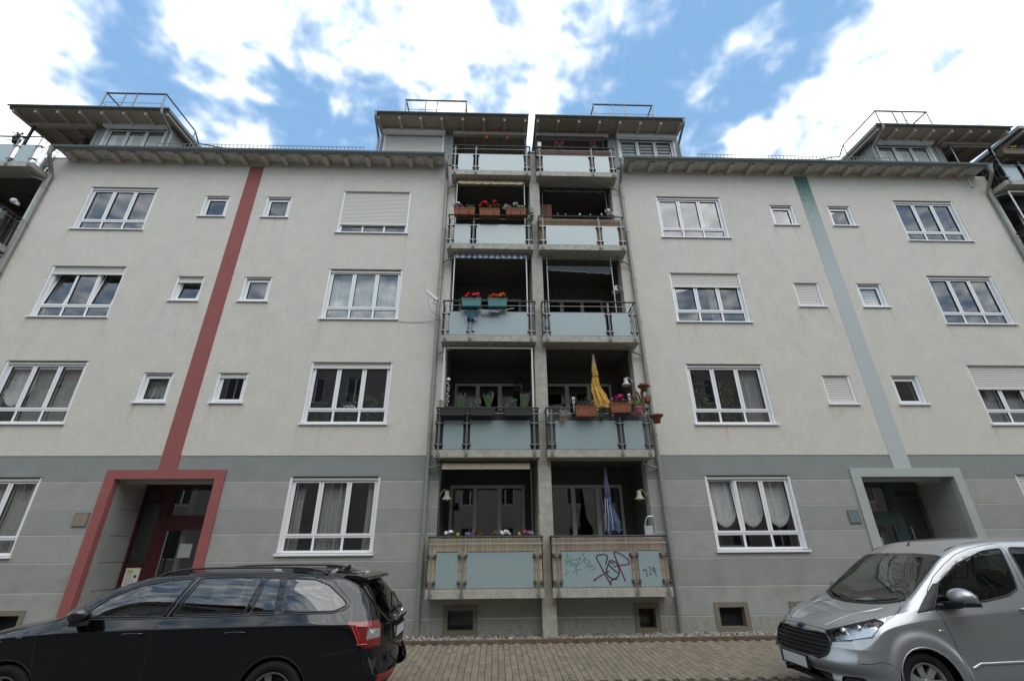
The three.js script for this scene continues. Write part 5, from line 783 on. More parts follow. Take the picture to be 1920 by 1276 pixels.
{ const T = thing('bird_house', 'small wooden bird house beside the wagon wheel planter', 'bird house', null, [3.3, 4.62, 0.1]); const w = std([0.36, 0.24, 0.12], 0.8, { map: woodMap }); mesh('house_body', bx(-0.08, 0.08, 0.1, 0.26, -0.07, 0.07), w, T); mesh('gable_roof', [bx(-0.12, 0.005, -0.01, 0.01, -0.1, 0.1).rotateZ(0.6).translate(-0.005, 0.31, 0), bx(-0.005, 0.12, -0.01, 0.01, -0.1, 0.1).rotateZ(-0.6).translate(0.005, 0.31, 0)], w, T); mesh('entry_hole', rod([0, 0.19, 0.07], [0, 0.19, 0.073], 0.022, 12), M.black, T); mesh('perch_post', rod([0, -1.0, 0], [0, 0.1, 0], 0.015, 8), w, T); }
{ const T = thing('woven_pouch', 'grey and tan woven pouch hanging on the second-floor right railing', 'pouch', null, [1.51, 4.24, 0.58]); const n = 14, q = []; mesh('bag', [sphere(0, 0.1, 0, 0.1, 0.9, 1.05, 0.6, 14, 10), bx(-0.075, 0.075, 0.16, 0.22, -0.04, 0.04)], std([0.24, 0.23, 0.22], 0.95, { map: stoneMap }), T); mesh('fringe', Array.from({ length: 12 }, (_, i) => rod([-0.08 + i * 0.0145, 0.03, 0.03], [-0.085 + i * 0.0155, -0.03, 0.03], 0.006, 4)), std([0.3, 0.2, 0.1], 0.95), T); mesh('strap', tube([[-0.06, 0.22, 0], [0, 0.3, -0.02], [0.06, 0.22, 0]], 0.006, 12, 5), std([0.3, 0.24, 0.15], 0.95), T); }
{ const T = thing('parasol_clamp', 'black ringed clamp on the railing below the yellow parasol', 'clamp', null, [2.4, 4.28, 0.58]); mesh('clamp_body', [bx(-0.05, 0.05, 0.02, 0.12, -0.04, 0.03), rod([0, -0.06, 0], [0, 0.2, 0], 0.02, 10)], M.black, T); mesh('ring', [new THREE.TorusGeometry(0.055, 0.008, 6, 20).translate(0.06, 0.2, 0.02), new THREE.TorusGeometry(0.045, 0.008, 6, 20).translate(-0.06, 0.12, 0.03)], M.darkSteel, T); }
{ const T = thing('step_ladder', 'folded aluminium step ladder leaning in the ground-floor right balcony', 'ladder', null, [3.22, yS[0], 0.25]); mesh('frame', [tube([[-0.12, 0, 0.05], [-0.02, 1.15, 0], [0.04, 1.32, 0], [0.18, 1.34, 0], [0.2, 1.2, 0], [0.12, 0, 0.05]], 0.013, 60, 8, false, 0.1)], M.chrome, T); mesh('tread', [bx(-0.05, 0.14, 0.9, 0.925, -0.05, 0.08), bx(-0.07, 0.13, 0.6, 0.625, -0.05, 0.08), bx(-0.04, 0.15, 0.86, 1.15, -0.012, -0.006)], std([0.45, 0.45, 0.44], 0.5), T); mesh('rear_leg', [rod([0.02, 1.2, 0], [-0.02, 0, -0.25], 0.01, 8), rod([0.17, 1.2, 0], [0.14, 0, -0.25], 0.01, 8)], M.chrome, T); }
{ const T = thing('drying_rack', 'white wire drying rack with a blue towel below the teal boxes', 'drying rack', null, [-0.3, 7.0, 0.56]); mesh('wire', [0, 0.03, 0.06].map((z) => rod([-0.62, 0.02, z], [0.55, 0.02 + z * 0.3, z], 0.005, 6)), M.whitePlastic, T); mesh('end_bar', [rod([0.2, 0.01, 0.03], [0.72, 0.09, 0.05], 0.008, 6), rod([-0.62, 0.02, 0], [-0.62, 0.02, 0.06], 0.006, 6), rod([-0.35, -0.12, 0.05], [-0.2, -0.26, 0.06], 0.008, 6)], M.whitePlastic, T); mesh('towel', drape(-0.46, -0.2, 0.03, (t) => -0.14 - 0.1 * Math.sin(t * 3), 0.075, 2, 0.02, 2), std([0.05, 0.12, 0.16], 0.95, { side: THREE.DoubleSide }), T); mesh('towel', drape(-0.1, 0.35, 0.04, (t) => -0.02 - 0.02 * t, 0.07, 3, 0.012, 1), std([0.35, 0.4, 0.44], 0.95, { side: THREE.DoubleSide }), T); }
{ const T = thing('antenna', 'small white flat antenna on a bracket outside the third-floor left railing', 'antenna', null, [-1.42, 7.28, 0.45]); mesh('panel', [bx(-0.2, 0.2, -0.03, 0.03, -0.05, 0.05).rotateZ(-0.72).translate(-0.26, 0.24, 0)], M.whitePlastic, T); mesh('bracket', [rod([0.02, 0.04, 0], [-0.2, 0.14, 0], 0.013, 8), rod([0.02, -0.02, 0], [-0.24, 0.02, 0], 0.01, 8), rod([-0.2, 0.14, 0], [-0.22, 0.0, 0], 0.009, 8)], M.steel, T); mesh('cable', tube([[-0.34, 0.22, 0], [-0.36, 0.05, -0.02], [-0.26, -0.16, -0.1], [-0.1, -0.24, -0.3], [-0.3, -0.27, -0.41], [-0.7, -0.31, -0.425], [-1.14, -0.29, -0.43]], 0.006, 60, 5), std([0.3, 0.3, 0.28], 0.7), T); }
{ const T = thing('wooden_cupboard', 'brown wooden cupboard in the corner of the fourth-floor right balcony', 'cupboard', null, [1.42, yS[3], -0.35]); const w = std([0.25, 0.13, 0.06], 0.7, { map: woodMap }); mesh('carcass', bx(-0.17, 0.2, 0, 1.98, -0.2, 0.18), w, T); mesh('cupboard_door', bx(-0.16, 0.01, 0.03, 1.95, 0.18, 0.2), w, T); mesh('cupboard_door', bx(0.02, 0.19, 0.03, 1.95, 0.18, 0.2), std([0.3, 0.12, 0.07], 0.7, { map: woodMap }), T); mesh('handle', [rod([0, 1.0, 0.21], [0, 1.12, 0.21], 0.008, 6)], M.steel, T); }
{ const T = thing('string_lights', 'string of small white lights along the fourth-floor right handrail', 'string lights', null, [2.3, 10.1, 0.56]); mesh('cable', tube(Array.from({ length: 20 }, (_, i) => [-1.0 + i * 0.11, 0.005 + 0.02 * Math.sin(i * 2.1), 0.02 * Math.sin(i)]), 0.005, 80, 4), M.black, T); for (const [x, r] of [[-0.4, 0.015], [0.0, 0.028], [0.3, 0.016], [0.62, 0.022], [0.8, 0.016], [1.0, 0.02]]) mesh('bulb', sphere(x, 0.03, 0.01, r, 1, 1.3, 1, 10, 8), M.whitePlastic, T); mesh('clip', [rod([-0.62, 0, 0], [-0.62, 0.09, 0], 0.006, 5), rod([0.62, 0, 0], [0.62, 0.1, 0], 0.008, 5)], M.steel, T); }
{ const T = thing('lantern', 'white lantern at the left end of the top-floor right rail', 'lantern', null, [1.25, 12.74, 0.5]); mesh('housing', [bx(-0.05, 0.05, 0.02, 0.18, -0.05, 0.05), bx(-0.06, 0.06, 0, 0.02, -0.06, 0.06)], M.whitePlastic, T); mesh('cap', lathe([[0.07, 0], [0.02, 0.06], [0, 0.07]], 0, 0.18, 0, 4), M.whitePlastic, T); }
{ const T = thing('bamboo_canes', 'two bamboo canes leaning against the pillar on the ground floor', 'canes', null, [0.9, yS[0], 0.4]); mesh('cane', rod([0.02, 0, 0.03], [-0.005, 1.36, 0.0], 0.009, 7), std([0.42, 0.3, 0.13], 0.7), T); mesh('cane', rod([0.045, 0, 0.04], [0.015, 1.3, 0.0], 0.008, 7), std([0.3, 0.18, 0.08], 0.7), T); }
{ const T = thing('satellite_dish', 'dark satellite dish on the right neighbour fourth-floor balcony', 'satellite dish', null, [16.3, 10.6, -0.1]); mesh('dish', lathe([[0, 0], [0.15, 0.02], [0.3, 0.08], [0.38, 0.14], [0.37, 0.145], [0.29, 0.09], [0, 0.012]], 0, 0, 0, 28).rotateX(1.2).rotateY(-0.4).translate(0, 0.65, 0), std([0.03, 0.035, 0.05], 0.5), T); mesh('mast', [rod([0, -1.4, -0.05], [0, 0.65, -0.05], 0.02, 8), rod([0, 0.5, 0], [0.0, 0.45, 0.4], 0.01, 6)], M.steel, T); }
awning('bare white awning frame on the right neighbour fourth-floor balcony', 15.72, 17.5, yS[3], 11.5, 0.34, M.whitePlastic, { ceil: 11.63, pr: 0.02 });

// ---------- parked cars: lofted bodies (local x from front bumper to tail, y up, z across) ----------
function pchip(xs, ys) { // monotone cubic
  const n = xs.length, h = [], d = [], m = new Array(n).fill(0);
  for (let i = 0; i < n - 1; i++) { h[i] = xs[i + 1] - xs[i]; d[i] = (ys[i + 1] - ys[i]) / h[i]; }
  m[0] = d[0]; m[n - 1] = d[n - 2];
  for (let i = 1; i < n - 1; i++) m[i] = d[i - 1] * d[i] <= 0 ? 0 : 3 * (h[i - 1] + h[i]) / ((2 * h[i] + h[i - 1]) / d[i - 1] + (h[i] + 2 * h[i - 1]) / d[i]);
  return (x) => { let i = 0; while (i < n - 2 && x > xs[i + 1]) i++; const t = clamp((x - xs[i]) / h[i], 0, 1), a = t * t * t, b = t * t; return (2 * a - 3 * b + 1) * ys[i] + (a - 2 * b + t) * h[i] * m[i] + (-2 * a + 3 * b) * ys[i + 1] + (a - b) * h[i] * m[i + 1]; };
}
const inPoly = (P, x, y) => { let r = false; for (let i = 0, j = P.length - 1; i < P.length; j = i++) { const [a, b] = P[i], [c, d] = P[j]; if ((b > y) !== (d > y) && x < (c - a) * (y - b) / (d - b) + a) r = !r; } return r; };
const nearest = (P, x, y) => { let best = [1e9, x, y]; for (let i = 0, j = P.length - 1; i < P.length; j = i++) { const [a, b] = P[j], [c, d] = P[i], u = c - a, v = d - b, t = clamp(((x - a) * u + (y - b) * v) / (u * u + v * v)), px = a + u * t, py = b + v * t, e = Math.hypot(px - x, py - y); if (e < best[0]) best = [e, px, py]; } return best; };
const roundPoly = (P, r = 0.04, n = 4) => { const out = []; P.forEach((p, i) => { const a = P[(i + P.length - 1) % P.length], b = P[(i + 1) % P.length], la = Math.hypot(a[0] - p[0], a[1] - p[1]), lb = Math.hypot(b[0] - p[0], b[1] - p[1]), k = Math.min(p[2] ?? r, la / 2.1, lb / 2.1), s = [p[0] + (a[0] - p[0]) / la * k, p[1] + (a[1] - p[1]) / la * k], e = [p[0] + (b[0] - p[0]) / lb * k, p[1] + (b[1] - p[1]) / lb * k]; for (let t = 0; t <= n; t++) { const f = t / n; out.push([(1 - f) ** 2 * s[0] + 2 * f * (1 - f) * p[0] + f * f * e[0], (1 - f) ** 2 * s[1] + 2 * f * (1 - f) * p[1] + f * f * e[1]]); } }); return out; };
class Loft {
  constructor(net, o) {
    this.o = o; this.K = net[0].p.length; const xs = net.map((s) => s.x); this.L = xs[xs.length - 1];
    this.f = []; for (let k = 0; k < this.K; k++) this.f.push([pchip(xs, net.map((s) => s.p[k][0])), pchip(xs, net.map((s) => s.p[k][1]))]);
  }
  ring(x, M) { // M samples per span
    const P = this.f.map(([a, b]) => [a(x), b(x)]), out = [];
    const Q = [[P[0][0], P[0][1] - 0.1], ...P, [P[this.K - 2][0], -P[this.K - 2][1]]];
    for (let k = 1; k < this.K; k++) {
      const [p0, p1, p2, p3] = [Q[k - 1], Q[k], Q[k + 1], Q[k + 2]], tn = (this.o.sharp || [])[k - 1] ?? 0.5, tn2 = (this.o.sharp || [])[k] ?? 0.5, d1 = Math.hypot(p2[0] - p1[0], p2[1] - p1[1]), d0 = Math.hypot(p1[0] - p0[0], p1[1] - p0[1]), d2 = Math.hypot(p3[0] - p2[0], p3[1] - p2[1]);
      for (let s = 0; s < M; s++) {
        const t = s / M, a = t * t * t, b = t * t, o = [0, 0];
        for (let c = 0; c < 2; c++) { const m1 = tn * 2 * d1 * (p2[c] - p0[c]) / (d0 + d1) , m2 = tn2 * 2 * d1 * (p3[c] - p1[c]) / (d1 + d2); o[c] = (2 * a - 3 * b + 1) * p1[c] + (a - 2 * b + t) * m1 + (-2 * a + 3 * b) * p2[c] + (a - b) * m2; }
        out.push(o);
      }
    }
    out.push([P[this.K - 1][0], 0]); return out;
  }
  warp(x, y, z) { const b = this.o.bulge && Math.abs(z) > 0.6 ? this.o.bulge(x, y) * Math.sign(z) * clamp((Math.abs(z) - 0.6) / 0.2) : 0; return [x + this.o.warp(x, y, Math.abs(z)), y, z + b]; }
  side(x, y, s = 1, out = 0) { // point on the flank at x, y
    const r = this.ring(x, 10); for (let i = 0; i + 1 < r.length; i++) if ((r[i][0] - y) * (r[i + 1][0] - y) <= 0 && r[i][0] !== r[i + 1][0]) { const t = (y - r[i][0]) / (r[i + 1][0] - r[i][0]); return this.warp(x, y, s * (r[i][1] + (r[i + 1][1] - r[i][1]) * t + out)); } return this.warp(x, y, s * r[r.length - 1][1]);
  }
  top(x, z, out = 0) { const r = this.ring(x, 10), a = Math.abs(z); for (let i = r.length - 1; i > 0; i--) if (r[i][1] <= a && r[i - 1][1] >= a) { const t = (a - r[i][1]) / (r[i - 1][1] - r[i][1] || 1); return this.warp(x, r[i][0] + (r[i - 1][0] - r[i][0]) * t + out, z); } return this.warp(x, r[r.length - 1][0] + out, z); }
  grid(rows, M, capN, capB) {
    const R = []; const cap = (x, s) => { const r = this.ring(x, M), ys = r.map((p) => p[0]), yc = (Math.min(...ys) + Math.max(...ys)) / 2; const rowsC = []; for (let i = 0; i < capN; i++) { const t = i / capN; rowsC.push(r.map(([y, w]) => [x + s * capB * (1 - t * t), yc + (y - yc) * t, w * t, 1])); } return rowsC; };
    R.push(...cap(0, -1)); for (let i = 0; i <= rows; i++) { const x = this.L * i / rows; R.push(this.ring(x, M).map(([y, w]) => [x, y, w, 0])); } R.push(...cap(this.L, 1).reverse());
    return R;
  }
  regions(classify, snapPolys, rows = 360, M = 16, capN = 60, capB = 0.03) {
    const G = this.grid(rows, M, capN, capB), n = G[0].length, out = {};
    const half = G.map((r) => r.map(([x, y, z]) => this.warp(x, y, z)));
    for (const r of half) for (const p of r) for (const { poly, ax, h, when } of snapPolys) { if (when && !when(...p)) continue; const q = ax === 'xy' ? [p[0], p[1]] : ax === 'uy' ? [0.8 * p[0] + 0.6 * p[2], p[1]] : [p[2], p[1]], [e, a, b] = nearest(poly, q[0], q[1]); if (e < h) { if (ax === 'xy') { p[0] = a; p[1] = b; } else if (ax === 'uy') { const d = a - q[0]; p[0] += 0.8 * d; p[2] += 0.6 * d; p[1] = b; } else { p[2] = a; p[1] = b; } } }
    this.half = half;
    for (const s of [1, -1]) {
      const pos = new Float32Array(half.length * n * 3); half.forEach((r, i) => r.forEach((p, j) => { const k = (i * n + j) * 3; pos[k] = p[0]; pos[k + 1] = p[1]; pos[k + 2] = p[2] * s; }));
      const idx = [], reg = [];
      for (let i = 0; i + 1 < half.length; i++) for (let j = 0; j + 1 < n; j++) {
        const a = i * n + j, b = a + 1, c = a + n, d = c + 1;
        for (const t of s > 0 ? [[a, b, c], [b, d, c]] : [[a, c, b], [b, c, d]]) {
          const m = [0, 1, 2].map((q) => (pos[t[0] * 3 + q] + pos[t[1] * 3 + q] + pos[t[2] * 3 + q]) / 3);
          idx.push(...t); reg.push(classify(m[0], m[1], Math.abs(m[2]), j / (n - 1) * (this.K - 1), i));
        }
      }
      const g = new THREE.BufferGeometry(); g.setAttribute('position', new THREE.BufferAttribute(pos, 3)); g.setIndex(idx); g.computeVertexNormals();
      const nor = g.attributes.normal.array;
      for (let i = 0; i < half.length; i++) { const k = (i * n + n - 1) * 3; nor[k + 2] = 0; const l = Math.hypot(nor[k], nor[k + 1]) || 1; nor[k] /= l; nor[k + 1] /= l; }
      const flip = nor[((Math.floor(half.length / 2)) * n + Math.floor(n * 0.3)) * 3 + 2] * s < 0 ? -1 : 1;
      reg.forEach((r, t) => { if (!r) return; const key = r + (s > 0 ? '+' : '-'); const o = out[key] || (out[key] = { p: [], n: [] }); const order = flip > 0 ? [0, 1, 2] : [0, 2, 1]; for (const q of order) { const v = idx[t * 3 + q] * 3; o.p.push(pos[v], pos[v + 1], pos[v + 2]); o.n.push(nor[v] * flip, nor[v + 1] * flip, nor[v + 2] * flip); } });
    }
    const geo = {}; for (const k in out) { const g = new THREE.BufferGeometry(); g.setAttribute('position', new THREE.Float32BufferAttribute(out[k].p, 3)); g.setAttribute('normal', new THREE.Float32BufferAttribute(out[k].n, 3)); geo[k] = g; } return geo;
  }
}
const offset = (g, d, f) => { const q = g.clone(), p = q.attributes.position, n = q.attributes.normal; for (let i = 0; i < p.count; i++) { const k = d + (f ? f(p.getX(i), p.getY(i), p.getZ(i)) : 0); p.setXYZ(i, p.getX(i) + n.getX(i) * k, p.getY(i) + n.getY(i) * k, p.getZ(i) + n.getZ(i) * k); } return q; };
const flankTube = (B, pts, s, r, out = 0.0, closed = false, n = 80, tens = 0.0) => { const dense = []; const P = closed ? [...pts, pts[0]] : pts; for (let i = 0; i + 1 < P.length; i++) { const L = Math.hypot(P[i + 1][0] - P[i][0], P[i + 1][1] - P[i][1]), m = Math.max(1, Math.ceil(L / 0.05)); for (let t = 0; t < m; t++) dense.push(B.side(P[i][0] + (P[i + 1][0] - P[i][0]) * t / m, P[i][1] + (P[i + 1][1] - P[i][1]) * t / m, s, out)); } if (!closed) dense.push(B.side(P[P.length - 1][0], P[P.length - 1][1], s, out)); return new THREE.TubeGeometry(new THREE.CatmullRomCurve3(dense.map((p) => V(...p)), closed, 'catmullrom', 0.3), Math.max(n, dense.length * 2), r, 6, closed); };
function wheel(T, x, z, s, R, rimR, w, spokes, style, rimMat) {
  const t = mesh('wheel', [lathe([[rimR, -w / 2], [R - 0.03, -w / 2], [R - 0.006, -w / 2 + 0.02], [R, -w / 4], [R, w / 4], [R - 0.006, w / 2 - 0.02], [R - 0.03, w / 2], [rimR, w / 2 - 0.01], [rimR - 0.01, 0]], 0, 0, 0, 48).rotateX(Math.PI / 2)], std([0.015, 0.015, 0.016], 0.85), T);
  t.position.set(x, R, z); if (s < 0) t.rotation.y = Math.PI;
  const f = w / 2;
  mesh('rim', [lathe([[rimR + 0.004, f - 0.012], [rimR - 0.012, f - 0.006], [rimR - 0.022, f - 0.03], [rimR - 0.03, 0.0]], 0, 0, 0, 48).rotateX(Math.PI / 2), lathe([[0, f - 0.022], [0.05, f - 0.022], [0.06, f - 0.04], [0.06, f - 0.07]], 0, 0, 0, 24).rotateX(Math.PI / 2)], rimMat, t);
  for (let i = 0; i < spokes; i++) { const a = i / spokes * 6.283 + 0.3, sh = new THREE.Shape(style.map((p) => new THREE.Vector2(...p))); mesh('spoke', new THREE.ExtrudeGeometry(sh, { depth: 0.02, bevelEnabled: true, bevelSize: 0.005, bevelThickness: 0.006, bevelSegments: 2 }).translate(0, 0, f - 0.055).rotateZ(a), rimMat, t); }
  mesh('brake_disc', [lathe([[0, 0.0], [rimR - 0.05, 0.0], [rimR - 0.05, 0.02], [0, 0.02]], 0, 0, 0, 32).rotateX(Math.PI / 2), lathe([[0, -0.02], [rimR - 0.02, -0.02]], 0, 0, 0, 32).rotateX(Math.PI / 2)], std([0.02, 0.02, 0.02], 0.6), t);
  return t;
}
const carGlass = (c, ior = 1.55) => new THREE.MeshPhysicalMaterial({ color: C(...c), roughness: 0, transmission: 1, thickness: 0, ior });
const seatMat = std([0.02, 0.02, 0.021], 0.9);
function seat(T, x, z, hr) { const g = []; const q = (w, h, d, px, py, a) => { const s = new THREE.Shape(), r = 0.05; s.moveTo(-w / 2 + r, 0); s.lineTo(w / 2 - r, 0); s.quadraticCurveTo(w / 2, 0, w / 2, r); s.lineTo(w / 2, h - r); s.quadraticCurveTo(w / 2, h, w / 2 - r, h); s.lineTo(-w / 2 + r, h); s.quadraticCurveTo(-w / 2, h, -w / 2, h - r); s.lineTo(-w / 2, r); s.quadraticCurveTo(-w / 2, 0, -w / 2 + r, 0); return new THREE.ExtrudeGeometry(s, { depth: d, bevelEnabled: true, bevelSize: 0.02, bevelThickness: 0.02, bevelSegments: 2 }).rotateY(Math.PI / 2).rotateZ(a).translate(px, py, z); };
  const m = mesh('seat', [q(0.48, 0.6, 0.09, x, 0.42, -0.25), bx(x - 0.45, x + 0.02, 0.32, 0.46, z - 0.25, z + 0.25)], seatMat, T); mesh('headrest', q(0.25, 0.16, 0.06, x + 0.2, hr, -0.15), seatMat, m); mesh('headrest_post', [-0.06, 0.06].map((k) => rod([x + 0.17, hr - 0.14, z + k], [x + 0.2, hr + 0.02, z + k], 0.007, 6)), M.steel, m); return m; }

// ---- black estate car ----
{
  const T = thing('parked_car', 'glossy black estate car with roof rails parked at the left kerb', 'car', 'cars parked along the kerb', [-5.86, -0.1, 4.095]);
  const lowP = (a = 0.905, k = 1) => [[0.2, 0.7], [0.27, 0.865 * k], [0.5, 0.895 * k]];
  const net = [
    { x: 0, p: [[0.25, 0.6], [0.32, 0.74], [0.5, 0.8], [0.66, 0.78], [0.72, 0.72], [0.74, 0.6], [0.755, 0.45], [0.765, 0.22], [0.77, 0]] },
    { x: 0.15, p: [[0.2, 0.66], [0.28, 0.8], [0.5, 0.86], [0.7, 0.845], [0.78, 0.77], [0.81, 0.64], [0.83, 0.48], [0.845, 0.24], [0.85, 0]] },
    { x: 0.5, p: [[0.2, 0.7], [0.28, 0.86], [0.5, 0.895], [0.82, 0.885], [0.885, 0.81], [0.91, 0.68], [0.925, 0.5], [0.935, 0.25], [0.94, 0]] },
    { x: 0.9, p: [...lowP(), [0.875, 0.9], [0.945, 0.825], [0.97, 0.7], [0.985, 0.53], [1.0, 0.27], [1.0, 0]] },
    { x: 1.12, p: [...lowP(), [0.885, 0.905], [0.985, 0.84], [1.01, 0.765], [1.022, 0.67], [1.03, 0.36], [1.03, 0]] },
    { x: 1.36, p: [...lowP(), [0.895, 0.905], [1.0, 0.85], [1.07, 0.80], [1.135, 0.735], [1.165, 0.4], [1.175, 0]] },
    { x: 1.64, p: [...lowP(), [0.905, 0.905], [1.01, 0.85], [1.175, 0.775], [1.30, 0.69], [1.335, 0.38], [1.345, 0]] },
    { x: 2.06, p: [...lowP(), [0.915, 0.905], [1.018, 0.85], [1.24, 0.755], [1.405, 0.645], [1.445, 0.36], [1.455, 0]] },
    { x: 2.6, p: [...lowP(), [0.925, 0.905], [1.025, 0.85], [1.26, 0.745], [1.428, 0.625], [1.462, 0.35], [1.47, 0]] },
    { x: 3.4, p: [...lowP(), [0.935, 0.905], [1.04, 0.848], [1.27, 0.74], [1.43, 0.615], [1.463, 0.34], [1.47, 0]] },
    { x: 4.0, p: [[0.2, 0.7], [0.3, 0.86], [0.5, 0.89], [0.94, 0.893], [1.045, 0.832], [1.24, 0.725], [1.392, 0.6], [1.432, 0.33], [1.44, 0]] },
    { x: 4.25, p: [[0.24, 0.7], [0.32, 0.84], [0.5, 0.875], [0.94, 0.875], [1.035, 0.812], [1.19, 0.71], [1.325, 0.585], [1.375, 0.33], [1.39, 0]] },
    { x: 4.45, p: [[0.28, 0.69], [0.34, 0.82], [0.5, 0.86], [0.925, 0.85], [1.0, 0.79], [1.085, 0.71], [1.16, 0.6], [1.205, 0.33], [1.22, 0]] },
    { x: 4.6, p: [[0.3, 0.68], [0.36, 0.8], [0.52, 0.84], [0.9, 0.82], [0.945, 0.765], [0.975, 0.69], [1.0, 0.58], [1.015, 0.32], [1.02, 0]] },
    { x: 4.66, p: [[0.32, 0.66], [0.38, 0.77], [0.54, 0.81], [0.84, 0.785], [0.88, 0.73], [0.905, 0.65], [0.92, 0.52], [0.93, 0.3], [0.935, 0]] }];
  const B = new Loft(net, { sharp: [0.5, 0.5, 0.4, 0.08, 0.25, 0.4, 0.3, 0.5, 0.5], warp: (x, y, z) => (x < 0.8 ? (0.3 * (z / 0.8) ** 3 + (y > 0.6 ? (y - 0.6) * 0.5 : 0)) * (1 - x / 0.8) ** 2 : 0) + (x > 4.1 ? -0.13 * (z / 0.8) ** 3 * ((x - 4.1) / 0.56) ** 2 + (y < 0.62 && y > 0.25 ? 0.06 * Math.sin((y - 0.25) / 0.37 * Math.PI) * ((x - 4.1) / 0.56) ** 3 : 0) : 0) });
  const win1 = roundPoly([[1.44, 1.035], [2.30, 1.035], [2.435, 1.385], [2.18, 1.37], [1.88, 1.315], [1.62, 1.205]], 0.015), win2 = roundPoly([[2.40, 1.037], [3.145, 1.052], [3.195, 1.388], [2.9, 1.396], [2.535, 1.39]], 0.02), win2b = roundPoly([[3.215, 1.053], [3.47, 1.057], [3.40, 1.385], [3.265, 1.387]], 0.02), win3 = roundPoly([[3.54, 1.058], [4.10, 1.062], [4.225, 1.115], [4.17, 1.17], [3.97, 1.305], [3.80, 1.362], [3.47, 1.383]], 0.035);
  const side = (x, y, z) => z > 0.5 && y > 1.02;
  const arch = (cx) => Array.from({ length: 40 }, (_, i) => [cx + 0.352 * Math.cos(i / 40 * 6.283), 0.318 + 0.352 * Math.sin(i / 40 * 6.283)]);
  const a1 = arch(0.9), a2 = arch(3.58), wins = [win1, win2, win2b, win3];
  const lampLine = (x, y) => x > 4.27 + (0.965 - y) * 0.75 + 0.0;
  const cls = (x, y, z, k, i) => {
    if (y > 1.02 && k < 6.02 && z > 0.5) for (let w = 0; w < 4; w++) if (inPoly(wins[w], x, y)) return 'win' + w;
    if (k > 6.12 && x > 1.13 && x < 2.0 && y > 1.0) return 'windscreen';
    if (k > 6.05 && x > 4.22 && x < 4.585 && y > 1.0) return 'rearglass';
    if (z > 0.5 && (inPoly(a1, x, y) || inPoly(a2, x, y))) return null;
    if (x > 4.2 && y < 0.962 && y > 0.725 && z > 0.655 && lampLine(x, y)) return y > 0.8 && y < 0.885 && z > 0.665 && x > 4.487 ? 'lampw' : 'lamp';
    if (x > 4.5 && y < 0.47 && y > 0.4 && z > 0.35 && z < 0.75) return 'reflector';
    return 'body';
  };
  const R = B.regions(cls, [...wins.map((p) => ({ poly: p, ax: 'xy', h: 0.007, when: side })), { poly: a1, ax: 'xy', h: 0.008, when: (x, y, z) => z > 0.5 }, { poly: a2, ax: 'xy', h: 0.008, when: (x, y, z) => z > 0.5 }], 380, 16, 50, 0.025);
  const paintM = new THREE.MeshPhysicalMaterial({ color: C(0.003, 0.0032, 0.004), roughness: 0.04, metalness: 0, ior: 1.62 });
  const trim = std([0.02, 0.02, 0.022], 0.3), glossTrim = new THREE.MeshPhysicalMaterial({ color: C(0.01, 0.01, 0.011), roughness: 0.3, clearcoat: 1 });
  mesh('body', [R['body+'], R['body-']], paintM, T);
  const tint = carGlass([0.36, 0.43, 0.39], 2.0);
  const dark = carGlass([0.18, 0.22, 0.2], 2.0);
  for (const s of ['+', '-']) { for (let w = 0; w < 4; w++) mesh('side_window', R['win' + w + s], w > 1 ? dark : tint, T); }
  mesh('windscreen', [R['windscreen+'], R['windscreen-']], tint, T); mesh('rear_window', [R['rearglass+'], R['rearglass-']], dark, T);
  const red = new THREE.MeshPhysicalMaterial({ color: C(0.23, 0.008, 0.008), roughness: 0.2, clearcoat: 1, clearcoatRoughness: 0.02 });
  for (const s of ['+', '-']) { const l = mesh('tail_lamp', [R['lamp' + s]], red, T); if (R['lampw' + s]) mesh('reversing_light', R['lampw' + s], new THREE.MeshPhysicalMaterial({ color: C(0.6, 0.6, 0.6), roughness: 0.1, metalness: 0.6, clearcoat: 1 }), l); const ss = s === '+' ? 1 : -1; mesh('lamp_rib', [flankTube(B, [[4.345, 0.94], [4.49, 0.76]], ss, 0.009, 0.004), flankTube(B, [[4.40, 0.94], [4.50, 0.80]], ss, 0.006, 0.004), flankTube(B, [[4.46, 0.755], [4.62, 0.755]], ss, 0.007, 0.004), flankTube(B, [[4.42, 0.92], [4.62, 0.915]], ss, 0.006, 0.004)], new THREE.MeshPhysicalMaterial({ color: C(0.5, 0.02, 0.018), roughness: 0.15, clearcoat: 1 }), l); if (R['reflector' + s]) mesh('rear_reflector', offset(R['reflector' + s], 0.002), red, T); }
  for (const s of [1, -1]) {
    mesh('window_seal', wins.map((w) => flankTube(B, w, s, 0.009, 0.0, true)), trim, T);
    mesh('window_trim', [flankTube(B, [[1.3, 1.013], [2.3, 1.022], [3.5, 1.043], [4.08, 1.047], [4.2, 1.075], [4.25, 1.11]], s, 0.007, 0.002)], std([0.12, 0.12, 0.125], 0.35, { metalness: 0.6 }), T);
    mesh('pillar_trim', [flankTube(B, [[2.35, 1.03], [2.485, 1.39]], s, 0.018, -0.006)], glossTrim, T);
    mesh('panel_gap', [flankTube(B, [[1.22, 0.985], [1.1, 0.89], [1.16, 0.6], [1.2, 0.3]], s, 0.0035, -0.001), flankTube(B, [[2.36, 1.03], [2.27, 0.93], [2.27, 0.6], [2.26, 0.3]], s, 0.0035, -0.001), flankTube(B, [[3.47, 1.04], [3.38, 0.95], [3.33, 0.75], [3.22, 0.55], [3.2, 0.3]], s, 0.0035, -0.001), flankTube(B, [[1.25, 1.02], [1.62, 1.225], [1.9, 1.345], [2.2, 1.40], [2.9, 1.418], [3.7, 1.405], [4.0, 1.345], [4.27, 1.13]], s, 0.004, -0.001), flankTube(B, [[4.45, 0.72], [4.0, 0.66]], s, 0.003, -0.001)], M.black, T);
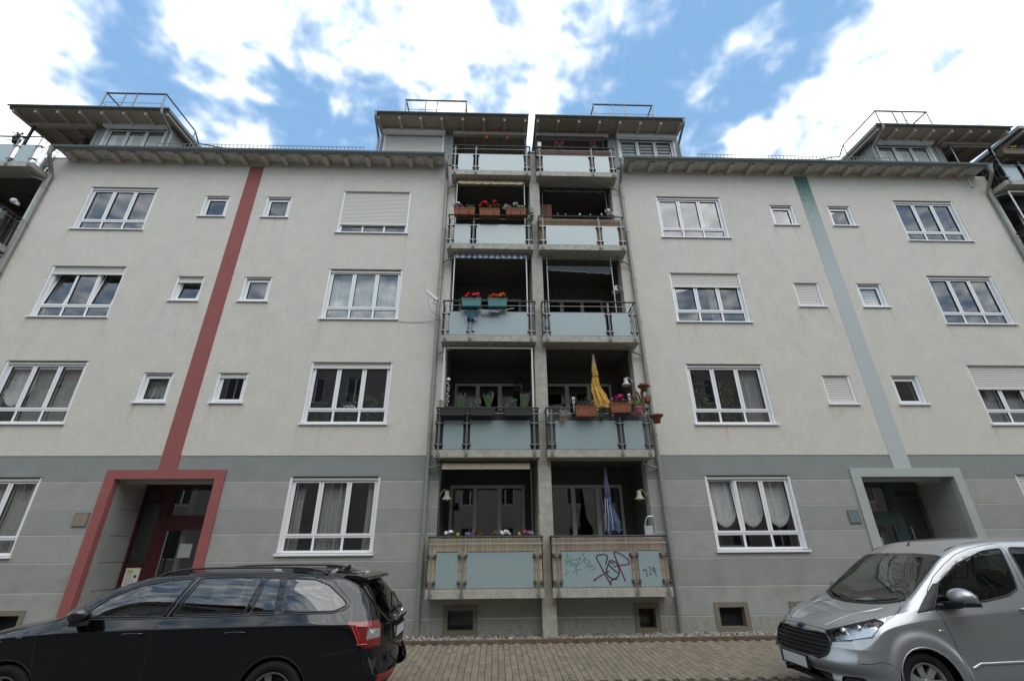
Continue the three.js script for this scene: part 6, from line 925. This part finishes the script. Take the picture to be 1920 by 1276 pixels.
    for (const hx of [2.08, 3.13]) { const y = 0.885; const h = mesh('door_handle', [tube([[-0.11, -0.004, 0.0], [-0.09, 0, 0.03], [0, 0.006, 0.035], [0.09, 0.004, 0.03], [0.11, 0, 0]], 0.011, 20, 8).scale(1, 1.1, s).translate(...B.side(hx, y, s))], paintM, T); mesh('handle_recess', [sphere(0, 0, 0, 0.05, 1.2, 0.42, 0.08, 16, 10).translate(...B.side(hx - 0.01, y - 0.02, s, 0.001))], trim, h); }
    // mirror
    const mp = B.side(1.5, 1.03, s); mesh('wing_mirror', [sphere(0, 0, 0, 0.12, 0.9, 0.62, 0.85, 20, 14).translate(mp[0] + 0.03, 1.075, mp[2] + s * 0.14), bx(-0.06, 0.05, -0.03, 0.02, -0.09, 0.09).translate(mp[0], 1.0, mp[2] + s * 0.05)], glossTrim, T);
    mesh('wheel_arch_lip', [...[0.9, 3.58].map((cx) => flankTube(B, Array.from({ length: 25 }, (_, i) => { const a = 0.05 + i / 24 * 3.04; return [cx + 0.356 * Math.cos(a), 0.318 + 0.356 * Math.sin(a)]; }), s, 0.005, -0.003))], trim, T);
    mesh('roof_rail', [tube([[2.0, 1.415, s * 0.6], [2.12, 1.455, s * 0.585], [2.4, 1.484, s * 0.575], [3.0, 1.491, s * 0.57], [3.55, 1.484, s * 0.57], [3.75, 1.465, s * 0.575], [3.9, 1.42, s * 0.58]], 0.0115, 60, 8), bx(3.5, 3.72, 1.44, 1.475, s * 0.57 - 0.012, s * 0.57 + 0.012), bx(2.12, 2.3, 1.42, 1.46, s * 0.585 - 0.012, s * 0.585 + 0.012)], std([0.03, 0.03, 0.032], 0.35), T);
    wheel(T, 0.9, s * 0.79, s, 0.318, 0.215, 0.2, 5, [[-0.03, 0.04], [0.03, 0.04], [0.022, 0.12], [0.035, 0.2], [-0.035, 0.2], [-0.022, 0.12]], M.steel); wheel(T, 3.58, s * 0.79, s, 0.318, 0.215, 0.2, 5, [[-0.03, 0.04], [0.03, 0.04], [0.022, 0.12], [0.035, 0.2], [-0.035, 0.2], [-0.022, 0.12]], M.steel);
    const ss = s > 0 ? '+' : '-';
  }
  mesh('headlamp', [1, -1].map((s) => [offset(R['body' + (s > 0 ? '+' : '-')], 0)].map((g) => { const p = g.attributes.position, n = g.attributes.normal, o = [], q = []; const poly = [[0.28, 0.84], [0.33, 0.75], [0.7, 0.79], [0.77, 0.835], [0.62, 0.895], [0.45, 0.9]]; for (let i = 0; i < p.count; i += 3) { const mx = (p.getX(i) + p.getX(i + 1) + p.getX(i + 2)) / 3, my = (p.getY(i) + p.getY(i + 1) + p.getY(i + 2)) / 3; if (Math.abs(p.getZ(i)) > 0.45 && inPoly(poly, mx, my)) for (let k = 0; k < 3; k++) { o.push(p.getX(i + k) + n.getX(i + k) * 0.004, p.getY(i + k) + n.getY(i + k) * 0.004, p.getZ(i + k) + n.getZ(i + k) * 0.004); q.push(n.getX(i + k), n.getY(i + k), n.getZ(i + k)); } } const r = new THREE.BufferGeometry(); r.setAttribute('position', new THREE.Float32BufferAttribute(o, 3)); r.setAttribute('normal', new THREE.Float32BufferAttribute(q, 3)); return r; })), new THREE.MeshPhysicalMaterial({ color: C(0.3, 0.32, 0.35), roughness: 0.15, metalness: 0.8, clearcoat: 1 }), T);
  // tailgate details
  const tp = (z) => B.top(4.08, z, 0.004); const sp = new THREE.Shape([[0, 0], [0.02, 0.02], [0.14, 0.012], [0.25, -0.012], [0.255, -0.03], [0.2, -0.045]].map((p) => new THREE.Vector2(...p)));
  mesh('roof_spoiler', new THREE.ExtrudeGeometry(sp, { depth: 1.12, bevelEnabled: true, bevelSize: 0.01, bevelThickness: 0.03, bevelSegments: 3 }).translate(4.1, 1.388, -0.56), paintM, T);
  mesh('roof_antenna', [new THREE.ExtrudeGeometry(new THREE.Shape([[0, 0], [0.13, 0], [0.14, 0.055], [0.12, 0.055], [0.07, 0.02]].map((p) => new THREE.Vector2(...p))), { depth: 0.012, bevelEnabled: true, bevelSize: 0.006, bevelThickness: 0.012, bevelSegments: 2 }).translate(3.85, 1.44, -0.006)], glossTrim, T);
  mesh('rear_wiper', [rod([4.6, 1.02, 0.02], [4.68, 1.055, 0.0], 0.028, 10), rod([4.66, 1.05, 0.0], [4.5, 1.17, -0.32], 0.01, 6)], trim, T);
  mesh('tailgate_handle', [bx(4.655, 4.7, 0.915, 0.945, -0.3, 0.3), rod([4.675, 0.97, -0.05], [4.69, 0.965, -0.05], 0.045, 20)], M.chrome, T);
  const pl = mesh('number_plate', bx(4.668, 4.69, 0.74, 0.85, -0.26, 0.26), std([0.62, 0.62, 0.62], 0.5), T); mesh('plate_frame', ring(-0.27, 0.27, 0.73, 0.86, 0.012, 0, 0.012).map((g) => g.rotateY(Math.PI / 2).translate(4.682, 0, 0)), M.black, pl);
  mesh('side_badge', [bx(0.9, 0.965, 0.865, 0.88, 0, 0.006).translate(0, 0, B.side(0.93, 0.872, 1)[2])], M.chrome, T);
  { const c = document.createElement('canvas'); c.width = 256; c.height = 48; const k = c.getContext('2d'); k.clearRect(0, 0, 256, 48); k.fillStyle = '#000'; k.fillRect(0, 0, 256, 48); k.fillStyle = '#fff'; k.font = 'bold 42px sans-serif'; k.textAlign = 'center'; k.textBaseline = 'middle'; k.fillText('ŠKODA', 128, 26); const t = new THREE.CanvasTexture(c); const q = new THREE.Mesh(new THREE.PlaneGeometry(0.2, 0.036).rotateY(Math.PI / 2).translate(0, 0, 0), new THREE.MeshStandardMaterial({ color: C(0.6, 0.6, 0.6), roughness: 0.3, metalness: 0.6, alphaMap: t, transparent: true })); q.name = 'lettering'; q.position.set(4.667, 0.925, 0.42); q.rotation.y = 0.16; T.add(q); }
  // cabin
  mesh('floor_pan', [bx(0.3, 4.5, 0.2, 0.24, -0.7, 0.7), bx(0.55, 1.25, 0.24, 0.75, -0.55, 0.55), bx(0.5, 1.28, 0.24, 0.7, -0.72, 0.72).scale(1, 0.9, 0.7)], M.black, T);
  mesh('door_card', [[1.2, 2.3], [2.34, 3.4], [3.45, 4.3]].flatMap(([a, b]) => [1, -1].map((s) => bx(a, b, 0.3, 0.98, s > 0 ? 0.72 : -0.75, s > 0 ? 0.75 : -0.72))), std([0.02, 0.02, 0.02], 0.9), T);
  mesh('dashboard', [bx(1.3, 1.62, 0.7, 0.99, -0.7, 0.7), bx(1.15, 1.4, 0.7, 0.97, -0.68, 0.68)], std([0.02, 0.02, 0.022], 0.8), T);
  const sw = mesh('steering_wheel', [new THREE.TorusGeometry(0.18, 0.015, 8, 30).rotateY(Math.PI / 2).rotateZ(0.4).translate(1.78, 0.96, 0.37), rod([1.62, 0.88, 0.37], [1.78, 0.96, 0.37], 0.03, 8)], std([0.03, 0.03, 0.03], 0.6), T);
  seat(T, 2.15, 0.36, 1.13); seat(T, 2.15, -0.36, 1.13); for (const z of [0.36, 0, -0.36]) seat(T, 3.05, z, 1.1);
  mesh('headlining', [offset(join([R['body+'], R['body-']].map((g) => { const p = g.attributes.position, n = g.attributes.normal, o = [], q = []; for (let i = 0; i < p.count; i += 3) { const x = p.getX(i), y = p.getY(i); if (y > 1.4 && x > 2.05 && x < 4.0) for (let k = 0; k < 3; k++) { o.push(p.getX(i + k), p.getY(i + k) - 0.03, p.getZ(i + k)); q.push(n.getX(i + k), n.getY(i + k), n.getZ(i + k)); } } const r = new THREE.BufferGeometry(); r.setAttribute('position', new THREE.Float32BufferAttribute(o, 3)); r.setAttribute('normal', new THREE.Float32BufferAttribute(q, 3)); return r; })), 0)], std([0.3, 0.3, 0.28], 0.95), T);
  mesh('wheel_well', [0.9, 3.58].flatMap((cx) => [1, -1].map((s) => new THREE.CylinderGeometry(0.36, 0.36, 0.4, 32, 1, true, -Math.PI / 2, Math.PI).rotateX(Math.PI / 2).rotateZ(Math.PI / 2 + Math.PI / 2).translate(cx, 0.318, s * 0.66))), std([0.01, 0.01, 0.01], 0.95, { side: THREE.DoubleSide }), T);
}

// ---- silver compact van ----
{
  const T = thing('parked_van', 'silver compact van with dark grille parked at the right kerb', 'van', 'cars parked along the kerb', [3.80, -0.1, 4.06]);
  const lo = [[0.18, 0.7], [0.25, 0.85], [0.5, 0.872]];
  const net = [
    { x: 0, p: [[0.2, 0.55], [0.27, 0.68], [0.45, 0.76], [0.6, 0.76], [0.7, 0.69], [0.728, 0.55], [0.742, 0.42], [0.752, 0.2], [0.755, 0]] },
    { x: 0.12, p: [[0.18, 0.64], [0.25, 0.77], [0.45, 0.83], [0.66, 0.82], [0.775, 0.735], [0.805, 0.6], [0.818, 0.45], [0.828, 0.22], [0.83, 0]] },
    { x: 0.45, p: [[0.18, 0.68], [0.25, 0.84], [0.5, 0.868], [0.80, 0.862], [0.895, 0.785], [0.92, 0.67], [0.932, 0.5], [0.942, 0.25], [0.945, 0]] },
    { x: 0.8, p: [...lo, [0.87, 0.872], [0.965, 0.815], [0.99, 0.73], [1.0, 0.61], [1.01, 0.3], [1.01, 0]] },
    { x: 0.97, p: [...lo, [0.895, 0.878], [0.995, 0.835], [1.045, 0.795], [1.075, 0.745], [1.06, 0.4], [1.045, 0]] },
    { x: 1.3, p: [...lo, [0.925, 0.88], [1.03, 0.848], [1.17, 0.8], [1.295, 0.72], [1.32, 0.4], [1.325, 0]] },
    { x: 1.7, p: [...lo, [0.955, 0.88], [1.07, 0.848], [1.34, 0.775], [1.55, 0.672], [1.60, 0.4], [1.61, 0]] },
    { x: 2.0, p: [...lo, [0.972, 0.88], [1.1, 0.848], [1.42, 0.762], [1.65, 0.655], [1.715, 0.4], [1.728, 0]] },
    { x: 2.5, p: [...lo, [1.0, 0.88], [1.15, 0.848], [1.46, 0.757], [1.695, 0.65], [1.752, 0.4], [1.767, 0]] },
    { x: 3.2, p: [...lo, [1.03, 0.88], [1.19, 0.846], [1.47, 0.757], [1.70, 0.645], [1.757, 0.4], [1.77, 0]] },
    { x: 3.9, p: [...lo, [1.03, 0.868], [1.19, 0.832], [1.46, 0.75], [1.675, 0.64], [1.722, 0.38], [1.735, 0]] },
    { x: 4.1, p: [[0.25, 0.66], [0.3, 0.79], [0.5, 0.83], [0.95, 0.83], [1.1, 0.8], [1.4, 0.73], [1.6, 0.62], [1.65, 0.36], [1.66, 0]] },
    { x: 4.16, p: [[0.3, 0.62], [0.34, 0.75], [0.5, 0.79], [0.9, 0.79], [1.05, 0.77], [1.3, 0.7], [1.5, 0.6], [1.56, 0.34], [1.57, 0]] }];
  const B = new Loft(net, { sharp: [0.5, 0.5, 0.4, 0.12, 0.25, 0.4, 0.35, 0.5, 0.5], bulge: (x, y) => [0.855, 3.34].reduce((s, c) => { const r = Math.hypot(x - c, y - 0.305); return s + 0.03 * sst(0.52, 0.42, r); }, 0), warp: (x, y, z) => (x < 0.75 ? (0.30 * (z / 0.84) ** 3 + (y > 0.62 ? (y - 0.62) * 0.55 : 0) - 0.05 * Math.exp(-(((y - 0.47) / 0.09) ** 2)) + 0.03 * Math.exp(-(((y - 0.36) / 0.05) ** 2))) * (1 - x / 0.75) ** 2 : 0) });
  const w1 = roundPoly([[1.175, 1.002], [1.36, 1.028], [1.83, 1.086], [2.12, 1.135], [2.27, 1.2], [2.31, 1.32], [2.40, 1.628], [2.15, 1.602], [1.74, 1.466], [1.40, 1.268]], 0.03), w2 = roundPoly([[2.42, 1.20], [3.3, 1.23], [3.3, 1.62], [2.5, 1.64]], 0.06), w3 = roundPoly([[3.4, 1.23], [3.95, 1.25], [3.9, 1.6], [3.4, 1.62]], 0.06), corner = [[0.985, 0.985], [1.15, 1.0], [1.5, 1.03], [1.5, 1.055], [1.13, 1.03], [1.42, 1.31], [1.36, 1.28], [1.14, 1.12]];
  const blackT = roundPoly([[0.955, 0.965], [1.175, 0.998], [1.40, 1.27], [1.335, 1.262]], 0.008);
  const lampP = roundPoly([[0.35, 0.755], [0.405, 0.668], [0.61, 0.702], [0.805, 0.743], [0.95, 0.887], [0.87, 0.91], [0.65, 0.848]], 0.02);
  const grilleP = roundPoly([[-0.46, 0.735], [0.46, 0.735], [0.545, 0.665], [0.51, 0.535], [0.44, 0.498], [-0.44, 0.498], [-0.51, 0.535], [-0.545, 0.665]], 0.04), lowP = roundPoly([[-0.46, 0.355], [0.46, 0.355], [0.5, 0.22], [-0.5, 0.22]], 0.03), fogP = roundPoly([[0.56, 0.345], [0.74, 0.36], [0.78, 0.25], [0.56, 0.25]], 0.03);
  const arch = (cx) => Array.from({ length: 40 }, (_, i) => [cx + 0.345 * Math.cos(i / 40 * 6.283), 0.305 + 0.345 * Math.sin(i / 40 * 6.283)]);
  const a1 = arch(0.855), a2 = arch(3.34), wins = [w1, w2, w3];
  const cls = (x, y, z, k, i) => {
    if (y > 0.97 && k < 6.05 && z > 0.5) { for (let w = 0; w < 3; w++) if (inPoly(wins[w], x, y)) return 'win' + w; if (inPoly(blackT, x, y)) return 'black'; }
    if (k > 6.1 && x > 0.825 + 0.17 * (z / 0.65) ** 2 && x < 1.645 + 0.05 * z * z) return 'windscreen';
    if (z > 0.45 && (inPoly(a1, x, y) || inPoly(a2, x, y))) return null;
    if (z > 0.3 && x < 0.62 && y < 0.95 && inPoly(lampP, 0.8 * x + 0.6 * z, y)) return 'lamp';
    if (x < 0.2 && inPoly(grilleP, z, y)) return 'grille';
    if (x < 0.2 && inPoly(lowP, z, y)) return 'grille';
    if (x < 0.35 && inPoly(fogP, z, y)) return 'grille';
    return 'body';
  };
  const R = B.regions(cls, [...wins.map((p) => ({ poly: p, ax: 'xy', h: 0.007, when: (x, y, z) => z > 0.5 && y > 0.97 })), { poly: blackT, ax: 'xy', h: 0.006, when: (x, y, z) => z > 0.5 && y > 0.95 }, { poly: lampP, ax: 'uy', h: 0.008, when: (x, y, z) => z > 0.3 && x < 0.62 && y < 0.95 && y > 0.6 }, { poly: a1, ax: 'xy', h: 0.008, when: (x, y, z) => z > 0.45 && y < 0.7 }, { poly: grilleP, ax: 'zy', h: 0.009, when: (x, y, z) => x < 0.2 }, { poly: lowP, ax: 'zy', h: 0.008, when: (x, y, z) => x < 0.2 }, { poly: fogP, ax: 'zy', h: 0.008, when: (x, y, z) => x < 0.35 && x > 0.02 }], 340, 18, 70, 0.035);
  const silver = new THREE.MeshPhysicalMaterial({ color: C(0.42, 0.43, 0.43), roughness: 0.36, metalness: 0.75, clearcoat: 0.8, clearcoatRoughness: 0.04 }), trim = std([0.008, 0.008, 0.009], 0.35);
  mesh('body', [R['body+'], R['body-']], silver, T);
  const tint = carGlass([0.5, 0.6, 0.54], 1.7), dark = carGlass([0.22, 0.26, 0.24], 1.5);
  for (const s of ['+', '-']) { for (let w = 0; w < 3; w++) mesh('side_window', R['win' + w + s], w ? dark : carGlass([0.3, 0.35, 0.32], 1.5), T); mesh('mirror_base', R['black' + s], trim, T); }
  mesh('windscreen', [R['windscreen+'], R['windscreen-']], tint, T);
  const gr = mesh('grille', [offset(join([R['grille+'], R['grille-']]), -0.035)], M.black, T);
  for (let i = 0; i < 5; i++) { const y = 0.535 + i * 0.042, w = [0.47, 0.51, 0.535, 0.53, 0.5][i]; mesh('grille_slat', tube(Array.from({ length: 13 }, (_, k) => { const z = -w + 2 * w * k / 12; const p = B.warp(-0.03, y, z); return [p[0] - 0.0 + 0.02, y, z]; }), 0.009, 40, 6).scale(1, 1, 1), std([0.02, 0.02, 0.021], 0.35), gr); }
  mesh('grille_frame', [tube(grilleP.filter((_, i) => i % 2 === 0).map(([z, y]) => { const p = B.warp(-0.028, y, z); return [p[0], y, z]; }), 0.011, 120, 6, true, 0.3)], std([0.025, 0.025, 0.026], 0.3), gr);
  const lens = new THREE.MeshPhysicalMaterial({ color: C(0.93, 0.95, 0.95), roughness: 0, transmission: 1, thickness: 0, ior: 1.5 });
  for (const s of [1, -1]) {
    const ss = s > 0 ? '+' : '-';
    const h = mesh('headlamp', R['lamp' + ss], lens, T);
    mesh('reflector', offset(R['lamp' + ss], -0.045, (x, y, z) => -0.02 * Math.sin(x * 14) + 0.006 * Math.sin(x * 70 + y * 40)), std([0.55, 0.57, 0.58], 0.22, { metalness: 0.9 }), h);
    mesh('lamp_bowl', [sphere(0.25, 0.765, s * 0.56, 0.045, 0.7, 1, 1, 20, 14), sphere(0.37, 0.805, s * 0.67, 0.042, 0.7, 1, 1, 20, 14)], M.chrome, h);
    mesh('indicator', [sphere(0.47, 0.85, s * 0.735, 0.045, 1.1, 0.6, 0.4, 14, 10)], std([0.1, 0.02, 0.015], 0.3), h);
    mesh('lamp_bezel', tube(lampP.filter((_, i) => i % 2 === 0).map(([u, y]) => { let best = [1e9]; for (const r of B.half) for (const p of r) { const e = (0.8 * p[0] + 0.6 * p[2] - u) ** 2 + (p[1] - y) ** 2; if (p[2] > 0.3 && p[0] < 0.62 && e < best[0]) best = [e, p]; } return [best[1][0], best[1][1], best[1][2] * s]; }), 0.007, 100, 6, true, 0.4), M.black, h);
    mesh('window_seal', [w1, w2, w3].map((w) => flankTube(B, w, s, 0.010, 0, true)), trim, T);
    mesh('panel_gap', [flankTube(B, [[1.19, 1.0], [1.21, 0.95], [1.26, 0.7], [1.29, 0.45], [1.29, 0.25]], s, 0.0035, -0.001), flankTube(B, [[1.2, 1.15], [1.26, 1.215], [1.40, 1.335], [1.6, 1.46], [1.81, 1.567], [2.0, 1.625], [2.22, 1.664], [2.40, 1.685]], s, 0.004, -0.001), flankTube(B, [[2.40, 1.685], [2.44, 1.6], [2.37, 1.3], [2.35, 1.15], [2.36, 0.6], [2.36, 0.25]], s, 0.0035, -0.001), flankTube(B, [[0.02, 0.49], [0.3, 0.52], [0.42, 0.5], [0.5, 0.45]], s, 0.003, -0.001), flankTube(B, [[0.56, 0.89], [0.66, 0.925], [0.74, 0.955]], s, 0.003, -0.001)], M.black, T);
    mesh('hood_gap', tube([[0.6, 0, 0.81], [0.77, 0, 0.79], [0.88, 0, 0.74], [0.95, 0, 0.66]].map(([x, , z]) => B.top(x, z * s, 0.0)), 0.004, 20, 5), M.black, T);
    mesh('side_moulding', [flankTube(B, [[1.38, 0.45], [1.48, 0.49], [2.3, 0.51]], s, 0.022, -0.012), flankTube(B, [[2.5, 0.51], [3.0, 0.515]], s, 0.022, -0.012)], silver, T);
    const mp = B.side(1.32, 1.06, s);
    const mr = mesh('wing_mirror', [sphere(0, 0, 0, 0.15, 0.75, 0.6, 0.95, 24, 16).translate(1.40, 1.14, mp[2] + s * 0.17), bx(-0.085, 0.1, -0.045, 0.045, -0.1, 0.1).scale(0.9, 1, 0.95).translate(1.41, 1.12, mp[2] + s * 0.17)], silver, T);
    mesh('mirror_foot', [bx(1.28, 1.5, 1.05, 1.085, Math.min(mp[2] - s * 0.03, mp[2] + s * 0.28), Math.max(mp[2] - s * 0.03, mp[2] + s * 0.28)), rod([1.25, 1.035, mp[2] - s * 0.02], [1.42, 1.06, mp[2] + s * 0.12], 0.035, 10)], trim, mr);
    mesh('wheel_arch_lip', [...[0.855, 3.34].map((cx) => flankTube(B, Array.from({ length: 25 }, (_, i) => { const a = 0.05 + i / 24 * 3.04; return [cx + 0.35 * Math.cos(a), 0.305 + 0.35 * Math.sin(a)]; }), s, 0.008, -0.003))], silver, T);
    mesh('side_repeater', [sphere(0, 0, 0, 0.022, 1.2, 0.8, 0.4, 12, 8).translate(...B.side(1.15, 0.80, s))], M.chrome, T);
    mesh('door_handle', tube([[-0.09, 0, 0], [-0.07, 0.004, 0.03], [0.07, 0.004, 0.03], [0.09, 0, 0]], 0.014, 16, 8).scale(1, 1, s).translate(...B.side(2.25, 1.0, s)), silver, T);
    const st = [[-0.05, 0.045], [0.05, 0.045], [0.045, 0.1], [0.062, 0.198], [-0.062, 0.198], [-0.045, 0.1]];
    wheel(T, 0.855, s * 0.765, s, 0.305, 0.205, 0.185, 7, [[-0.028, 0.04], [0.028, 0.04], [0.03, 0.11], [0.05, 0.19], [-0.02, 0.192], [-0.026, 0.11]], std([0.42, 0.43, 0.42], 0.35, { metalness: 0.6 })); wheel(T, 3.34, s * 0.765, s, 0.305, 0.205, 0.185, 7, [[-0.028, 0.04], [0.028, 0.04], [0.03, 0.11], [0.05, 0.19], [-0.02, 0.192], [-0.026, 0.11]], std([0.42, 0.43, 0.42], 0.35, { metalness: 0.6 }));
    mesh('hood_crease', tube([[0.1, 0.34], [0.3, 0.42], [0.55, 0.5], [0.8, 0.56]].map(([x, z]) => B.top(x, z * s, -0.0145)), 0.019, 30, 8), silver, T);
    mesh('roof_groove', tube([[1.76, 0.6], [1.9, 0.6], [2.3, 0.59], [3.0, 0.58]].map(([x, z]) => B.top(x, z * s, -0.002)), 0.006, 30, 6), M.black, T);
  }
  mesh('hood_edge_gap', tube([[-0.62], [-0.5], [-0.3], [0], [0.3], [0.5], [0.62]].map(([z]) => B.top(0.035, z, 0.001)), 0.0035, 50, 5), M.black, T);
  const em = B.top(0.0, 0, 0.0); mesh('front_emblem', [lathe([[0, 0.012], [0.035, 0.01], [0.042, 0], [0, 0]], 0, 0, 0, 24).scale(1, 1, 1.9).rotateZ(0.75).translate(em[0] + 0.015, em[1] + 0.012, 0)], new THREE.MeshPhysicalMaterial({ color: C(0.02, 0.03, 0.07), roughness: 0.3, metalness: 0.4, clearcoat: 1 }), T);
  const np = mesh('number_plate', [bx(-0.102, -0.09, 0.365, 0.475, -0.26, 0.26)], std([0.62, 0.62, 0.62], 0.5), T); mesh('country_band', bx(-0.104, -0.1025, 0.367, 0.473, -0.257, -0.215), std([0.02, 0.04, 0.2], 0.5), np); mesh('plate_holder', [bx(-0.098, -0.06, 0.345, 0.49, -0.275, 0.275)], M.black, np);
  mesh('bumper_trim', [tube([[0.40, -0.66], [0.33, -0.62], [0.26, -0.58]].map(([y, z]) => B.warp(-0.012, y, z)), 0.012, 16, 6)], M.chrome, T);
  mesh('wiper', [tube([[0.99, 0.6], [0.9, 0.3], [0.86, 0.05]].map(([x, z]) => B.top(x, z, 0.015)), 0.009, 20, 6), tube([[0.86, -0.02], [0.92, -0.35], [1.0, -0.62]].map(([x, z]) => B.top(x, z, 0.015)), 0.009, 20, 6), tube([-0.7, -0.55, -0.3, 0, 0.3, 0.55, 0.7].map((z) => B.top(0.808 + 0.17 * (z / 0.65) ** 2, z, -0.006)), 0.018, 30, 6)], M.black, T);
  const ap = B.top(1.83, 0, 0); mesh('roof_antenna', [rod([ap[0], ap[1] - 0.005, 0], [ap[0] + 0.03, ap[1] + 0.03, 0], 0.014, 8, 0.008), rod([ap[0] + 0.03, ap[1] + 0.03, 0], [ap[0] + 0.1, ap[1] + 0.13, 0], 0.005, 6, 0.003)], M.black, T);
  mesh('floor_pan', [bx(0.2, 4.0, 0.18, 0.22, -0.68, 0.68), bx(0.45, 1.1, 0.22, 0.8, -0.42, 0.42)], M.black, T);
  mesh('door_card', [1, -1].map((s) => bx(1.25, 4.0, 0.3, 1.0, s > 0 ? 0.72 : -0.75, s > 0 ? 0.75 : -0.72)), std([0.02, 0.02, 0.02], 0.9), T);
  mesh('dashboard', [bx(1.0, 1.6, 0.7, 1.0, -0.7, 0.7)], std([0.025, 0.025, 0.027], 0.8), T);
  mesh('steering_wheel', [new THREE.TorusGeometry(0.18, 0.016, 8, 30).rotateY(Math.PI / 2).rotateZ(0.5).translate(1.72, 1.0, 0.37), rod([1.55, 0.9, 0.37], [1.72, 1.0, 0.37], 0.03, 8)], std([0.03, 0.03, 0.03], 0.6), T);
  seat(T, 2.2, 0.37, 1.2); seat(T, 2.2, -0.37, 1.2); for (const z of [0.4, 0, -0.4]) seat(T, 3.0, z, 1.18);
  mesh('paper_permit', [bx(-0.1, 0.1, 0, 0.002, -0.08, 0.08).rotateZ(0.15).translate(1.2, 1.02, -0.25)], std([0.6, 0.6, 0.58], 0.9), T);
  mesh('wheel_well', [0.855, 3.34].flatMap((cx) => [1, -1].map((s) => new THREE.CylinderGeometry(0.352, 0.352, 0.42, 32, 1, true, -Math.PI / 2, Math.PI).rotateX(Math.PI / 2).rotateZ(Math.PI).translate(cx, 0.305, s * 0.63))), std([0.01, 0.01, 0.01], 0.95, { side: THREE.DoubleSide }), T);
}
scene.traverse((o) => { if (o.isMesh) { o.castShadow = true; o.receiveShadow = true; } });
renderer.render(scene, camera);
